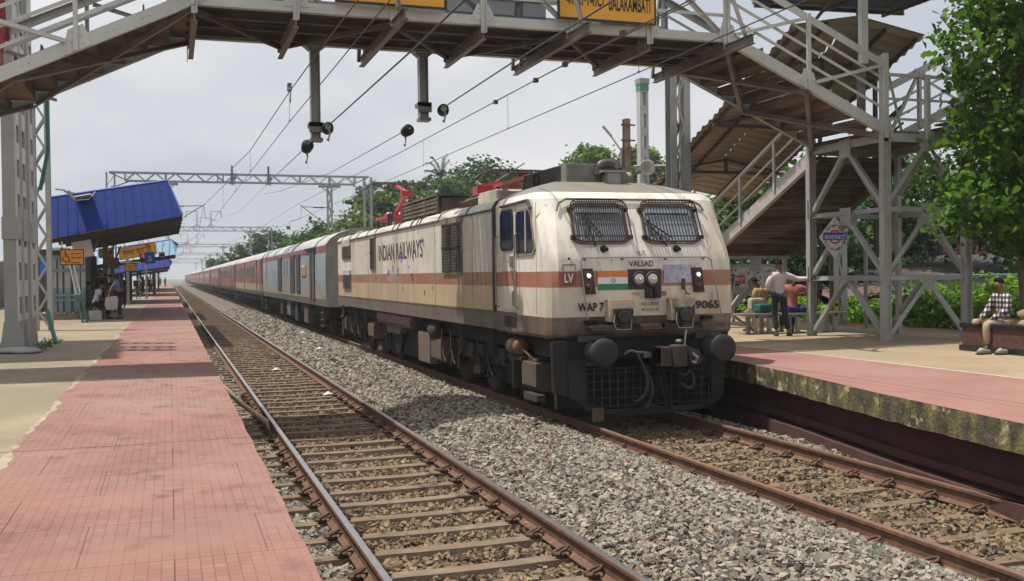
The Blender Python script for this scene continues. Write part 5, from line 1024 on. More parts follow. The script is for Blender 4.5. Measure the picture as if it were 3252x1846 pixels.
b = MB(); b.tube([(16.0, 20.4, .5),(16.0, 20.4, 2.9)], .05, 10); tag(b.build('steel_post', mGal), 'short plain steel post right of the yellow banded mast', 'post')
# ================================================================ left platform: columns, canopies, signs
mCol = M('column_paint', (.33,.325,.31), .6, .1, .9, metal=.1, col2=(.22,.215,.20), mix=(.48,.7), col3=(.42,.41,.39), mix3=(.66,.76), s3=2); mGrn = M('pole_green', (.03,.17,.11), .5, .15, 4); mPale = M('pole_white', (.50,.51,.49), .6, .15, 3)
for i, (ya, ye, w, lab) in enumerate(((22.5, 22.97, .27, 'widest grey built up steel column, nearest of the row under the left stairs'),(23.3, 23.9, .26, 'middle grey built up steel column under the left stairs'),(24.7, 25.2, .24, 'farthest of the three built up columns, with the green pipe beside it'))):
    x1 = -2.89; x0 = x1-w; y = (ya+ye)/2
    t = thing('steel_column', lab, 'column', (x1-w/2, y, PZ), 'built up columns under the left stairs')
    b = MB(); b.box(x0, x1, ya, ya+.09, PZ, 9.4); b.box(x0, x1, ye-.09, ye, PZ, 9.4); b.build('channel', mCol, t)
    z = PZ; k = 0
    while z < 9.2:
        b = MB(); b.box(x1-.012, x1+.006, ya+.05, ye-.05, z, z+(.34 if z > 1 else .75)); b.box(x0-.006, x0+.012, ya+.05, ye-.05, z, z+(.34 if z > 1 else .75)); b.build('batten', mWht, t); z += .70 if z > 1 else 1.1
    for q in (ya, ye): b = MB(); b.box(x1-.03, x1+.012, q-.012+.0, q+.012, PZ, 9.4); b.build('flange', mWht, t)
    b = MB(); b.box(x0-.02, x1+.02, ya-.03, ye+.03, 3.05, 3.5); b.prism([(ya-.03,3.5),(ye+.03,3.5),(ye-.04,3.72),(ya+.04,3.72)], (x1+.01, 0, 0), (0,1,0), (0,0,1), (.012,0,0)); b.build('collar', mCol, t)
    b = MB(); b.prism([(ya-.04,PZ),(ye+.04,PZ),(y+.1,1.4),(y-.1,1.4)], (x1+.012, 0, 0), (0,1,0), (0,0,1), (.015,0,0)); b.prism([(x0-.1,PZ),(x1+.1,PZ),(x1+.01,1.4),(x0-.01,1.4)], (0, ya-.02, 0), (1,0,0), (0,0,1), (0,.015,0)); b.box(x0-.25, x1+.25, ya-.15, ye+.15, PZ, PZ+.03); b.build('base_plate', mCol, t)
b = MB(); b.tube([(-2.62, 25.6, 6.9),(-2.62, 25.6, 5.2),(-2.8, 25.6, 4.3)], .045, 8); tag(b.build('green_pipe', mGrn), 'green painted pipe high up beside the farthest built up column', 'pipe')
b = MB(); b.tube([(-2.7, 25.7, 1.5),(-2.58, 25.3, 1.1),(-2.45, 24.9, PZ)], .05, 8); tag(b.build('green_pipe', mGrn), 'green painted pipe at the foot of the farthest built up column', 'pipe')
t = thing('lattice_mast', 'grey lattice mast with a bracket top beside the built up columns', 'mast', (-3.4, 31.5, PZ)); b = MB(); lattice_mast(b, -3.42, 31.5, PZ, 7.75, .50, .28, .13, .42); b.build('mast', mPost, t); b = MB(); b.bar((-3.6, 31.3, 7.5), (-2.95, 31.3, 7.32), .25, .06); b.bar((-3.6, 31.4, 7.65), (-3.1, 31.4, 7.7), .2, .08); b.build('bracket', mBeam, t)
b = MB(); b.ball((-2.95, 22.1, PZ+.05), .5, .35, .07, 14, 6); b.ball((-2.7, 21.8, PZ+.04), .3, .2, .05); tag(b.build('cement_heap', M('cement_grey', (.30,.30,.285), .95, .2, 4, bump=.4), smooth=True), 'low spread of dried cement at the foot of the columns', 'cement')
# canopies: butterfly roofs with a deep ribbed fascia
def canopy(name, label, Y0, Y1, TL, TR, Rr, BR, BL, colm, posts, ribs=14, zd_=.13):
    t = thing(name, label, 'canopy', ((TL[0]+TR[0])/2, Y0, PZ), 'platform canopies')
    zd = zd_; b = MB(); poly = [BL, BR, Rr, TR, TL]; v = [(x, Y0-(.0 if i in (3,4) else .9 if i < 2 else .9*(TR[1]-z)/max(.1, TR[1]-BR[1])), z) for i, (x, z) in enumerate(poly)]
    b.add(v, [(0,1,2,3,4)]); n = ribs
    for i in range(1, n):
        u = i/n; lo = Vector(v[0]).lerp(Vector(v[1]), u); hi = Vector(v[4]).lerp(Vector(v[3]), min(1, u*1.06)); 
        b.bar(lo+Vector((0,-.012,0)), hi+Vector((0,-.012,0)), .035, .03, (0,1,0))
        for k in (.2, .75):
            if (i*7+int(k*4)) % 3 == 0: p = lo.lerp(hi, k); b.bolt(p+Vector((.1,-.01,0)), (0,-1,0), .03)
    f = b.build('fascia', colm, t)
    b = MB(); b.tube([v[4], v[3], v[2]], .035, 5); b.build('fascia_trim', M('trim_blue', (.10,.16,.50), .5, .1, 3), t)
    b = MB(); b.add([(TL[0], Y0, TL[1]),(TR[0], Y0, TR[1]),(TR[0], Y1, TR[1]),(TL[0], Y1, TL[1])], [(0,1,2,3)]); b.add([(TR[0], Y0, TR[1]),(Rr[0], Y0-.7, Rr[1]),(Rr[0], Y1, Rr[1]),(TR[0], Y1, TR[1])], [(0,1,2,3)]); b.build('roof_sheet', colm, t)
    b = MB(); bl = (BL[0], Y0-.88, BL[1]); br = (BR[0], Y0-.88, BR[1]); zb2 = zd
    b.add([bl, br, (BR[0]-.1, Y1, BR[1]+zb2), (BL[0], Y1, BL[1]+zb2)], [(0,1,2,3)]); b.add([br, (Rr[0]-.01, Y0-.7, Rr[1]-.02), (Rr[0]-.02, Y1, Rr[1]-.02), (BR[0]-.1, Y1, BR[1]+zb2)], [(0,1,2,3)])
    for k in range(6): y = Y0+k*(Y1-Y0)/6; z = zb2*k/6-.06; b.bar((BL[0], y, BL[1]+z), (BR[0], y, BR[1]+z), .07, .14)
    for u in (.15,.4,.65,.9): x = BL[0]+(BR[0]-BL[0])*u; z = BL[1]+(BR[1]-BL[1])*u; b.bar((x, Y0-.8, z-.03), (x, Y1, z+zb2-.03), .05, .07)
    b.build('soffit', M('soffit_dark_brown', (.075,.055,.04), .85, .25, 1, col2=(.11,.085,.065), mix=(.45,.7)), t)
    for x, y in posts:
        u = (x-BL[0])/(BR[0]-BL[0]); b = MB(); b.ibar((x, y, PZ), (x, y, BL[1]+(BR[1]-BL[1])*u-.1), .18, .2, .02, (0,1,0)); b.bar((x, y, 2.75), (x+.4, y, BL[1]+(BR[1]-BL[1])*(u+.09)-.1), .07, .08); b.build('post', M('canopy_post', (.13,.115,.10), .7, .2, 3, col2=(.2,.19,.18), mix=(.5,.7)), t)
    return t
mBlue = M('canopy_blue', (.003,.022,.17), .6, .2, .5, col2=(.008,.028,.15), mix=(.45,.65), spec=.1); mCyan = M('canopy_cyan', (.018,.15,.28), .45, .1, .6)
C1 = canopy('canopy', 'nearest deep blue ribbed canopy jutting towards the track', 37.9, 54, (-3.9,5.06),(0,5.72),(.47,4.46),(.475,4.40),(-3.85,3.60), mBlue, ((-2.9,40.9),(-2.6,46.5),(-2.6,52)), 14)
b = MB()
for sx in (-.95,): corr(b, (-3.05, 37.2, 5.02), (1,0,.2), (.05,1,0), .55, 1.2, .2, .03)
b.add([(-3.35,37.2,5.22),(-3.15,37.2,5.25),(-2.95,37.2,4.9),(-2.55,37.2,4.95),(-2.35,37.2,5.2),(-2.35,37.25,5.25),(-2.55,37.25,4.99),(-2.95,37.25,4.94)], [(0,1,2),(2,3,6,7),(3,4,5,6)]); b.build('loose_sheet', M('sheet_grey', (.34,.33,.30), .7, .2, 2), C1)
canopy('canopy', 'light blue canopy just beyond the nearest one', 62, 74, (-5,3.7),(.15,4.5),(.5,4.2),(.36,3.6),(-5,2.9), mCyan, ((-2.5,66),(-2.5,73)))
canopy('canopy', 'second deep blue canopy, past the light blue one', 88, 105, (-6,3.05),(-.27,4.0),(.22,3.64),(.05,3.2),(-6,2.5), mBlue, ((-2.6,92),(-2.6,102),(-1.3,92)))
canopy('canopy', 'farthest light blue canopy strip along the platform', 115, 160, (-6,2.9),(-.4,3.75),(-.1,3.6),(-.2,3.25),(-6,2.5), mCyan, ((-2.4,120),(-2.4,140),(-1.2,120)))
b = MB(); b.tube([(-2.95,37.2,5.15),(-3.35,37.2,5.24)], .02, 5); b.bar((-3.3,37.2,5.25),(-3.6,37.2,5.28), .12,.04); tag(b.build('lamp_arm', mGal), 'small lamp on an arm at the roof edge of the blue canopy', 'lamp')
# kiosk: cluster of white and blue posts on a plinth
K = thing('post_kiosk', 'cluster of white and blue posts on a low plinth beneath the blue canopy', 'kiosk', (-3.4, 40.3, PZ)); mBW = M('post_white', (.42,.44,.43), .7, .15, 2, col2=(.30,.28,.25), mix=(.5,.7)); mBB = M('post_blue_grey', (.20,.28,.33), .7, .15, 2, col2=(.14,.17,.19), mix=(.5,.7))
b = MB(); b.box(-4.6, -2.85, 39.5, 41.5, PZ, .98); b.build('plinth', M('plinth_stone', (.26,.22,.16), .9, .25, 2, bump=.3), K); b = MB(); b.box(-4.62, -2.83, 39.48, 41.52, .98, 1.02); b.build('plinth_cap', M('plinth_cap', (.20,.17,.13), .8, .2, 2), K)
for x, w in ((-3.95,.16),(-3.74,.13),(-3.5,.20),(-3.2,.22),(-2.98,.14)):
    b = MB(); b.box(x-w/2, x+w/2, 39.75, 40.0, 1.92, 3.05); p = b.build('post', mBW, K); b = MB(); b.box(x-w/2-.004, x+w/2+.004, 39.746, 40.004, 1.02, 1.92); b.build('painted_base', mBB, p)
for q in ((-4.0,-2.95,39.70,39.76,1.45,1.53),(-4.0,-2.95,39.69,39.75,1.62,1.69),(-4.0,-2.9,39.7,39.76,2.5,2.62),(-4.25,-3.6,39.7,39.8,2.98,3.1)): MB().box(*q).build('cross_rail', mBB, K)
b = MB(); b.box(-4.4,-2.95,40.9,41.0,1.0,2.9); b.build('back_panel', M('panel_dark', (.10,.10,.095), .8, .2, 2), K)
for lab, p, q, m in (('leaning pole painted white above and green below, left one of the pair', (-3.18, 36.6, 2.9), (-2.76, 36.3, PZ), .45),('leaning pole painted white above and green below, right one of the pair', (-3.06, 36.5, 2.9), (-2.62, 36.3, PZ), .47)):
    t = thing('leaning_pole', lab, 'pole', q, 'pair of leaning poles by the kiosk'); P0, P1 = Vector(p), Vector(q); mid = P0.lerp(P1, 1-m)
    b = MB(); b.tube([P0, mid], .028, 8); b.build('white_part', mPale, t); b = MB(); b.tube([mid, P1], .031, 8); b.build('green_part', mGrn, t)
b = MB(); b.box(-3.02,-2.82,36.35,36.41,1.72,1.76); tag(b.build('pole_tie', mPale), 'short white tie binding the two leaning poles', 'tie')
# signs of the left platform
mOr = M('sign_orange', (.62,.25,.03), .55, .1, 2); mBrF = M('sign_frame_brown', (.06,.025,.015), .6, .2, 4); mInk = M('sign_ink', (.055,.02,.01), .6, .1, 4)
def psign(name, label, x0, x1, z0, z1, y, m, cat='sign', fr=.03, rot=0, thick=.03):
    t = thing(name, label, cat, ((x0+x1)/2, y, (z0+z1)/2)); w = (x1-x0)/2; h = (z1-z0)/2; c = Vector(((x0+x1)/2, y, (z0+z1)/2))
    ux = Vector((math.cos(rot),0,math.sin(rot))); uz = Vector((-math.sin(rot),0,math.cos(rot)))
    b = MB(); b.prism([(-w,-h),(w,-h),(w,h),(-w,h)], c, ux, uz, (0,thick,0)); b.build('panel', m, t)
    if fr:
        b = MB()
        for a in ((-w-fr,-h-fr,w+fr,-h),(-w-fr,h,w+fr,h+fr),(-w-fr,-h,-w,h),(w,-h,w+fr,h)): b.prism([(a[0],a[1]),(a[2],a[1]),(a[2],a[3]),(a[0],a[3])], c+Vector((0,-.006,0)), ux, uz, (0,thick+.006,0))
        b.build('frame', mBrF, t)
    return t, c-Vector((0,.004,0)), ux, uz
t, c, ux, uz = psign('accessible_coach_sign', 'orange wheelchair sign framed in brown beside the lattice mast', -3.17, -2.54, 2.70, 3.14, 34, mOr)
b = MB(); H_ = lambda x, z: c+ux*x+uz*z
b.ball(H_(-.19,.165), .028,.004,.028); b.tube([H_(-.19,.13), H_(-.185,.02), H_(-.10,.02), H_(-.065,-.12), H_(-.045,-.115)], .017, 6); b.tube([H_(-.185,.08), H_(-.12,.08)], .012, 6)
b.tube([H_(-.175+.09*math.cos(a), -.055+.09*math.sin(a)) for a in np.linspace(2.2, 6.3, 16)], .013, 6); b.build('wheelchair_symbol', mInk, t)
text('দিব্যাং কামরা', .30, .07, H_(-.03,.07), ux, uz, mInk, t, bold=.02); text('दिव्यांग डिब्बा', .30, .07, H_(-.03,-.06), ux, uz, mInk, t, bold=.02); text('DIVYANG COMPARTMENT', .44, .035, H_(-.2,-.19), ux, uz, mInk, t, bold=.02)
b = MB(); b.box(-3.55,-2.9,34.03,34.09,3.14,3.22); b.box(-3.16,-3.12,34.03,34.07,3.14,3.4); b.build('hanger', mPale, t)
psign('blank_board', 'tilted blank white board hanging behind the wheelchair sign', -3.16, -2.53, 2.99, 3.57, 38, M('board_white', (.50,.485,.45), .7, .06, 2), 'board', 0, .19)
t, c, ux, uz = psign('station_name_board', 'yellow Bengali station board slung under the light blue canopy', -2.47, -.67, 3.39, 3.97, 56.4, mYel, fr=.025, rot=.19); text('বলরামবাটী', 1.44, .40, c+ux*-.74+uz*-.15, ux, uz, mInk, t, bold=.008)
b = MB(); [b.box(x-.015, x+.015, 56.4, 56.43, 3.6, 4.3) for x in (-2.2,-1.0)]; b.build('hanger', mGal, t)
t, c, ux, uz = psign('platform_number_board', 'blue board with a white number two under the canopies', -1.0, -.58, 2.86, 3.36, 45.8, M('board_blue', (.02,.14,.62), .45, .08, 3), fr=0, rot=.1); text('2', .15, .21, c+ux*-.07+uz*-.12, ux, uz, M('letter_white', (.72,.70,.68)), t, bold=.04)
mLed = M('led_red', (.6,.02,.03), .5, 0, 1); _n, _l, _b = node(mLed); _b.inputs['Emission Color'].default_value = (1,.03,.06,1); _b.inputs['Emission Strength'].default_value = 1.4
t = thing('led_clock', 'red digit clock left of the blue number board', 'clock', (-1.1, 46.2, 3.2)); b = MB(); b.box(-1.2,-.98,46.2,46.3,3.08,3.30); b.build('case', mRub, t); text('12', .12, .15, (-1.13, 46.19, 3.12), (1,0,0), (0,0,1), mLed, t, bold=.02)
t = thing('camera_box', 'small pale box lamp right of the blue number board', 'lamp', (-.3, 46, 3.25)); b = MB(); b.box(-.42,-.17,45.9,46.1,3.16,3.36); b.build('housing', M('housing_cream', (.42,.40,.34), .6, .1, 3), t, bevel=.03); b = MB(); b.box(-.38,-.2,45.885,45.9,3.2,3.28); b.build('lens', mRub, t)
t, c, ux, uz = psign('notice_sign', 'dim brownish orange sign left of the Bengali board', -2.80, -2.24, 2.76, 3.20, 50, M('sign_dim_orange', (.26,.10,.025), .6, .1, 3), fr=.03, rot=-.05); b = MB(); b.prism([(-.08,-.06),(.08,-.06),(0,.08)], c, ux, uz, (0,-.004,0)); b.build('triangle_mark', mInk, t); text('সাবধান', .4, .06, c+ux*-.2+uz*.10, ux, uz, mInk, t)
t, c, ux, uz = psign('notice_sign', 'small bright orange sign with four lines, right of the dim one', -2.17, -1.69, 2.64, 3.0, 56, M('sign_bright_orange', (.80,.33,.04), .55, .1, 3), fr=.02)
for k, s in enumerate(('মহিলা কামরা','महिला डिब्बा','LADIES','COMPARTMENT')): text(s, .34, .04, c+ux*-.17+uz*(.09-.085*k), ux, uz, mInk, t)
b = MB(); b.box(-2.4,-1.4,56.1,56.2,3.05,3.12); b.build('hanger', mPale, t)
t, c, ux, uz = psign('station_name_board', 'partly hidden yellow board ending in the letters AT', -3.1, -2.44, 3.20, 3.66, 50.5, mYel, fr=0); text('AT', .26, .17, c+ux*.06+uz*-.06, ux, uz, mInk, t, bold=.03)
psign('blue_sign', 'narrow blue sign left of the wheelchair sign', -4.05, -3.75, 2.4, 2.9, 36.5, M('board_blue', (.02,.14,.62)), fr=0); psign('notice_sign', 'tall yellow panel glimpsed behind the lattice mast', -3.78, -3.70, 3.3, 4.4, 33, mYel, fr=0)
# station furniture under the canopies
t = thing('platform_bench', 'dark granite bench where people sit under the blue canopy', 'bench', (-2.7, 39.8, PZ)); b = MB(); b.box(-3.1,-2.25,39.2,40.5,PZ,1.16); b.build('block', M('granite_brown', (.10,.055,.05), .35, .25, 14), t); b = MB(); b.box(-3.13,-2.22,39.17,40.53,1.16,1.23); b.build('top_slab', M('granite_black', (.02,.02,.022), .25, .2, 8), t)
t = thing('carrier_bag', 'white plastic carrier bag standing before the dark bench', 'bag', (-2.5, 38.4, PZ)); b = MB(); b.prism([(-.2,0),(.2,0),(.22,.3),(.1,.36),(-.08,.33),(-.22,.34)], (-2.5,38.5,PZ), (1,0,0), (0,0,1), (0,-.16,0)); b.build('bag_body', M('bag_white', (.42,.40,.38), .6, .2, 6, bump=.6), t, bevel=.03); b = MB(); b.tube([(-2.58,38.42,1.12),(-2.55,38.42,1.22),(-2.47,38.42,1.22),(-2.42,38.42,1.12)], .012); b.build('handle', M('bag_white', (.42,.40,.38)), t)
for k, (x, y, h, m) in enumerate(((-3.3,50,2.6,mGal),(-2.7,52.5,2.7,mPale),(-2.2,60,2.8,mGal),(-1.6,78,2.7,mGal),(-2.6,70,2.8,mPale),(-1.2,93,2.5,mGal))):
    t = thing('canopy_post', ['slim grey post behind the seated people', 'pale post near the dim orange sign', 'grey post beyond the bright orange sign', 'grey post past the walking man', 'pale post in the shade behind the walking man', 'slim grey post farthest along the platform'][k], 'post', (x, y, PZ)); b = MB(); b.cyl((x,y,PZ), (x,y,PZ+h), .07, 10); b.box(x-.15,x+.15,y-.15,y+.15,PZ,PZ+.03); b.build('post', m, t)
b = MB(); b.box(-9, -8.7, 30, 200, PZ, 3.2); tag(b.build('boundary_wall', M('wall_stained', (.22,.2,.16), .9, .25, .6)), 'low stained wall along the far side of the near platform', 'wall')
b = MB(); b.tube([(.66,14.95,.70),(.95,14.95,.40),(1.3,14.98,.12),(1.35,15,-.1)], .035, 8); tag(b.build('drain_pipe', M('pipe_tan', (.30,.22,.15), .8, .2, 4), smooth=True), 'short drain pipe crossing from the platform edge to the near rail', 'pipe')

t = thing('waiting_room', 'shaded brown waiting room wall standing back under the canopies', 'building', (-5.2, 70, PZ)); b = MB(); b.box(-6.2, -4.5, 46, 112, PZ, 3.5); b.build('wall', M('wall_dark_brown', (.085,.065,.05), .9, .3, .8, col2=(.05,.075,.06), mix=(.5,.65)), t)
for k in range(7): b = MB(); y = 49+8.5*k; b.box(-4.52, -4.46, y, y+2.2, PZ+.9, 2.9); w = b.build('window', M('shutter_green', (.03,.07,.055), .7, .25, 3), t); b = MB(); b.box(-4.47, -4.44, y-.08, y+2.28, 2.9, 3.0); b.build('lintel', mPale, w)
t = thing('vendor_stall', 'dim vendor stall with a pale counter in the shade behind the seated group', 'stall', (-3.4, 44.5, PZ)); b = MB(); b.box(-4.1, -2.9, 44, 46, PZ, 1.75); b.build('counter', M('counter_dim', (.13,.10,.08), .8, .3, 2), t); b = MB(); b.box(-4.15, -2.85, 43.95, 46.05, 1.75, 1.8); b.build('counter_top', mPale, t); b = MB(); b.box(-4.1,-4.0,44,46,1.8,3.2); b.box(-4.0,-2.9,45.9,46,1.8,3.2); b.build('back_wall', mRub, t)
# ================================================================ right platform things
RS_ = .96; t = thing('station_roundel', 'white diamond station sign with a red ring and blue bar on the tower post', 'sign', (13.12, 17.7, 2.90)); y = 17.7
mRW = M('roundel_white', (.55,.55,.54), .5, .06, 3); b = MB(); b.prism([(0,-.45),(.385,0),(0,.43),(-.385,0)], (13.12, y, 2.90), (1,0,0), (0,0,1), (0,.015,0)); b.build('panel', mRW, t)
b = MB(); n = 32
for i in range(n):
    a, a2 = 2*math.pi*i/n, 2*math.pi*(i+1)/n; b.add([(13.12+r*math.cos(q), y-.003, 2.91+r*math.sin(q)) for r, q in ((.15,a),(.15,a2),(.115,a2),(.115,a))], [(0,1,2,3)])
b.build('ring', M('roundel_red', (.45,.02,.035), .5, .1, 4), t)
b = MB(); b.box(12.83, 13.41, y-.009, y-.002, 2.84, 3.0); b.build('bar', M('roundel_blue', (.03,.06,.34), .5, .1, 4), t); text('बलरामबाटी', .53, .125, (12.855, y-.012, 2.855), (1,0,0), (0,0,1), M('letter_white', (.72,.70,.68)), t)
def arc_text(s, cx_, cz, r, a0, a1, h, w, inward, mat, t):
    out = MB(); n = len(s)
    for i, ch in enumerate(s):
        a = R_(a0+(a1-a0)*i/(n-1)); p = Vector((cx_+r*math.cos(a), y-.004, cz+r*math.sin(a))); ux = Vector((math.sin(a), 0, -math.cos(a)))*(1 if not inward else -1); uz = Vector((math.cos(a), 0, math.sin(a)))*(1 if not inward else -1)
        if ch == ' ': continue
        text(ch, w, h, p-ux*w/2, ux, uz, mat, t, out=out, bold=.02)
    out.build('lettering', mat, t)
arc_text('বলরামবাটী', 13.12, 2.90, .20, 142, 38, .065, .055, False, mBlk, t); arc_text('BALARAMBATI', 13.12, 2.90, .285, 205, 335, .06, .042, True, mBlk, t)
b = MB(); b.prism([(0,-.42),(.36,0),(0,.42),(-.36,0)], (15.55, 18.9, 3.0), (1,0,0), (0,0,1), (0,.015,0)); tag(b.build('sign_back', M('board_back_tan', (.26,.20,.15), .7, .15, 3)), 'brown unpainted back of a diamond sign behind the tower', 'sign')
# notice board with newspapers
N_ = thing('notice_board', 'framed notice board pasted with newspapers under the stairs', 'notice board', (15.75, 24.9, 2.0)); b = MB(); b.box(14.95, 16.6, 24.9, 24.95, 1.55, 2.42); b.build('frame', M('frame_alu', (.30,.28,.26), .6, .15, 3), N_); b = MB(); b.box(15.02, 16.54, 24.885, 24.9, 1.60, 2.36); b.build('backing', M('board_grey', (.36,.33,.32), .8, .1, 3), N_)
mNews = M('newsprint', (.48,.46,.46), .85, .06, 6, col2=(.30,.29,.30), mix=(.52,.6)); 
for x0, x1, z0, z1 in ((15.46,15.76,1.62,2.32),(15.77,16.05,1.64,2.34),(16.07,16.32,1.64,2.33),(16.33,16.53,1.66,2.30)):
    b = MB(); b.box(x0, x1, 24.878, 24.884, z0, z1); nw = b.build('newspaper', mNews, N_); b = MB(); rs = random.Random(int(x0*100))
    for k in range(7): xx = x0+.02+rs.random()*(x1-x0-.13); zz = z0+.04+rs.random()*(z1-z0-.12); b.box(xx, xx+.05+.05*rs.random(), 24.876-.0001*k, 24.8785, zz, zz+.02+.05*rs.random())
    b.build('print_block', M('print_grey', (.16,.155,.155), .9, .15, 8), nw)
b = MB(); b.box(15.05, 15.44, 24.876, 24.884, 1.78, 2.32); po = b.build('poster', M('poster_white', (.52,.50,.49), .7, .05, 5), N_); b = MB(); b.prism([(0,0),(.35,.0),(.35,.24),(.2,.27),(.0,.22)], (15.07, 24.874, 1.86), (1,0,0), (0,0,1), (0,.004,0)); b.build('red_field', M('poster_red', (.42,.05,.06), .6, .15, 6), po)
text('সমাবেশ', .30, .10, (15.09, 24.871, 1.94), (1,0,0), (0,0,1), M('letter_white', (.72,.70,.68)), po, bold=.02); text('বিশাল সভা', .2, .05, (15.22, 24.873, 2.14), (1,0,0), (0,0,1), mBlk, po, bold=.02); b = MB(); b.box(15.08, 15.24, 24.873, 24.877, 1.80, 1.86); b.lathe((15.12,24.873,2.26),(0,-1,0),[(0,.03),(.002,.03)],12); b.build('black_mark', mBlk, po)
b = MB(); [b.box(x-.03, x+.03, 24.95, 25.02, .5, 2.4) for x in (15.1, 16.4)]; b.build('leg', mGry, N_)
t = thing('leaning_placard', 'tilted black placard with white writing beside the notice board', 'placard', (14.55, 24.5, 2.0)); o = Vector((14.2, 24.5, 1.7)); ux = Vector((.93,0,-.2)); uz = Vector((.22,0,.95)); b = MB(); b.prism([(0,0),(.62,0),(.62,.6),(0,.6)], o, ux, uz, (0,.02,0)); b.build('panel', M('placard_black', (.02,.022,.03), .6, .2, 4), t)
b = MB(); [b.prism(q, o+Vector((0,-.005,0)), ux, uz, (0,.01,0)) for q in ([(0,.57),(.62,.57),(.62,.6),(0,.6)],[(.59,0),(.62,0),(.62,.57),(.59,.57)])]; b.build('edge', mPale, t)
for k, s in enumerate(('ভাড়া','যোগাযোগ','ফোন')): text(s, .34, .09, o+Vector((0,-.006,0))+ux*.18+uz*(.42-.15*k), ux, uz, M('letter_white', (.72,.70,.68)), t, bold=.01)
# steel benches
def steel_bench(label, x0, x1, y, legs):
    t = thing('steel_bench', label, 'bench', ((x0+x1)/2, y, RZ)); b = MB(); b.box(x0, x1, y-.25, y+.25, RZ+.42, RZ+.465); b.tube([(x0, y-.25, RZ+.44),(x1, y-.25, RZ+.44)], .025, 8); b.build('seat', M('bench_steel', (.30,.31,.31), .35, .12, 3, metal=.6), t, bevel=.01)
    for x in legs: b = MB(); b.box(x-.04, x+.04, y-.2, y-.12, RZ, RZ+.42); b.box(x-.04, x+.04, y+.12, y+.2, RZ, RZ+.42); b.box(x-.03, x+.03, y-.2, y+.2, RZ+.36, RZ+.42); b.build('leg', mPost, t)
    return t
steel_bench('long steel bench left of the man in the pale pink shirt', 12.05, 13.1, 19.9, (12.5, 12.85)); steel_bench('long steel bench right of the man in the pale pink shirt', 13.05, 14.75, 19.75, (13.5, 14.5))
b = MB(); b.bar((12.0,20.1,RZ+.5),(12.75,20.1,RZ),.07,.05); b.bar((11.9,20.6,RZ),(12.6,20.6,RZ+.85),.07,.05); tag(b.build('steel_brace', mGry), 'crossed steel braces under the bench beside the locomotive nose', 'brace')
# granite tree-seat
t = thing('granite_seat', 'red granite seat round the tree with a man sitting on it', 'seat', (14.3, 13.4, RZ)); b = MB(); b.box(13.02, 16, 12.0, 14.05, RZ, 1.2); b.build('block', M('granite_red', (.115,.055,.05), .3, .3, 22, col2=(.07,.035,.035), mix=(.45,.65)), t); b = MB(); b.box(12.99, 16, 11.97, 14.08, 1.2, 1.28); b.box(12.985, 16, 11.965, 14.085, RZ+.001, RZ+.10); b.build('dark_band', M('granite_black', (.02,.02,.022)), t)
b = MB(); b.box(13.05, 16, 12.1, 14.0, 1.28, 1.42) if False else b.ball((14.4,13.3,1.24), 1.1,.6,.17, 16, 6); b.build('earth_fill', M('earth_tan', (.26,.20,.13), .95, .25, 3, bump=.4), t, True)
for lab, x, y, rz in (('left one of the grey slip on shoes by the granite seat', 12.70, 13.22, .12),('right one of the grey slip on shoes by the granite seat', 12.93, 13.04, .02)):
    t = thing('shoe', lab, 'shoe', (x, y, RZ), 'pair of slip on shoes', rz=rz); b = MB(); b.tube([(-.14,0,.035),(-.08,0,.05),(.02,0,.045),(.11,0,.03),(.15,0,.022)], [.035,.048,.046,.042,.02], 10); b.build('upper', M('shoe_grey', (.27,.24,.21), .8, .15, 6), t, True, local=True); b = MB(); b.box(-.16,.15,-.042,.042,.0,.018); b.build('sole', mRub, t, local=True, bevel=.006); b = MB(); b.tube([(-.13,0,.07),(-.07,0,.088),(-.02,0,.075)], [.014,.022,.01], 8); b.build('lining', M('lining_white', (.55,.54,.52), .8, .05, 5), t, True, local=True)
# sheds, building and roofs beyond the platform
t = thing('tin_shed', 'dark low shed with sloping sheet roof behind the bushes', 'shed', (24.5, 29, 0)); b = MB(); b.box(19.6, 32, 29, 33, -.5, 2.1); b.build('wall', M('shed_wall_dark', (.035,.032,.03), .9, .3, 1), t); b = MB(); b.add([(19.2,27.8,1.95),(32,27.8,2.15),(32,32,2.8),(19.2,32,2.6),(19.2,27.8,1.88),(32,27.8,2.08)], [(0,1,2,3),(0,4,5,1)]); b.build('roof', M('shed_roof_dark', (.05,.045,.042), .8, .3, 1, col2=(.09,.075,.065), mix=(.5,.7)), t); b = MB(); b.add([(19.5,26.6,1.35),(25,26.4,1.75),(25,29,2.3),(19.5,29,1.9)], [(0,1,2,3)]); b.tube([(19.5,26.6,1.3),(25,26.4,1.7)], .05); b.build('awning', M('awning_brown', (.14,.085,.065), .8, .25, 1.5), t)
t = thing('pink_building', 'salmon pink house wall glimpsed behind the tree', 'building', (31, 34, 0)); b = MB(); b.box(28.9, 36, 34, 39, -.5, 4.2); b.build('wall', M('wall_salmon', (.40,.15,.12), .85, .1, .8, col2=(.32,.13,.11), mix=(.5,.7)), t); b = MB(); b.box(29.6, 30.6, 33.96, 34.02, 2.6, 3.5); w = b.build('window', mFrame, t); b = MB(); b.box(29.7, 30.5, 33.94, 33.97, 2.7, 3.4); b.build('pane', mGlass, w); b = MB(); b.box(28.7, 36.2, 33.8, 39.2, 4.2, 4.35); b.build('roof', mBeam, t)
t = thing('grey_hut', 'pale grey hut with a shutter behind the seated man', 'hut', (24, 24, 0)); b = MB(); b.box(21.6, 27, 24, 27, -.5, 1.95); b.build('wall', M('hut_wall', (.24,.25,.24), .85, .2, 1.2), t); b = MB(); b.box(21.5, 27.1, 23.8, 27.2, 1.95, 2.03); b.build('roof', M('hut_roof', (.13,.17,.16), .7, .2, 2), t); b = MB(); b.box(22.0, 23.0, 23.97, 24.02, .4, 1.7); s_ = b.build('shutter', M('shutter_grey', (.17,.175,.17), .6, .15, 3), t)
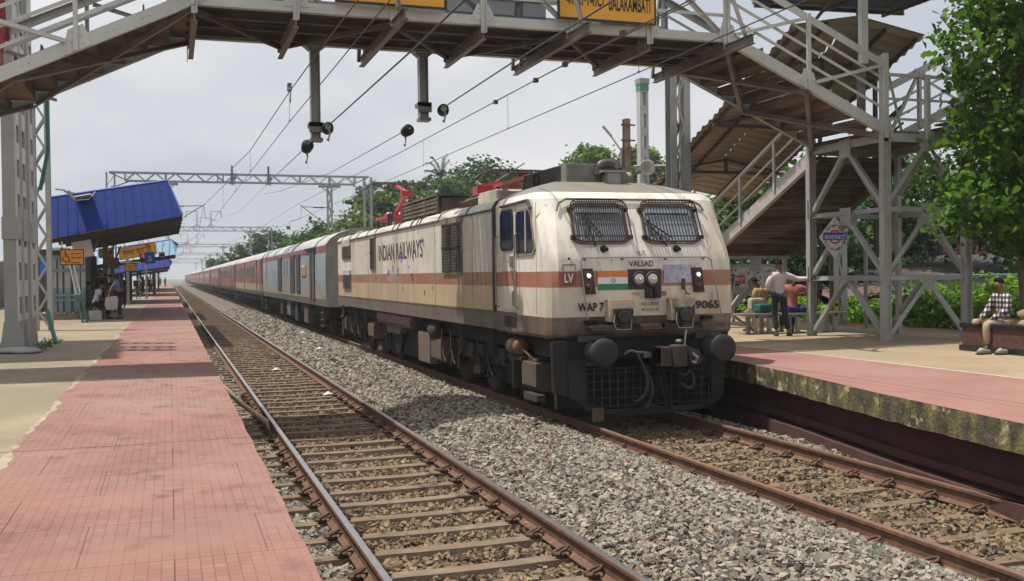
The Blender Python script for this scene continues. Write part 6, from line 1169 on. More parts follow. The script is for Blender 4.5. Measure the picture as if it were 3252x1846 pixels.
# ================================================================ vegetation
def leafmat(name, col, trans=.35):
    m = bpy.data.materials.new(name); m.use_nodes = True; N = m.node_tree.nodes; L = m.node_tree.links; b = N['Principled BSDF']; out = N['Material Output']
    a = N.new('ShaderNodeAttribute'); a.attribute_name = 'tone'; k = N.new('ShaderNodeMixRGB'); k.blend_type = 'MULTIPLY'; k.inputs[0].default_value = 1; k.inputs[1].default_value = (*col, 1); L.new(a.outputs['Color'], k.inputs[2]); L.new(k.outputs[0], b.inputs['Base Color']); b.inputs['Roughness'].default_value = .42; b.inputs['Specular IOR Level'].default_value = .3
    t = N.new('ShaderNodeBsdfTranslucent'); h = N.new('ShaderNodeHueSaturation'); h.inputs['Hue'].default_value = .475; h.inputs['Value'].default_value = 1.9; h.inputs['Saturation'].default_value = 1.1; L.new(k.outputs[0], h.inputs['Color']); L.new(h.outputs[0], t.inputs[0]); mx = N.new('ShaderNodeMixShader'); mx.inputs[0].default_value = trans; L.new(b.outputs[0], mx.inputs[1]); L.new(t.outputs[0], mx.inputs[2]); L.new(mx.outputs[0], out.inputs[0]); return m
def leaves(name, C, S, rng, mat, parent, shape='quad', droop=.0, tone=None, off=(0,0,0), upbias=.6):
    """one mesh of many leaves at points C (n,3) with sizes S"""
    n = len(C); nr = rng.normal(size=(n,3)); nr[:,2] = np.abs(nr[:,2])+upbias; nr /= np.linalg.norm(nr, axis=1)[:,None]
    d = rng.normal(size=(n,3)); d[:,2] -= droop; d -= (d*nr).sum(1)[:,None]*nr; d /= np.linalg.norm(d, axis=1)[:,None]; s = np.cross(nr, d)
    tpl = {'quad': [(0,-.5,0),(.42,0,.05),(0,.5,0),(-.42,0,.05)], 'leaf': [(0,-.5,0),(.34,-.28,.06),(.36,.0,.07),(0,.62,-.06),(-.36,.0,.07),(-.34,-.28,.06)]}[shape]
    m = len(tpl); V = np.zeros((n, m, 3))
    for i, (x, y, z) in enumerate(tpl): V[:, i] = C+S[:,None]*(s*x+d*y+nr*z)
    V -= np.array(off)
    me = bpy.data.meshes.new(name); me.vertices.add(n*m); me.vertices.foreach_set('co', V.reshape(-1).astype(np.float32)); me.loops.add(n*m); me.loops.foreach_set('vertex_index', np.arange(n*m, dtype=np.int32)); me.polygons.add(n); me.polygons.foreach_set('loop_start', np.arange(0, n*m, m, dtype=np.int32)); me.update(calc_edges=True)
    if tone is None: tone = rng.uniform(.6, 1.35, n)
    hue = rng.uniform(-.12, .12, n); ca = me.color_attributes.new('tone', 'FLOAT_COLOR', 'POINT'); cc = np.ones((n, m, 4), np.float32); cc[:,:,0] = (tone*(1+hue*1.6))[:,None]; cc[:,:,1] = tone[:,None]; cc[:,:,2] = (tone*(1-hue))[:,None]; ca.data.foreach_set('color', cc.reshape(-1))
    me.materials.append(mat); o = bpy.data.objects.new(name, me); COL.objects.link(o); o.parent = parent; return o
mBark = M('bark', (.13,.10,.075), .95, .3, 4, bump=.6, col2=(.19,.16,.13), mix=(.5,.7))
def tree(label, base, lobes, nleaf, size, mat, name='leafy_tree', group=None, seed=1, clump=.35, trunk=.2, cat='tree', shape='quad', droop=.2, holes=.0):
    """lobes = [(x,y,z,rx,ry,rz)] in world metres"""
    rng = np.random.default_rng(seed); t = thing(name, label, cat, base, group); vol = np.array([l[3]*l[4]+l[3]*l[5] for l in lobes]); pr = vol/vol.sum(); C = []; T = []
    for l, p in zip(lobes, pr):
        k = max(4, int(nleaf*p/26)); v = rng.normal(size=(k,3)); v /= np.linalg.norm(v, axis=1)[:,None]; r = rng.uniform(.55, 1.08, k)**.7
        cc = np.array(l[:3])+v*r[:,None]*np.array(l[3:]); cs = rng.uniform(.5, 1.5, k)*clump*min(l[3:]); ct = rng.uniform(.62, 1.3, k)
        for c, s, q in zip(cc, cs, ct): m = rng.integers(14, 40); C.append(c+rng.normal(size=(m,3))*s*np.array([.62,.62,.42])); T.append(np.full(m, q)*rng.uniform(.75, 1.25, m))
    C = np.concatenate(C); T = np.concatenate(T); S = rng.uniform(.65, 1.3, len(C))*size
    b = MB(); B0 = Vector(base); top = Vector((sum(l[0] for l in lobes)/len(lobes), sum(l[1] for l in lobes)/len(lobes), sum(l[2] for l in lobes)/len(lobes)))
    fk = B0.lerp(top, .55)+Vector((rng.uniform(-.2,.2), 0, 0)); b.tube([B0, B0.lerp(fk, .5)+Vector((rng.uniform(-.1,.1),0,0)), fk], [trunk, trunk*.8, trunk*.65], 8)
    for l in lobes:
        e = Vector(l[:3])+Vector((0,0,l[5]*.3)); md = fk.lerp(e, .5)+Vector((rng.uniform(-.2,.2), rng.uniform(-.2,.2), .1)); b.tube([fk, md, e], [trunk*.5, trunk*.3, trunk*.1], 6)
    b.build('trunk', mBark, t); leaves('crown', C, S, rng, mat, t, shape, droop, T, base); return t
mLfD = leafmat('leaf_dark', (.027,.072,.016), .3); mLfM = leafmat('leaf_mid', (.042,.105,.018), .3); mLfY = leafmat('leaf_yellowish', (.07,.115,.016), .35); mLfL = leafmat('leaf_lime', (.09,.165,.025), .45); mLfB = leafmat('leaf_bright', (.115,.235,.03), .42); mLfP = leafmat('leaf_peepal', (.06,.135,.02), .45)
GB = 'trees beyond the train'
def T90(lab, lobes, n, m, seed, sz=.42, **k): return tree(lab, (lobes[0][0], lobes[0][1], 0), lobes, n, sz, m, 'leafy_tree', GB, seed, **k)
T90('yellowish green tree just left of the raised red pantograph', [(16.3,88,5.6,2.6,2.5,2.4),(18.6,89,6.9,2.4,2,2.0),(14.9,88,4.6,2.0,2,1.8),(20.0,88,5.6,2.2,2,2.2),(17.6,89,8.2,1.6,1.6,1.2)], 10500, mLfY, 21)
T90('flat topped spreading tree with open branches left of the palm', [(20.6,100,10.6,3.0,2.4,.9),(23.2,101,10.9,2.6,2,.9),(18.6,100,9.6,1.8,2,.7),(22,100,9.4,2.6,2,.8)], 3600, mLfM, 22, .4)
T90('broad dark green tree, biggest behind the locomotive roof', [(24.0,93,9.3,2.6,2.4,2.0),(33.2,93,8.0,3.2,2.6,2.6),(28.6,92,10.4,3.6,3,2.7),(26.2,92,8.8,3.2,3,2.6),(31.4,93,10.2,3.2,3,2.4),(29,90,7.4,4.2,3,2.6),(25.2,91,6.6,2.8,2,2.2)], 15000, mLfD, 23)
T90('mid green tree between the flat topped tree and the dark one', [(22.6,86,6.6,2.8,2.4,2.0),(24.8,86,8.2,1.8,2,1.6),(20.6,86,6.4,1.8,2,1.8),(23.6,87,9.4,2.0,2,1.4)], 7500, mLfM, 24)
T90('small dark tree above the generator van roof', [(12.6,92,5.0,2.0,2,1.9),(11.0,94,4.4,1.6,2,1.6),(13.8,90,4.2,1.6,2,1.7)], 4200, mLfM, 25)
T90('dark tree left of the generator van, over the red coaches', [(11.9,128,5.6,2.6,2,2.2),(9.4,130,4.8,2.1,2,1.7)], 3200, mLfD, 26, .5)
T90('smallest distant tree over the far coaches', [(9.0,170,4.4,2.6,2,1.8),(6.8,176,3.8,1.5,2,1.3)], 1500, mLfD, 27, .6)
T90('dark tree low to the right of the broad dark tree', [(34.2,96,9.6,3.0,2,2.2),(36.6,97,8.4,2.6,2,2.2)], 3600, mLfD, 28)
T90('airy lime green tree left of the rusty pole', [(38.8,90,12.9,1.8,1.5,1.7),(37.4,90,11.9,1.5,1.5,1.4),(40.2,90,12.2,1.6,1.5,1.6)], 7000, mLfL, 29, .36, trunk=.12)
T90('lime green tree between the rusty pole and the lattice mast', [(43.4,90,12.4,1.9,1.6,1.8),(45.3,90,11.6,1.9,1.6,1.9),(42.4,90,10.4,1.8,1.5,1.8),(45.6,90,9.4,2.4,1.6,1.8),(44.2,90,13.4,1.5,1.4,1.2)], 11000, mLfL, 30, .36, trunk=.14)
# palm
t = thing('palm_tree', 'coconut palm crown rising above the trees behind the train', 'palm', (24.4, 92, 0)); b = MB(); b.tube([(24.4,92,0),(24.5,92,6),(24.3,92,11.6)], [.22,.17,.13], 8); b.build('trunk', mBark, t)
rng = np.random.default_rng(5); b = MB()
for k, (a, up) in enumerate(((2.75,.9),(2.35,1.5),(1.9,1.9),(1.3,2.0),(1.05,1.75),(.6,.8),(3.1,.3),(.1,.2),(2.0,1.0),(1.4,.9))):
    pts = [Vector((24.3,92,11.6))+Vector((math.cos(a)*s*1.5, rng.uniform(-.6,.6)*s, up*s*1.15-.75*s*s*.8)) for s in (0,.35,.7,1.0,1.25)]
    b.tube(pts, .03, 4)
    for i in range(4):
        for j in range(6):
            p = pts[i].lerp(pts[i+1], j/6); d = (pts[i+1]-pts[i]).normalized()
            for s in (-1, 1): q = p+d*.28+Vector((-.25*d.z*s*.8, s*.35, -.22+.1*s)); w = d*.045; b.add([p-w, p+w, q], [(0,1,2)])
b.build('frond', leafmat('leaf_palm', (.05,.085,.03), .3), t); bpy.data.meshes[-1]
for me in [o.data for o in t.children if o.name.startswith('frond')]:
    ca = me.color_attributes.new('tone', 'FLOAT_COLOR', 'POINT'); ca.data.foreach_set('color', np.ones(len(me.vertices)*4, np.float32))
# screen of trees and undergrowth behind the right platform
GR = 'trees behind the right platform'
def TR(lab, lobes, n, m, seed, sz=.2, **k): return tree(lab, (lobes[0][0], lobes[0][1], -.4), lobes, n, sz, m, 'leafy_tree', GR, seed, shape='leaf', **k)
TR('dark leafy tree seen through the railing of the lower stairs', [(21.6,34,4.0,2.2,2,1.7),(20.2,34,2.8,1.7,2,1.6),(23.4,35,4.8,2.0,2,1.6)], 7600, mLfM, 41, .26)
TR('dense dark tree filling the gap behind the landing tower', [(25.6,34,4.4,2.6,2,2.2),(24.2,33,2.5,2.2,1.6,1.7),(27.0,34,3.0,2.4,2,1.8),(28.2,35,5.6,2.4,2,2.0)], 10500, mLfD, 42, .24)
TR('sunlit bushy tree between the tower posts', [(25.4,29.5,4.7,1.8,1.2,1.4),(27.4,29.5,4.2,1.6,1.2,1.5)], 4200, mLfM, 43, .2, trunk=.12)
TR('dark tree right behind the steel post and sign back', [(23.3,30.5,2.9,1.7,1.2,1.6),(25.2,31,1.8,1.8,1.2,1.3)], 5200, mLfD, 44, .2)
TR('tall tree behind the broad leaved tree at the right edge', [(28.4,28,5.2,2.2,1.6,2.2),(30.5,28,6.4,2.6,2,2.8),(28.0,27,3.4,1.8,1.4,1.6)], 7800, mLfD, 45, .22)
TR('dark undergrowth tree just behind the notice board', [(19.0,29,1.9,1.8,1.2,1.7),(20.9,29,2.3,1.6,1.2,1.7)], 5200, mLfD, 46, .2)
GS = 'bushes along the right platform'
def bush(lab, x, y, rx, rz, n, seed, m=mLfB, sz=.13): return tree(lab, (x, y, .2), [(x, y, .2+rz*.45, rx, .8, rz*.62),(x+rx*.5, y+.2, .2+rz*.7, rx*.5, .6, rz*.4),(x-rx*.4, y-.2, .2+rz*.4, rx*.55, .6, rz*.5)], n, sz, m, 'bush', GS, seed, .42, .04, 'bush', 'leaf', .3)
for k, (lab, x, y, rx, rz) in enumerate((('bright green bush beside the locomotive nose under the notice board', 17.7, 26.5, 1.3, 1.25),('bright green bush behind the steel benches', 18.0, 24.2, 1.2, 1.05),('small bush behind the yellow banded mast', 18.0, 22.3, .9, 1.0),('round bright bush right of the short steel post', 18.0, 20.9, .9, 1.5),('leafy bush behind the middle tower post', 18.15, 19.7, .9, 1.45),('tall bright bush between the tower legs', 18.2, 18.4, 1.0, 1.65),('bright bush behind the right tower leg', 18.3, 17.2, .9, 1.5),('low bush behind the granite seat', 18.5, 15.9, .9, 1.3),('bush behind the seated man in the checked shirt', 19.2, 14.6, .9, 1.2))): bush(lab, x, y, rx, rz, 2400, 60+k)
# ground cover beyond both platforms
rng = np.random.default_rng(9); n = 9000; C = np.c_[rng.uniform(17.5, 24, n), rng.uniform(12, 42, n), rng.uniform(.0,.45,n)**1.5]; o = leaves('ground_cover', C, rng.uniform(.1,.22,n), rng, mLfB, None, 'leaf', .2); o.location = (0,0,0); tag(o, 'tangle of low green weeds behind the right platform', 'weeds', kind='stuff')
n = 900; C = np.c_[rng.uniform(-3.5,-2.4,n), rng.uniform(21.8,26.2,n), PZ+rng.uniform(0,.16,n)**1.4]; kx = (np.abs(C[:,0]+3.0) > .2); C = C[kx]; o = leaves('weed_tufts', C, rng.uniform(.03,.07,len(C)), rng, mLfM, None, 'leaf', -.4); tag(o, 'small weeds sprouting round the feet of the built up columns', 'weeds', kind='stuff')
n = 9000; C = np.c_[rng.uniform(-16, -9.2, n), rng.uniform(24, 90, n), .6+rng.uniform(0,1.0,n)**1.5*3.0]; o = leaves('hedge_growth', C, rng.uniform(.15,.35,n), rng, mLfM, None, 'leaf', .2); tag(o, 'green growth behind the near platform glimpsed through the lattice mast', 'greenery', kind='stuff')
n = 30000; C = np.c_[rng.uniform(14, 300, n), rng.uniform(150, 620, n), rng.uniform(0, 1, n)**1.4*6]; C[:,2] *= .5+.5*np.sin(C[:,0]*.11)*np.sin(C[:,1]*.05+1); C[:,2] = np.abs(C[:,2]); o = leaves('far_treeline', C, rng.uniform(.8,1.9,n), rng, mLfD, None, 'quad', .2); tag(o, 'far off line of trees fading towards the horizon', 'trees', kind='stuff')
# broad leaved tree in front of the landing at the right edge
def ftree():
    rng = np.random.default_rng(77); base = (15.15, 14.6, 1.2); t = thing('broad_leaved_tree', 'broad leaved peepal tree hanging over the granite seat at the right edge', 'tree', base); C = []; T = []
    lobes = [(14.15,14.6,6.3,.95,.9,.9),(14.3,14.5,5.3,.95,.9,.9),(14.05,14.7,4.3,.95,.8,.8),(14.0,14.5,3.55,.8,.8,.65),(14.6,14.4,3.1,.9,.8,.7),(14.85,14.2,2.8,.7,.7,.5),(15.2,14.6,6.6,1.2,1.1,1.2),(15.3,14.6,5.0,1.2,1.1,1.2),(15.3,14.5,3.7,1.0,1.0,.9),(14.5,14.3,7.4,1.1,1,.9),(15.6,13.6,4.3,1.2,.9,1.2),(13.62,14.6,3.15,.36,.4,.3),(15.6,14.2,2.75,.8,.7,.5),(14.6,13.0,8.0,1.9,1.6,1.0),(13.6,12.6,8.3,1.4,1.2,.7)]
    for l in lobes:
        k = int(46*(l[3]*l[5])/.8)+8; v = rng.normal(size=(k,3)); v /= np.linalg.norm(v, axis=1)[:,None]; cc = np.array(l[:3])+v*(rng.uniform(.35,1.08,k)**.6)[:,None]*np.array(l[3:]); ct = rng.uniform(.7,1.35,k)
        for c, q in zip(cc, ct): m = rng.integers(9, 22); C.append(c+rng.normal(size=(m,3))*np.array([.15,.15,.12])); T.append(q*rng.uniform(.7,1.35,m))
    C = np.concatenate(C); T = np.concatenate(T); leaves('crown', C, rng.uniform(.065,.2,len(C)), rng, mLfP, t, 'leaf', .9, T, base, .25)
    b = MB(); b.tube([(15.15,14.6,1.2),(15.0,14.6,2.2),(15.1,14.6,3.4),(14.9,14.5,5),(14.7,14.4,7)], [.17,.14,.13,.1,.05], 10)
    for p in ((14.1,14.6,6.0),(14.1,14.6,4.4),(14.2,14.5,3.3),(15.6,13.8,4.4),(13.7,14.6,3.2)): b.tube([(15.05,14.6,2.6+rng.uniform(0,1)), Vector((15.0,14.6,3.4)).lerp(Vector(p), .5)+Vector((0,0,.25)), p], [.07,.045,.015], 6)
    b.build('trunk', mBark, t)
ftree()
# ================================================================ people
def skin(name, V, E, Rr, mat, parent, sub=1, smooth=True):
    me = bpy.data.meshes.new(name); me.from_pydata([tuple(v) for v in V], E, []); o = bpy.data.objects.new(name, me); COL.objects.link(o)
    md = o.modifiers.new('s', 'SKIN'); md.use_smooth_shade = True; md.branch_smoothing = .4
    for i, r in enumerate(Rr): d = me.skin_vertices[0].data[i]; d.radius = (r, r) if not isinstance(r, tuple) else r; d.use_root = (i == 0)
    if sub: q = o.modifiers.new('u', 'SUBSURF'); q.levels = sub; q.render_levels = sub
    bpy.context.view_layer.update(); ev = o.evaluated_get(bpy.context.evaluated_depsgraph_get()); nm = bpy.data.meshes.new_from_object(ev)
    bpy.data.objects.remove(o); bpy.data.meshes.remove(me); nm.materials.append(mat); nm.polygons.foreach_set('use_smooth', [True]*len(nm.polygons)); r = bpy.data.objects.new(name, nm); COL.objects.link(r); r.parent = parent; return r
mSkin = M('skin_brown', (.16,.075,.045), .5, .12, 8); mHair = M('hair_black', (.008,.007,.007), .75, .2, 30, bump=.4, bscale=90, spec=.15)
def cloth(name, c, c2=None): return M(name, c, .85, .1, 5, bump=.5, bscale=9, col2=c2 or tuple(x*.8 for x in c), mix=(.5,.7))
STAND = dict(pel=(0,0,.90), spi=(0,.01,1.08), che=(0,.0,1.27), nk=(0,-.005,1.41), hb=(0,.02,1.49), hm=(0,.03,1.56), ht=(0,.015,1.615), sL=(-.165,0,1.35), eL=(-.21,-.03,1.09), wL=(-.21,.06,.85), sR=(.165,0,1.35), eR=(.21,-.03,1.09), wR=(.21,.06,.85), kL=(-.10,.03,.48), aL=(-.105,-.02,.085), tL=(-.13,.14,.035), kR=(.10,.03,.48), aR=(.105,-.02,.085), tR=(.13,.14,.035), hL=(-.09,0,.86), hR=(.09,0,.86))
SIT = dict(STAND, pel=(0,0,.53), spi=(0,.02,.70), che=(0,.05,.90), nk=(0,.07,1.04), hb=(0,.10,1.12), hm=(0,.115,1.19), ht=(0,.10,1.245), sL=(-.165,.05,.98), eL=(-.2,.10,.72), wL=(-.14,.32,.60), sR=(.165,.05,.98), eR=(.2,.10,.72), wR=(.14,.32,.60), hL=(-.09,.02,.50), hR=(.09,.02,.50), kL=(-.11,.43,.50), aL=(-.11,.40,.085), tL=(-.12,.55,.035), kR=(.11,.43,.50), aR=(.11,.40,.085), tR=(.12,.55,.035))
def person(label, loc, rz, base, over=None, shirt=None, trou=None, sleeve='long', shoe=None, hair=mHair, sc=1.0, group=None, shirt_over=True, hands=True, hairstyle='short', bare=False):
    """figure facing local +Y; one continuous skinned body, clothes and hair as children"""
    J = {k: Vector(v)*sc for k, v in dict(base, **(over or {})).items()}; t = thing('person', label, 'person', loc, group, rz=rz)
    names = ['pel','spi','che','nk','hb','hm','ht','sL','eL','wL','sR','eR','wR','hL','kL','aL','tL','hR','kR','aR','tR']; ix = {n: i for i, n in enumerate(names)}
    V = [J[n] for n in names]; rad = dict(pel=(.125,.10), spi=(.115,.09), che=(.13,.095), nk=.052, hb=(.062,.07), hm=(.077,.09), ht=(.05,.06), sL=.058, eL=.041, wL=.029, sR=.058, eR=.041, wR=.029, hL=.082, kL=.055, aL=.037, tL=.03, hR=.082, kR=.055, aR=.037, tR=.03)
    Rr = [tuple(x*sc for x in rad[n]) if isinstance(rad[n], tuple) else rad[n]*sc for n in names]
    E = [('pel','spi'),('spi','che'),('che','nk'),('nk','hb'),('hb','hm'),('hm','ht'),('che','sL'),('sL','eL'),('eL','wL'),('che','sR'),('sR','eR'),('eR','wR'),('pel','hL'),('hL','kL'),('kL','aL'),('aL','tL'),('pel','hR'),('hR','kR'),('kR','aR'),('aR','tR')]
    E = [(ix[a], ix[b]) for a, b in E]
    # nose and ears
    fd = (J['hm']-J['hb']); fw = Vector((0,1,0)); fw = (J.get('face') or Vector((0,1,0))).normalized() if 'face' in J else Vector((0,1,0))
    sd = fw.cross(Vector((0,0,1))).normalized()
    def addv(p, r, to): V.append(p); Rr.append(r); E.append((to, len(V)-1)); return len(V)-1
    addv(J['hm']*.45+J['hb']*.55+fw*.098*sc, .012*sc, ix['hm'])
    for s in (-1, 1): addv(J['hm']*.6+J['hb']*.4+sd*s*.083*sc, .014*sc, ix['hm'])
    if hands:
        for w, e in (('wL','eL'),('wR','eR')):
            d = (J[w]-J[e]).normalized(); s = sd if abs(d.dot(sd)) < .8 else Vector((0,0,1)); side = (s-d*s.dot(d)).normalized(); nrm = d.cross(side); pm = addv(J[w]+d*.055*sc, (.036*sc,.018*sc), ix[w]); kn = addv(J[w]+d*.085*sc, (.036*sc,.015*sc), pm)
            for f, (o, ln) in enumerate(((-.030,.062),(-.010,.074),(.010,.070),(.029,.055))): a = addv(J[w]+d*(.085+ln*.5)*sc+side*o*sc+nrm*.006*sc, .0085*sc, kn); addv(J[w]+d*(.085+ln)*sc+side*o*1.1*sc+nrm*.024*sc, .007*sc, a)
            a = addv(J[w]+d*.06*sc+side*-.045*sc+nrm*.012*sc, .011*sc, pm); addv(J[w]+d*.095*sc+side*-.055*sc+nrm*.024*sc, .009*sc, a)
    skin('body', V, E, Rr, mSkin, t)
    def sub(nm, ns, es, add, mat, over_={}):
        id_ = {n: i for i, n in enumerate(ns)}; vv = []; rr = []
        for n in ns:
            if n in over_: vv.append(over_[n][0]); rr.append(over_[n][1]); continue
            vv.append(J[n]); r = rad[n]; rr.append(tuple((x+add)*sc for x in r) if isinstance(r, tuple) else (r+add)*sc)
        return skin(nm, vv, [(id_[a], id_[b]) for a, b in es], rr, mat, t)
    if shirt:
        hem = J['pel']+(J['hL']*.5+J['hR']*.5-J['pel'])*.6 if base is STAND else J['pel']+Vector((0,.0,-.01))
        nk2 = J['che'].lerp(J['nk'], .72); mids = {'hem': (hem, (.145*sc,.125*sc)), 'col': (nk2, (.07*sc,.065*sc))}; ns = ['spi','che','pel','hem','col','sL','sR']; es = [('spi','che'),('spi','pel'),('pel','hem'),('che','col'),('che','sL'),('che','sR')]
        for s in 'LR':
            if sleeve == 'long': ns += ['e'+s, 'cf'+s]; es += [('s'+s,'e'+s),('e'+s,'cf'+s)]; mids['cf'+s] = (J['e'+s].lerp(J['w'+s], .93), .046*sc)
            else: ns += ['cf'+s]; es += [('s'+s,'cf'+s)]; mids['cf'+s] = (J['s'+s].lerp(J['e'+s], .72), .062*sc)
        sub('shirt', ns, es, .024, shirt, mids)
    if trou:
        ns = ['pel','hL','kL','cL','hR','kR','cR']; mids = {'c'+s: (J['k'+s].lerp(J['a'+s], .90), .058*sc) for s in 'LR'}; sub('trousers', ns, [('pel','hL'),('hL','kL'),('kL','cL'),('pel','hR'),('hR','kR'),('kR','cR')], .018, trou, mids)
    if shoe:
        for s in 'LR': a = J['a'+s]; q = J['t'+s]; d = (q-a); d.z = 0; d.normalize(); sl = Vector((a.x, a.y, max(.0, a.z-.045*sc))); skin('shoe', [sl-d*.05*sc, sl+d*.06*sc, sl+d*.17*sc+Vector((0,0,-.008))], [(0,1),(1,2)], [.042*sc,.046*sc,.034*sc], shoe, t)
    b = MB(); c = J['hm']; up = (J['ht']-J['hb']).normalized(); n, m = 18, 9
    vs = []; fs = []
    for i in range(m+1):
        th = math.pi*.53*i/m
        for k in range(n):
            a = 2*math.pi*k/n; dv = (fw*math.cos(a)+sd*math.sin(a)); front = max(0, math.cos(a)); thl = th*(1-.5*front)
            p = c+up*(.013*sc)+dv*math.sin(thl)*(.083+.010*abs(math.cos(a)))*sc+Vector((0,0,1))*math.cos(thl)*.093*sc; vs.append(p)
    for i in range(m):
        for k in range(n): fs.append((i*n+k, (i+1)*n+k, (i+1)*n+(k+1)%n, i*n+(k+1)%n))
    b.add(vs, fs); b.build('hair', hair, t, True, local=True)
    b = MB()
    for s in (-1, 1): p = c*.75+J['hb']*.25+fw*.088*sc+sd*s*.032*sc; b2 = MB(); b2.ball(p, .011*sc, .011*sc, .007*sc, 8, 6); b2.build('eye', M('eye_dark', (.02,.015,.012), .2, .1, 5), t, True, local=True)
    p = J['hb']+fw*.074*sc+up*.0; b.ball(p, .026*sc, .010*sc, .008*sc, 8, 6); b.build('mouth', M('lip_brown', (.12,.045,.035), .5, .1, 5), t, True, local=True)
    return t
cPink = cloth('shirt_pale_pink', (.68,.58,.61), (.56,.46,.50)); cNavy = cloth('trousers_navy', (.016,.017,.03)); cBlack = cloth('trousers_black', (.014,.013,.014)); cSal = cloth('shirt_salmon', (.42,.15,.12)); cKha = cloth('trousers_khaki', (.36,.29,.20)); cWh = cloth('shirt_white', (.55,.54,.60)); cBlu = cloth('shirt_blue', (.10,.22,.45)); cGry = cloth('shirt_charcoal', (.045,.05,.06)); cTan = cloth('shirt_tan', (.40,.28,.14)); cTee = cloth('tee_white', (.60,.60,.60)); mShoe = M('shoe_dark', (.03,.022,.02), .5, .2, 6)
# checked shirt: crossing bands of white on black
cChk = M('shirt_checked', (.02,.02,.023), .85, .1, 5, bump=.3, bscale=9); _n, _l, _b = node(cChk); tc_ = _n.new('ShaderNodeTexCoord'); sx = _n.new('ShaderNodeSeparateXYZ'); _l.new(tc_.outputs['Object'], sx.inputs[0])
def band(o, per, off=0):
    ml = _n.new('ShaderNodeMath'); ml.operation = 'MULTIPLY'; ml.inputs[1].default_value = 1/per; _l.new(o, ml.inputs[0]); fr = _n.new('ShaderNodeMath'); fr.operation = 'FRACT'; _l.new(ml.outputs[0], fr.inputs[0]); g_ = _n.new('ShaderNodeMath'); g_.operation = 'GREATER_THAN'; g_.inputs[1].default_value = .5; _l.new(fr.outputs[0], g_.inputs[0]); return g_.outputs[0]
ad0 = _n.new('ShaderNodeMath'); ad0.operation = 'ADD'; _l.new(sx.outputs['X'], ad0.inputs[0]); _l.new(sx.outputs['Y'], ad0.inputs[1])
ad = _n.new('ShaderNodeMath'); ad.operation = 'ADD'; _l.new(band(ad0.outputs[0], .085), ad.inputs[0]); _l.new(band(sx.outputs['Z'], .085), ad.inputs[1])
rp = _n.new('ShaderNodeValToRGB'); rp.color_ramp.interpolation = 'CONSTANT'; rp.color_ramp.elements[0].color = (.012,.012,.014,1); rp.color_ramp.elements[1].position = .9; rp.color_ramp.elements[1].color = (.58,.56,.55,1); e_ = rp.color_ramp.elements.new(.4); e_.color = (.12,.09,.105,1)
dv = _n.new('ShaderNodeMath'); dv.operation = 'MULTIPLY'; dv.inputs[1].default_value = .5; _l.new(ad.outputs[0], dv.inputs[0]); _l.new(dv.outputs[0], rp.inputs[0]); _l.new(rp.outputs[0], _b.inputs['Base Color'])
R90 = math.pi/2
# --- right platform
person('man in a pale pink shirt standing with one hand on the tower post', (12.56, 18.9, RZ), -.15, STAND, dict(eR=(.42,.03,1.23), wR=(.66,-.10,1.245), sR=(.175,.0,1.34), eL=(-.24,.05,1.10), wL=(-.14,.22,1.0), kL=(-.09,.05,.48), aL=(-.07,-.03,.085), tL=(-.06,.12,.035), kR=(.13,.0,.48), aR=(.17,-.08,.085), tR=(.30,.02,.035)), cPink, cNavy, 'long', mShoe)
person('man in a salmon shirt seated on the steel bench with his back turned', (13.46, 19.75, RZ-.02), -.35, SIT, dict(che=(.02,.0,.88), nk=(.02,.0,1.02), sR=(.18,.02,.96), eR=(.42,.08,.86), wR=(.34,.30,.84), hb=(-.02,.05,1.10), hm=(-.03,.07,1.17), ht=(-.03,.05,1.22)), cSal, cBlack, 'short', mShoe, sc=1.1)
person('man in a tan shirt seated beyond the bench, mostly hidden by the standing man', (13.08, 20.35, RZ-.02), .1, SIT, dict(hb=(-.1,.14,1.1), hm=(-.12,.16,1.17), ht=(-.12,.15,1.22)), cTan, cKha, 'short', mShoe, sc=1.02)
person('person in dark clothes standing behind the tower post with a pale cap', (14.45, 20.3, RZ), .6, STAND, dict(eL=(-.23,.05,1.08), wL=(-.12,.2,1.0)), cGry, cBlack, 'long', mShoe, hair=M('cap_pale', (.40,.39,.37), .85, .1, 6), sc=1.02)
person('man in a black and white checked shirt seated on the granite seat', (13.42, 13.52, .765), 1.45, SIT, dict(che=(.0,.03,.90), nk=(0,.05,1.04), hb=(.0,.085,1.12), hm=(0,.10,1.19), ht=(0,.08,1.245), eL=(-.22,.12,.73), wL=(-.12,.36,.59), eR=(.22,.14,.74), wR=(.10,.38,.60), kL=(-.13,.45,.53), aL=(-.11,.40,.12), tL=(-.12,.55,.07), kR=(.16,.44,.53), aR=(.40,.26,.53), tR=(.5,.2,.53)), cChk, cKha, 'long', None, sc=1.0)
t = thing('blue_bag', 'flat dark blue bag lying on the bench right of the standing man', 'bag', (13.5, 19.62, 1.27)); b = MB(); b.box(13.22, 13.52, 19.52, 19.75, 1.266, 1.40); b.box(13.53, 13.78, 19.5, 19.74, 1.266, 1.39); b.build('bag_body', cloth('bag_blue', (.02,.03,.17)), t, bevel=.03)
t = thing('green_bundle', 'green cloth bundle on the bench left of the standing man', 'bag', (12.78, 19.9, 1.27)); b = MB(); b.box(12.62, 12.95, 19.75, 20.05, 1.266, 1.47); b.build('bundle', cloth('cloth_green', (.012,.11,.09)), t, bevel=.05); b = MB(); b.box(12.62,13.0,20.1,20.3,1.3,1.60); b.build('sack', cloth('cloth_cream', (.42,.37,.29)), t, bevel=.06)
t = thing('rolled_sack', 'brown sack lying on the granite seat behind the seated man', 'sack', (13.9, 13.3, 1.28)); b = MB(); b.tube([(13.55,13.35,1.40),(13.8,13.3,1.43),(14.2,13.25,1.42),(14.6,13.2,1.40)], [.08,.13,.13,.1], 10); b.build('sack_body', cloth('cloth_sack', (.27,.18,.10)), t, True)
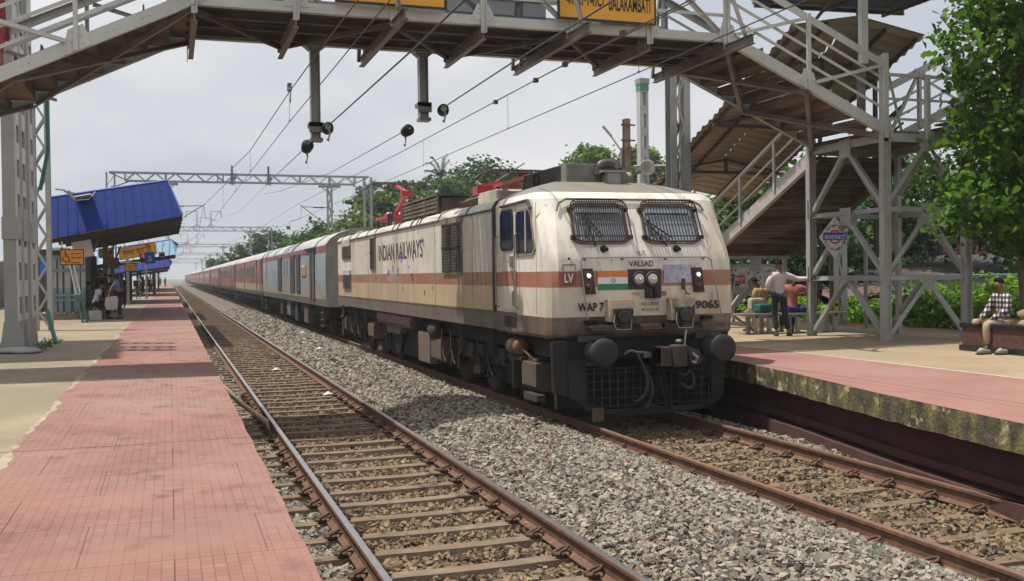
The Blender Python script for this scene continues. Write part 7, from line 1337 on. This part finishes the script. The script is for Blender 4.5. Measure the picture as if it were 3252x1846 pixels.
# --- left platform
person('person in red clothes on the left footbridge stairs, seen through the railing', (-2.42, 17.3, 5.2), R90+.2, STAND, dict(eL=(-.24,.1,1.15), wL=(-.2,.3,1.2)), cloth('cloth_red', (.30,.05,.06)), cloth('cloth_red_print', (.36,.07,.07), (.5,.3,.28)), 'long', mShoe)
person('man in a blue shirt holding a big white bag, bending forward', (-1.72, 38.9, PZ), R90+.25, STAND, dict(che=(0,.10,1.24), nk=(0,.18,1.36), hb=(0,.24,1.42), hm=(0,.29,1.46), ht=(0,.31,1.51), sL=(-.165,.11,1.31), eL=(-.22,.12,1.05), wL=(-.16,.33,1.0), sR=(.165,.11,1.31), eR=(.22,.12,1.05), wR=(.16,.33,1.0)), cBlu, cBlack, 'short', mShoe, sc=1.04)
t = thing('shoulder_bag', 'big white cloth bag hanging in front of the man in the blue shirt', 'bag', (-1.95, 38.5, 1.3)); b = MB(); b.prism([(-.2,0),(.17,0),(.21,.35),(.17,.5),(-.2,.46),(-.24,.2)], (-1.95,38.55,1.13), (1,0,0), (0,0,1), (0,-.22,0)); b.build('bag_body', cloth('bag_offwhite', (.50,.47,.44)), t, bevel=.05); b = MB(); b.tube([(-2.08,38.45,1.6),(-1.98,38.5,1.92),(-1.82,38.7,2.16)], .022, 6); b.build('strap', cloth('bag_offwhite', (.50,.47,.44)), t)
person('seated man in a white shirt bowing over his lap on the dark bench', (-2.55, 39.1, PZ-.0), -R90+.3, SIT, dict(pel=(0,0,.55), che=(0,.12,.90), nk=(0,.17,1.02), hb=(0,.23,1.09), hm=(0,.26,1.15), ht=(0,.26,1.20), sL=(-.165,.12,.97), sR=(.165,.12,.97)), cWh, cBlack, 'short', mShoe, sc=1.08)
person('dark clad figure seated left of the man in the white shirt', (-2.85, 39.9, PZ), -.4, SIT, None, cGry, cBlack, 'short', mShoe, sc=1.06)
person('person in red and dark clothes seated between the white shirt and the blue shirt', (-2.2, 40.0, PZ), -R90, SIT, None, cloth('cloth_red', (.30,.05,.06)), cBlack, 'short', mShoe, sc=1.02)
person('tall person in black standing behind the seated group', (-2.45, 41.2, PZ), 2.6, STAND, None, cloth('shirt_black', (.02,.02,.024)), cBlack, 'long', mShoe, sc=1.08)
person('person in a red top standing far behind the blue shirted man', (-2.2, 48, PZ), 2.9, STAND, None, cloth('cloth_red', (.30,.05,.06)), cBlack, 'short', mShoe)
w = person('walking man in a white tee shirt and patterned trousers with a backpack', (-2.12, 76, PZ), .1, STAND, dict(kL=(-.1,.18,.50), aL=(-.1,.10,.10), tL=(-.1,.24,.05), kR=(.1,-.04,.48), aR=(.1,-.26,.12), tR=(.1,-.14,.04)), cTee, M('trousers_patterned', (.40,.43,.48), .85, .2, 5, col3=(.03,.03,.035), mix3=(.48,.52), s3=8), 'short', mShoe, sc=1.0)
t = thing('backpack', 'black backpack on the walking man in the white tee shirt', 'backpack', (-2.2, 75.8, 1.95)); b = MB(); b.box(-2.42,-2.08,75.66,75.85,1.68,2.12); b.build('bag_body', M('backpack_black', (.02,.02,.024), .7, .2, 6), t, bevel=.05); b = MB(); b.tube([(-2.35,75.9,2.0),(-2.1,75.95,2.2),(-2.0,75.9,2.0)], .02); b.build('strap', M('backpack_black', (.02,.02,.024)), t)
FAR = [('person in dark clothes by the vendor stall counter', -2.7, 43.6, cGry, 1.2),('person in a white top leaning at the vendor stall', -2.5, 45.2, cWh, 2.0),('person in blue in the shade past the vendor stall', -3.0, 51, cBlu, .4),('person in dark clothes under the dim orange sign', -2.2, 53, cBlack, 2.4),('far person in dark clothes, left one of two on the open platform', -1.62, 190, cGry, 0),('far person in dark clothes, right one of two on the open platform', -.75, 188, cloth('shirt_olive', (.10,.10,.06)), .5),('person in white standing in the shade past the bright orange sign', -2.9, 62, cWh, 1),('person in dark clothes at the edge of the shade beyond the walking man', -1.9, 100, cGry, .3),('person in black standing by the grey post in the shade', -2.3, 97, cBlack, .8),('person in faded red near the farthest canopy posts', -1.7, 112, cSal, .2),('person in blue far along under the canopies', -2.6, 108, cBlu, .5),('person in olive beside the pale post in the shade', -3.3, 66, cloth('shirt_olive', (.10,.10,.06)), 2)]
for lab, x, y, c, r in FAR: person(lab, (x, y, PZ), r, STAND, None, c, cBlack, 'short', None, hands=False, group='people far along the near platform')
# ---------------------------------------------------------------- litter on the tracks
mLit = M('paper_litter', (.62,.60,.57), .8, .08, 9)
for k, (x, y, z, lab) in enumerate(((2.55,26.5,-.2,'crumpled white paper lying between the rails of the empty track'),(4.3,31,-.02,'scrap of white litter on the ballast heap'),(3.0,20.5,-.2,'white scrap near the right rail of the empty track'),(4.9,40,0,'pale scrap on the ballast far along the heap'))):
    b = MB(); b.add([(x-.12,y,z+.02),(x,y-.1,z+.05),(x+.13,y+.02,z+.03),(x+.02,y+.12,z+.06),(x,y,z+.1)], [(0,1,4),(1,2,4),(2,3,4),(3,0,4)]); tag(b.build('paper_scrap', mLit), lab, 'litter')
b = MB(); b.prism([(0,0),(.09,.01),(.08,.07),(.02,.08)], (3.12, 8.95, -.22), (1,0,0), (.1,.3,1), (.02,.06,0)); tag(b.build('brick_chip', M('brick_orange', (.50,.14,.07), .85, .2, 8)), 'small orange brick chip beside the inner clips of the near track', 'brick')
# ---------------------------------------------------------------- hazy air
HZ = MB(); HZ.box(-700, 900, -60, 1200, -1.6, 22); hz = HZ.build('haze', None if False else bpy.data.materials.new('haze_air')); hz['kind'] = 'stuff'; m = hz.data.materials[0]; m.use_nodes = True; N = m.node_tree.nodes
for q in list(N):
    if q.type == 'BSDF_PRINCIPLED': N.remove(q)
pv = N.new('ShaderNodeVolumePrincipled'); pv.inputs['Color'].default_value = (.92,.95,1,1); pv.inputs['Density'].default_value = .0006; pv.inputs['Anisotropy'].default_value = .2; m.node_tree.links.new(pv.outputs[0], N['Material Output'].inputs['Volume'])
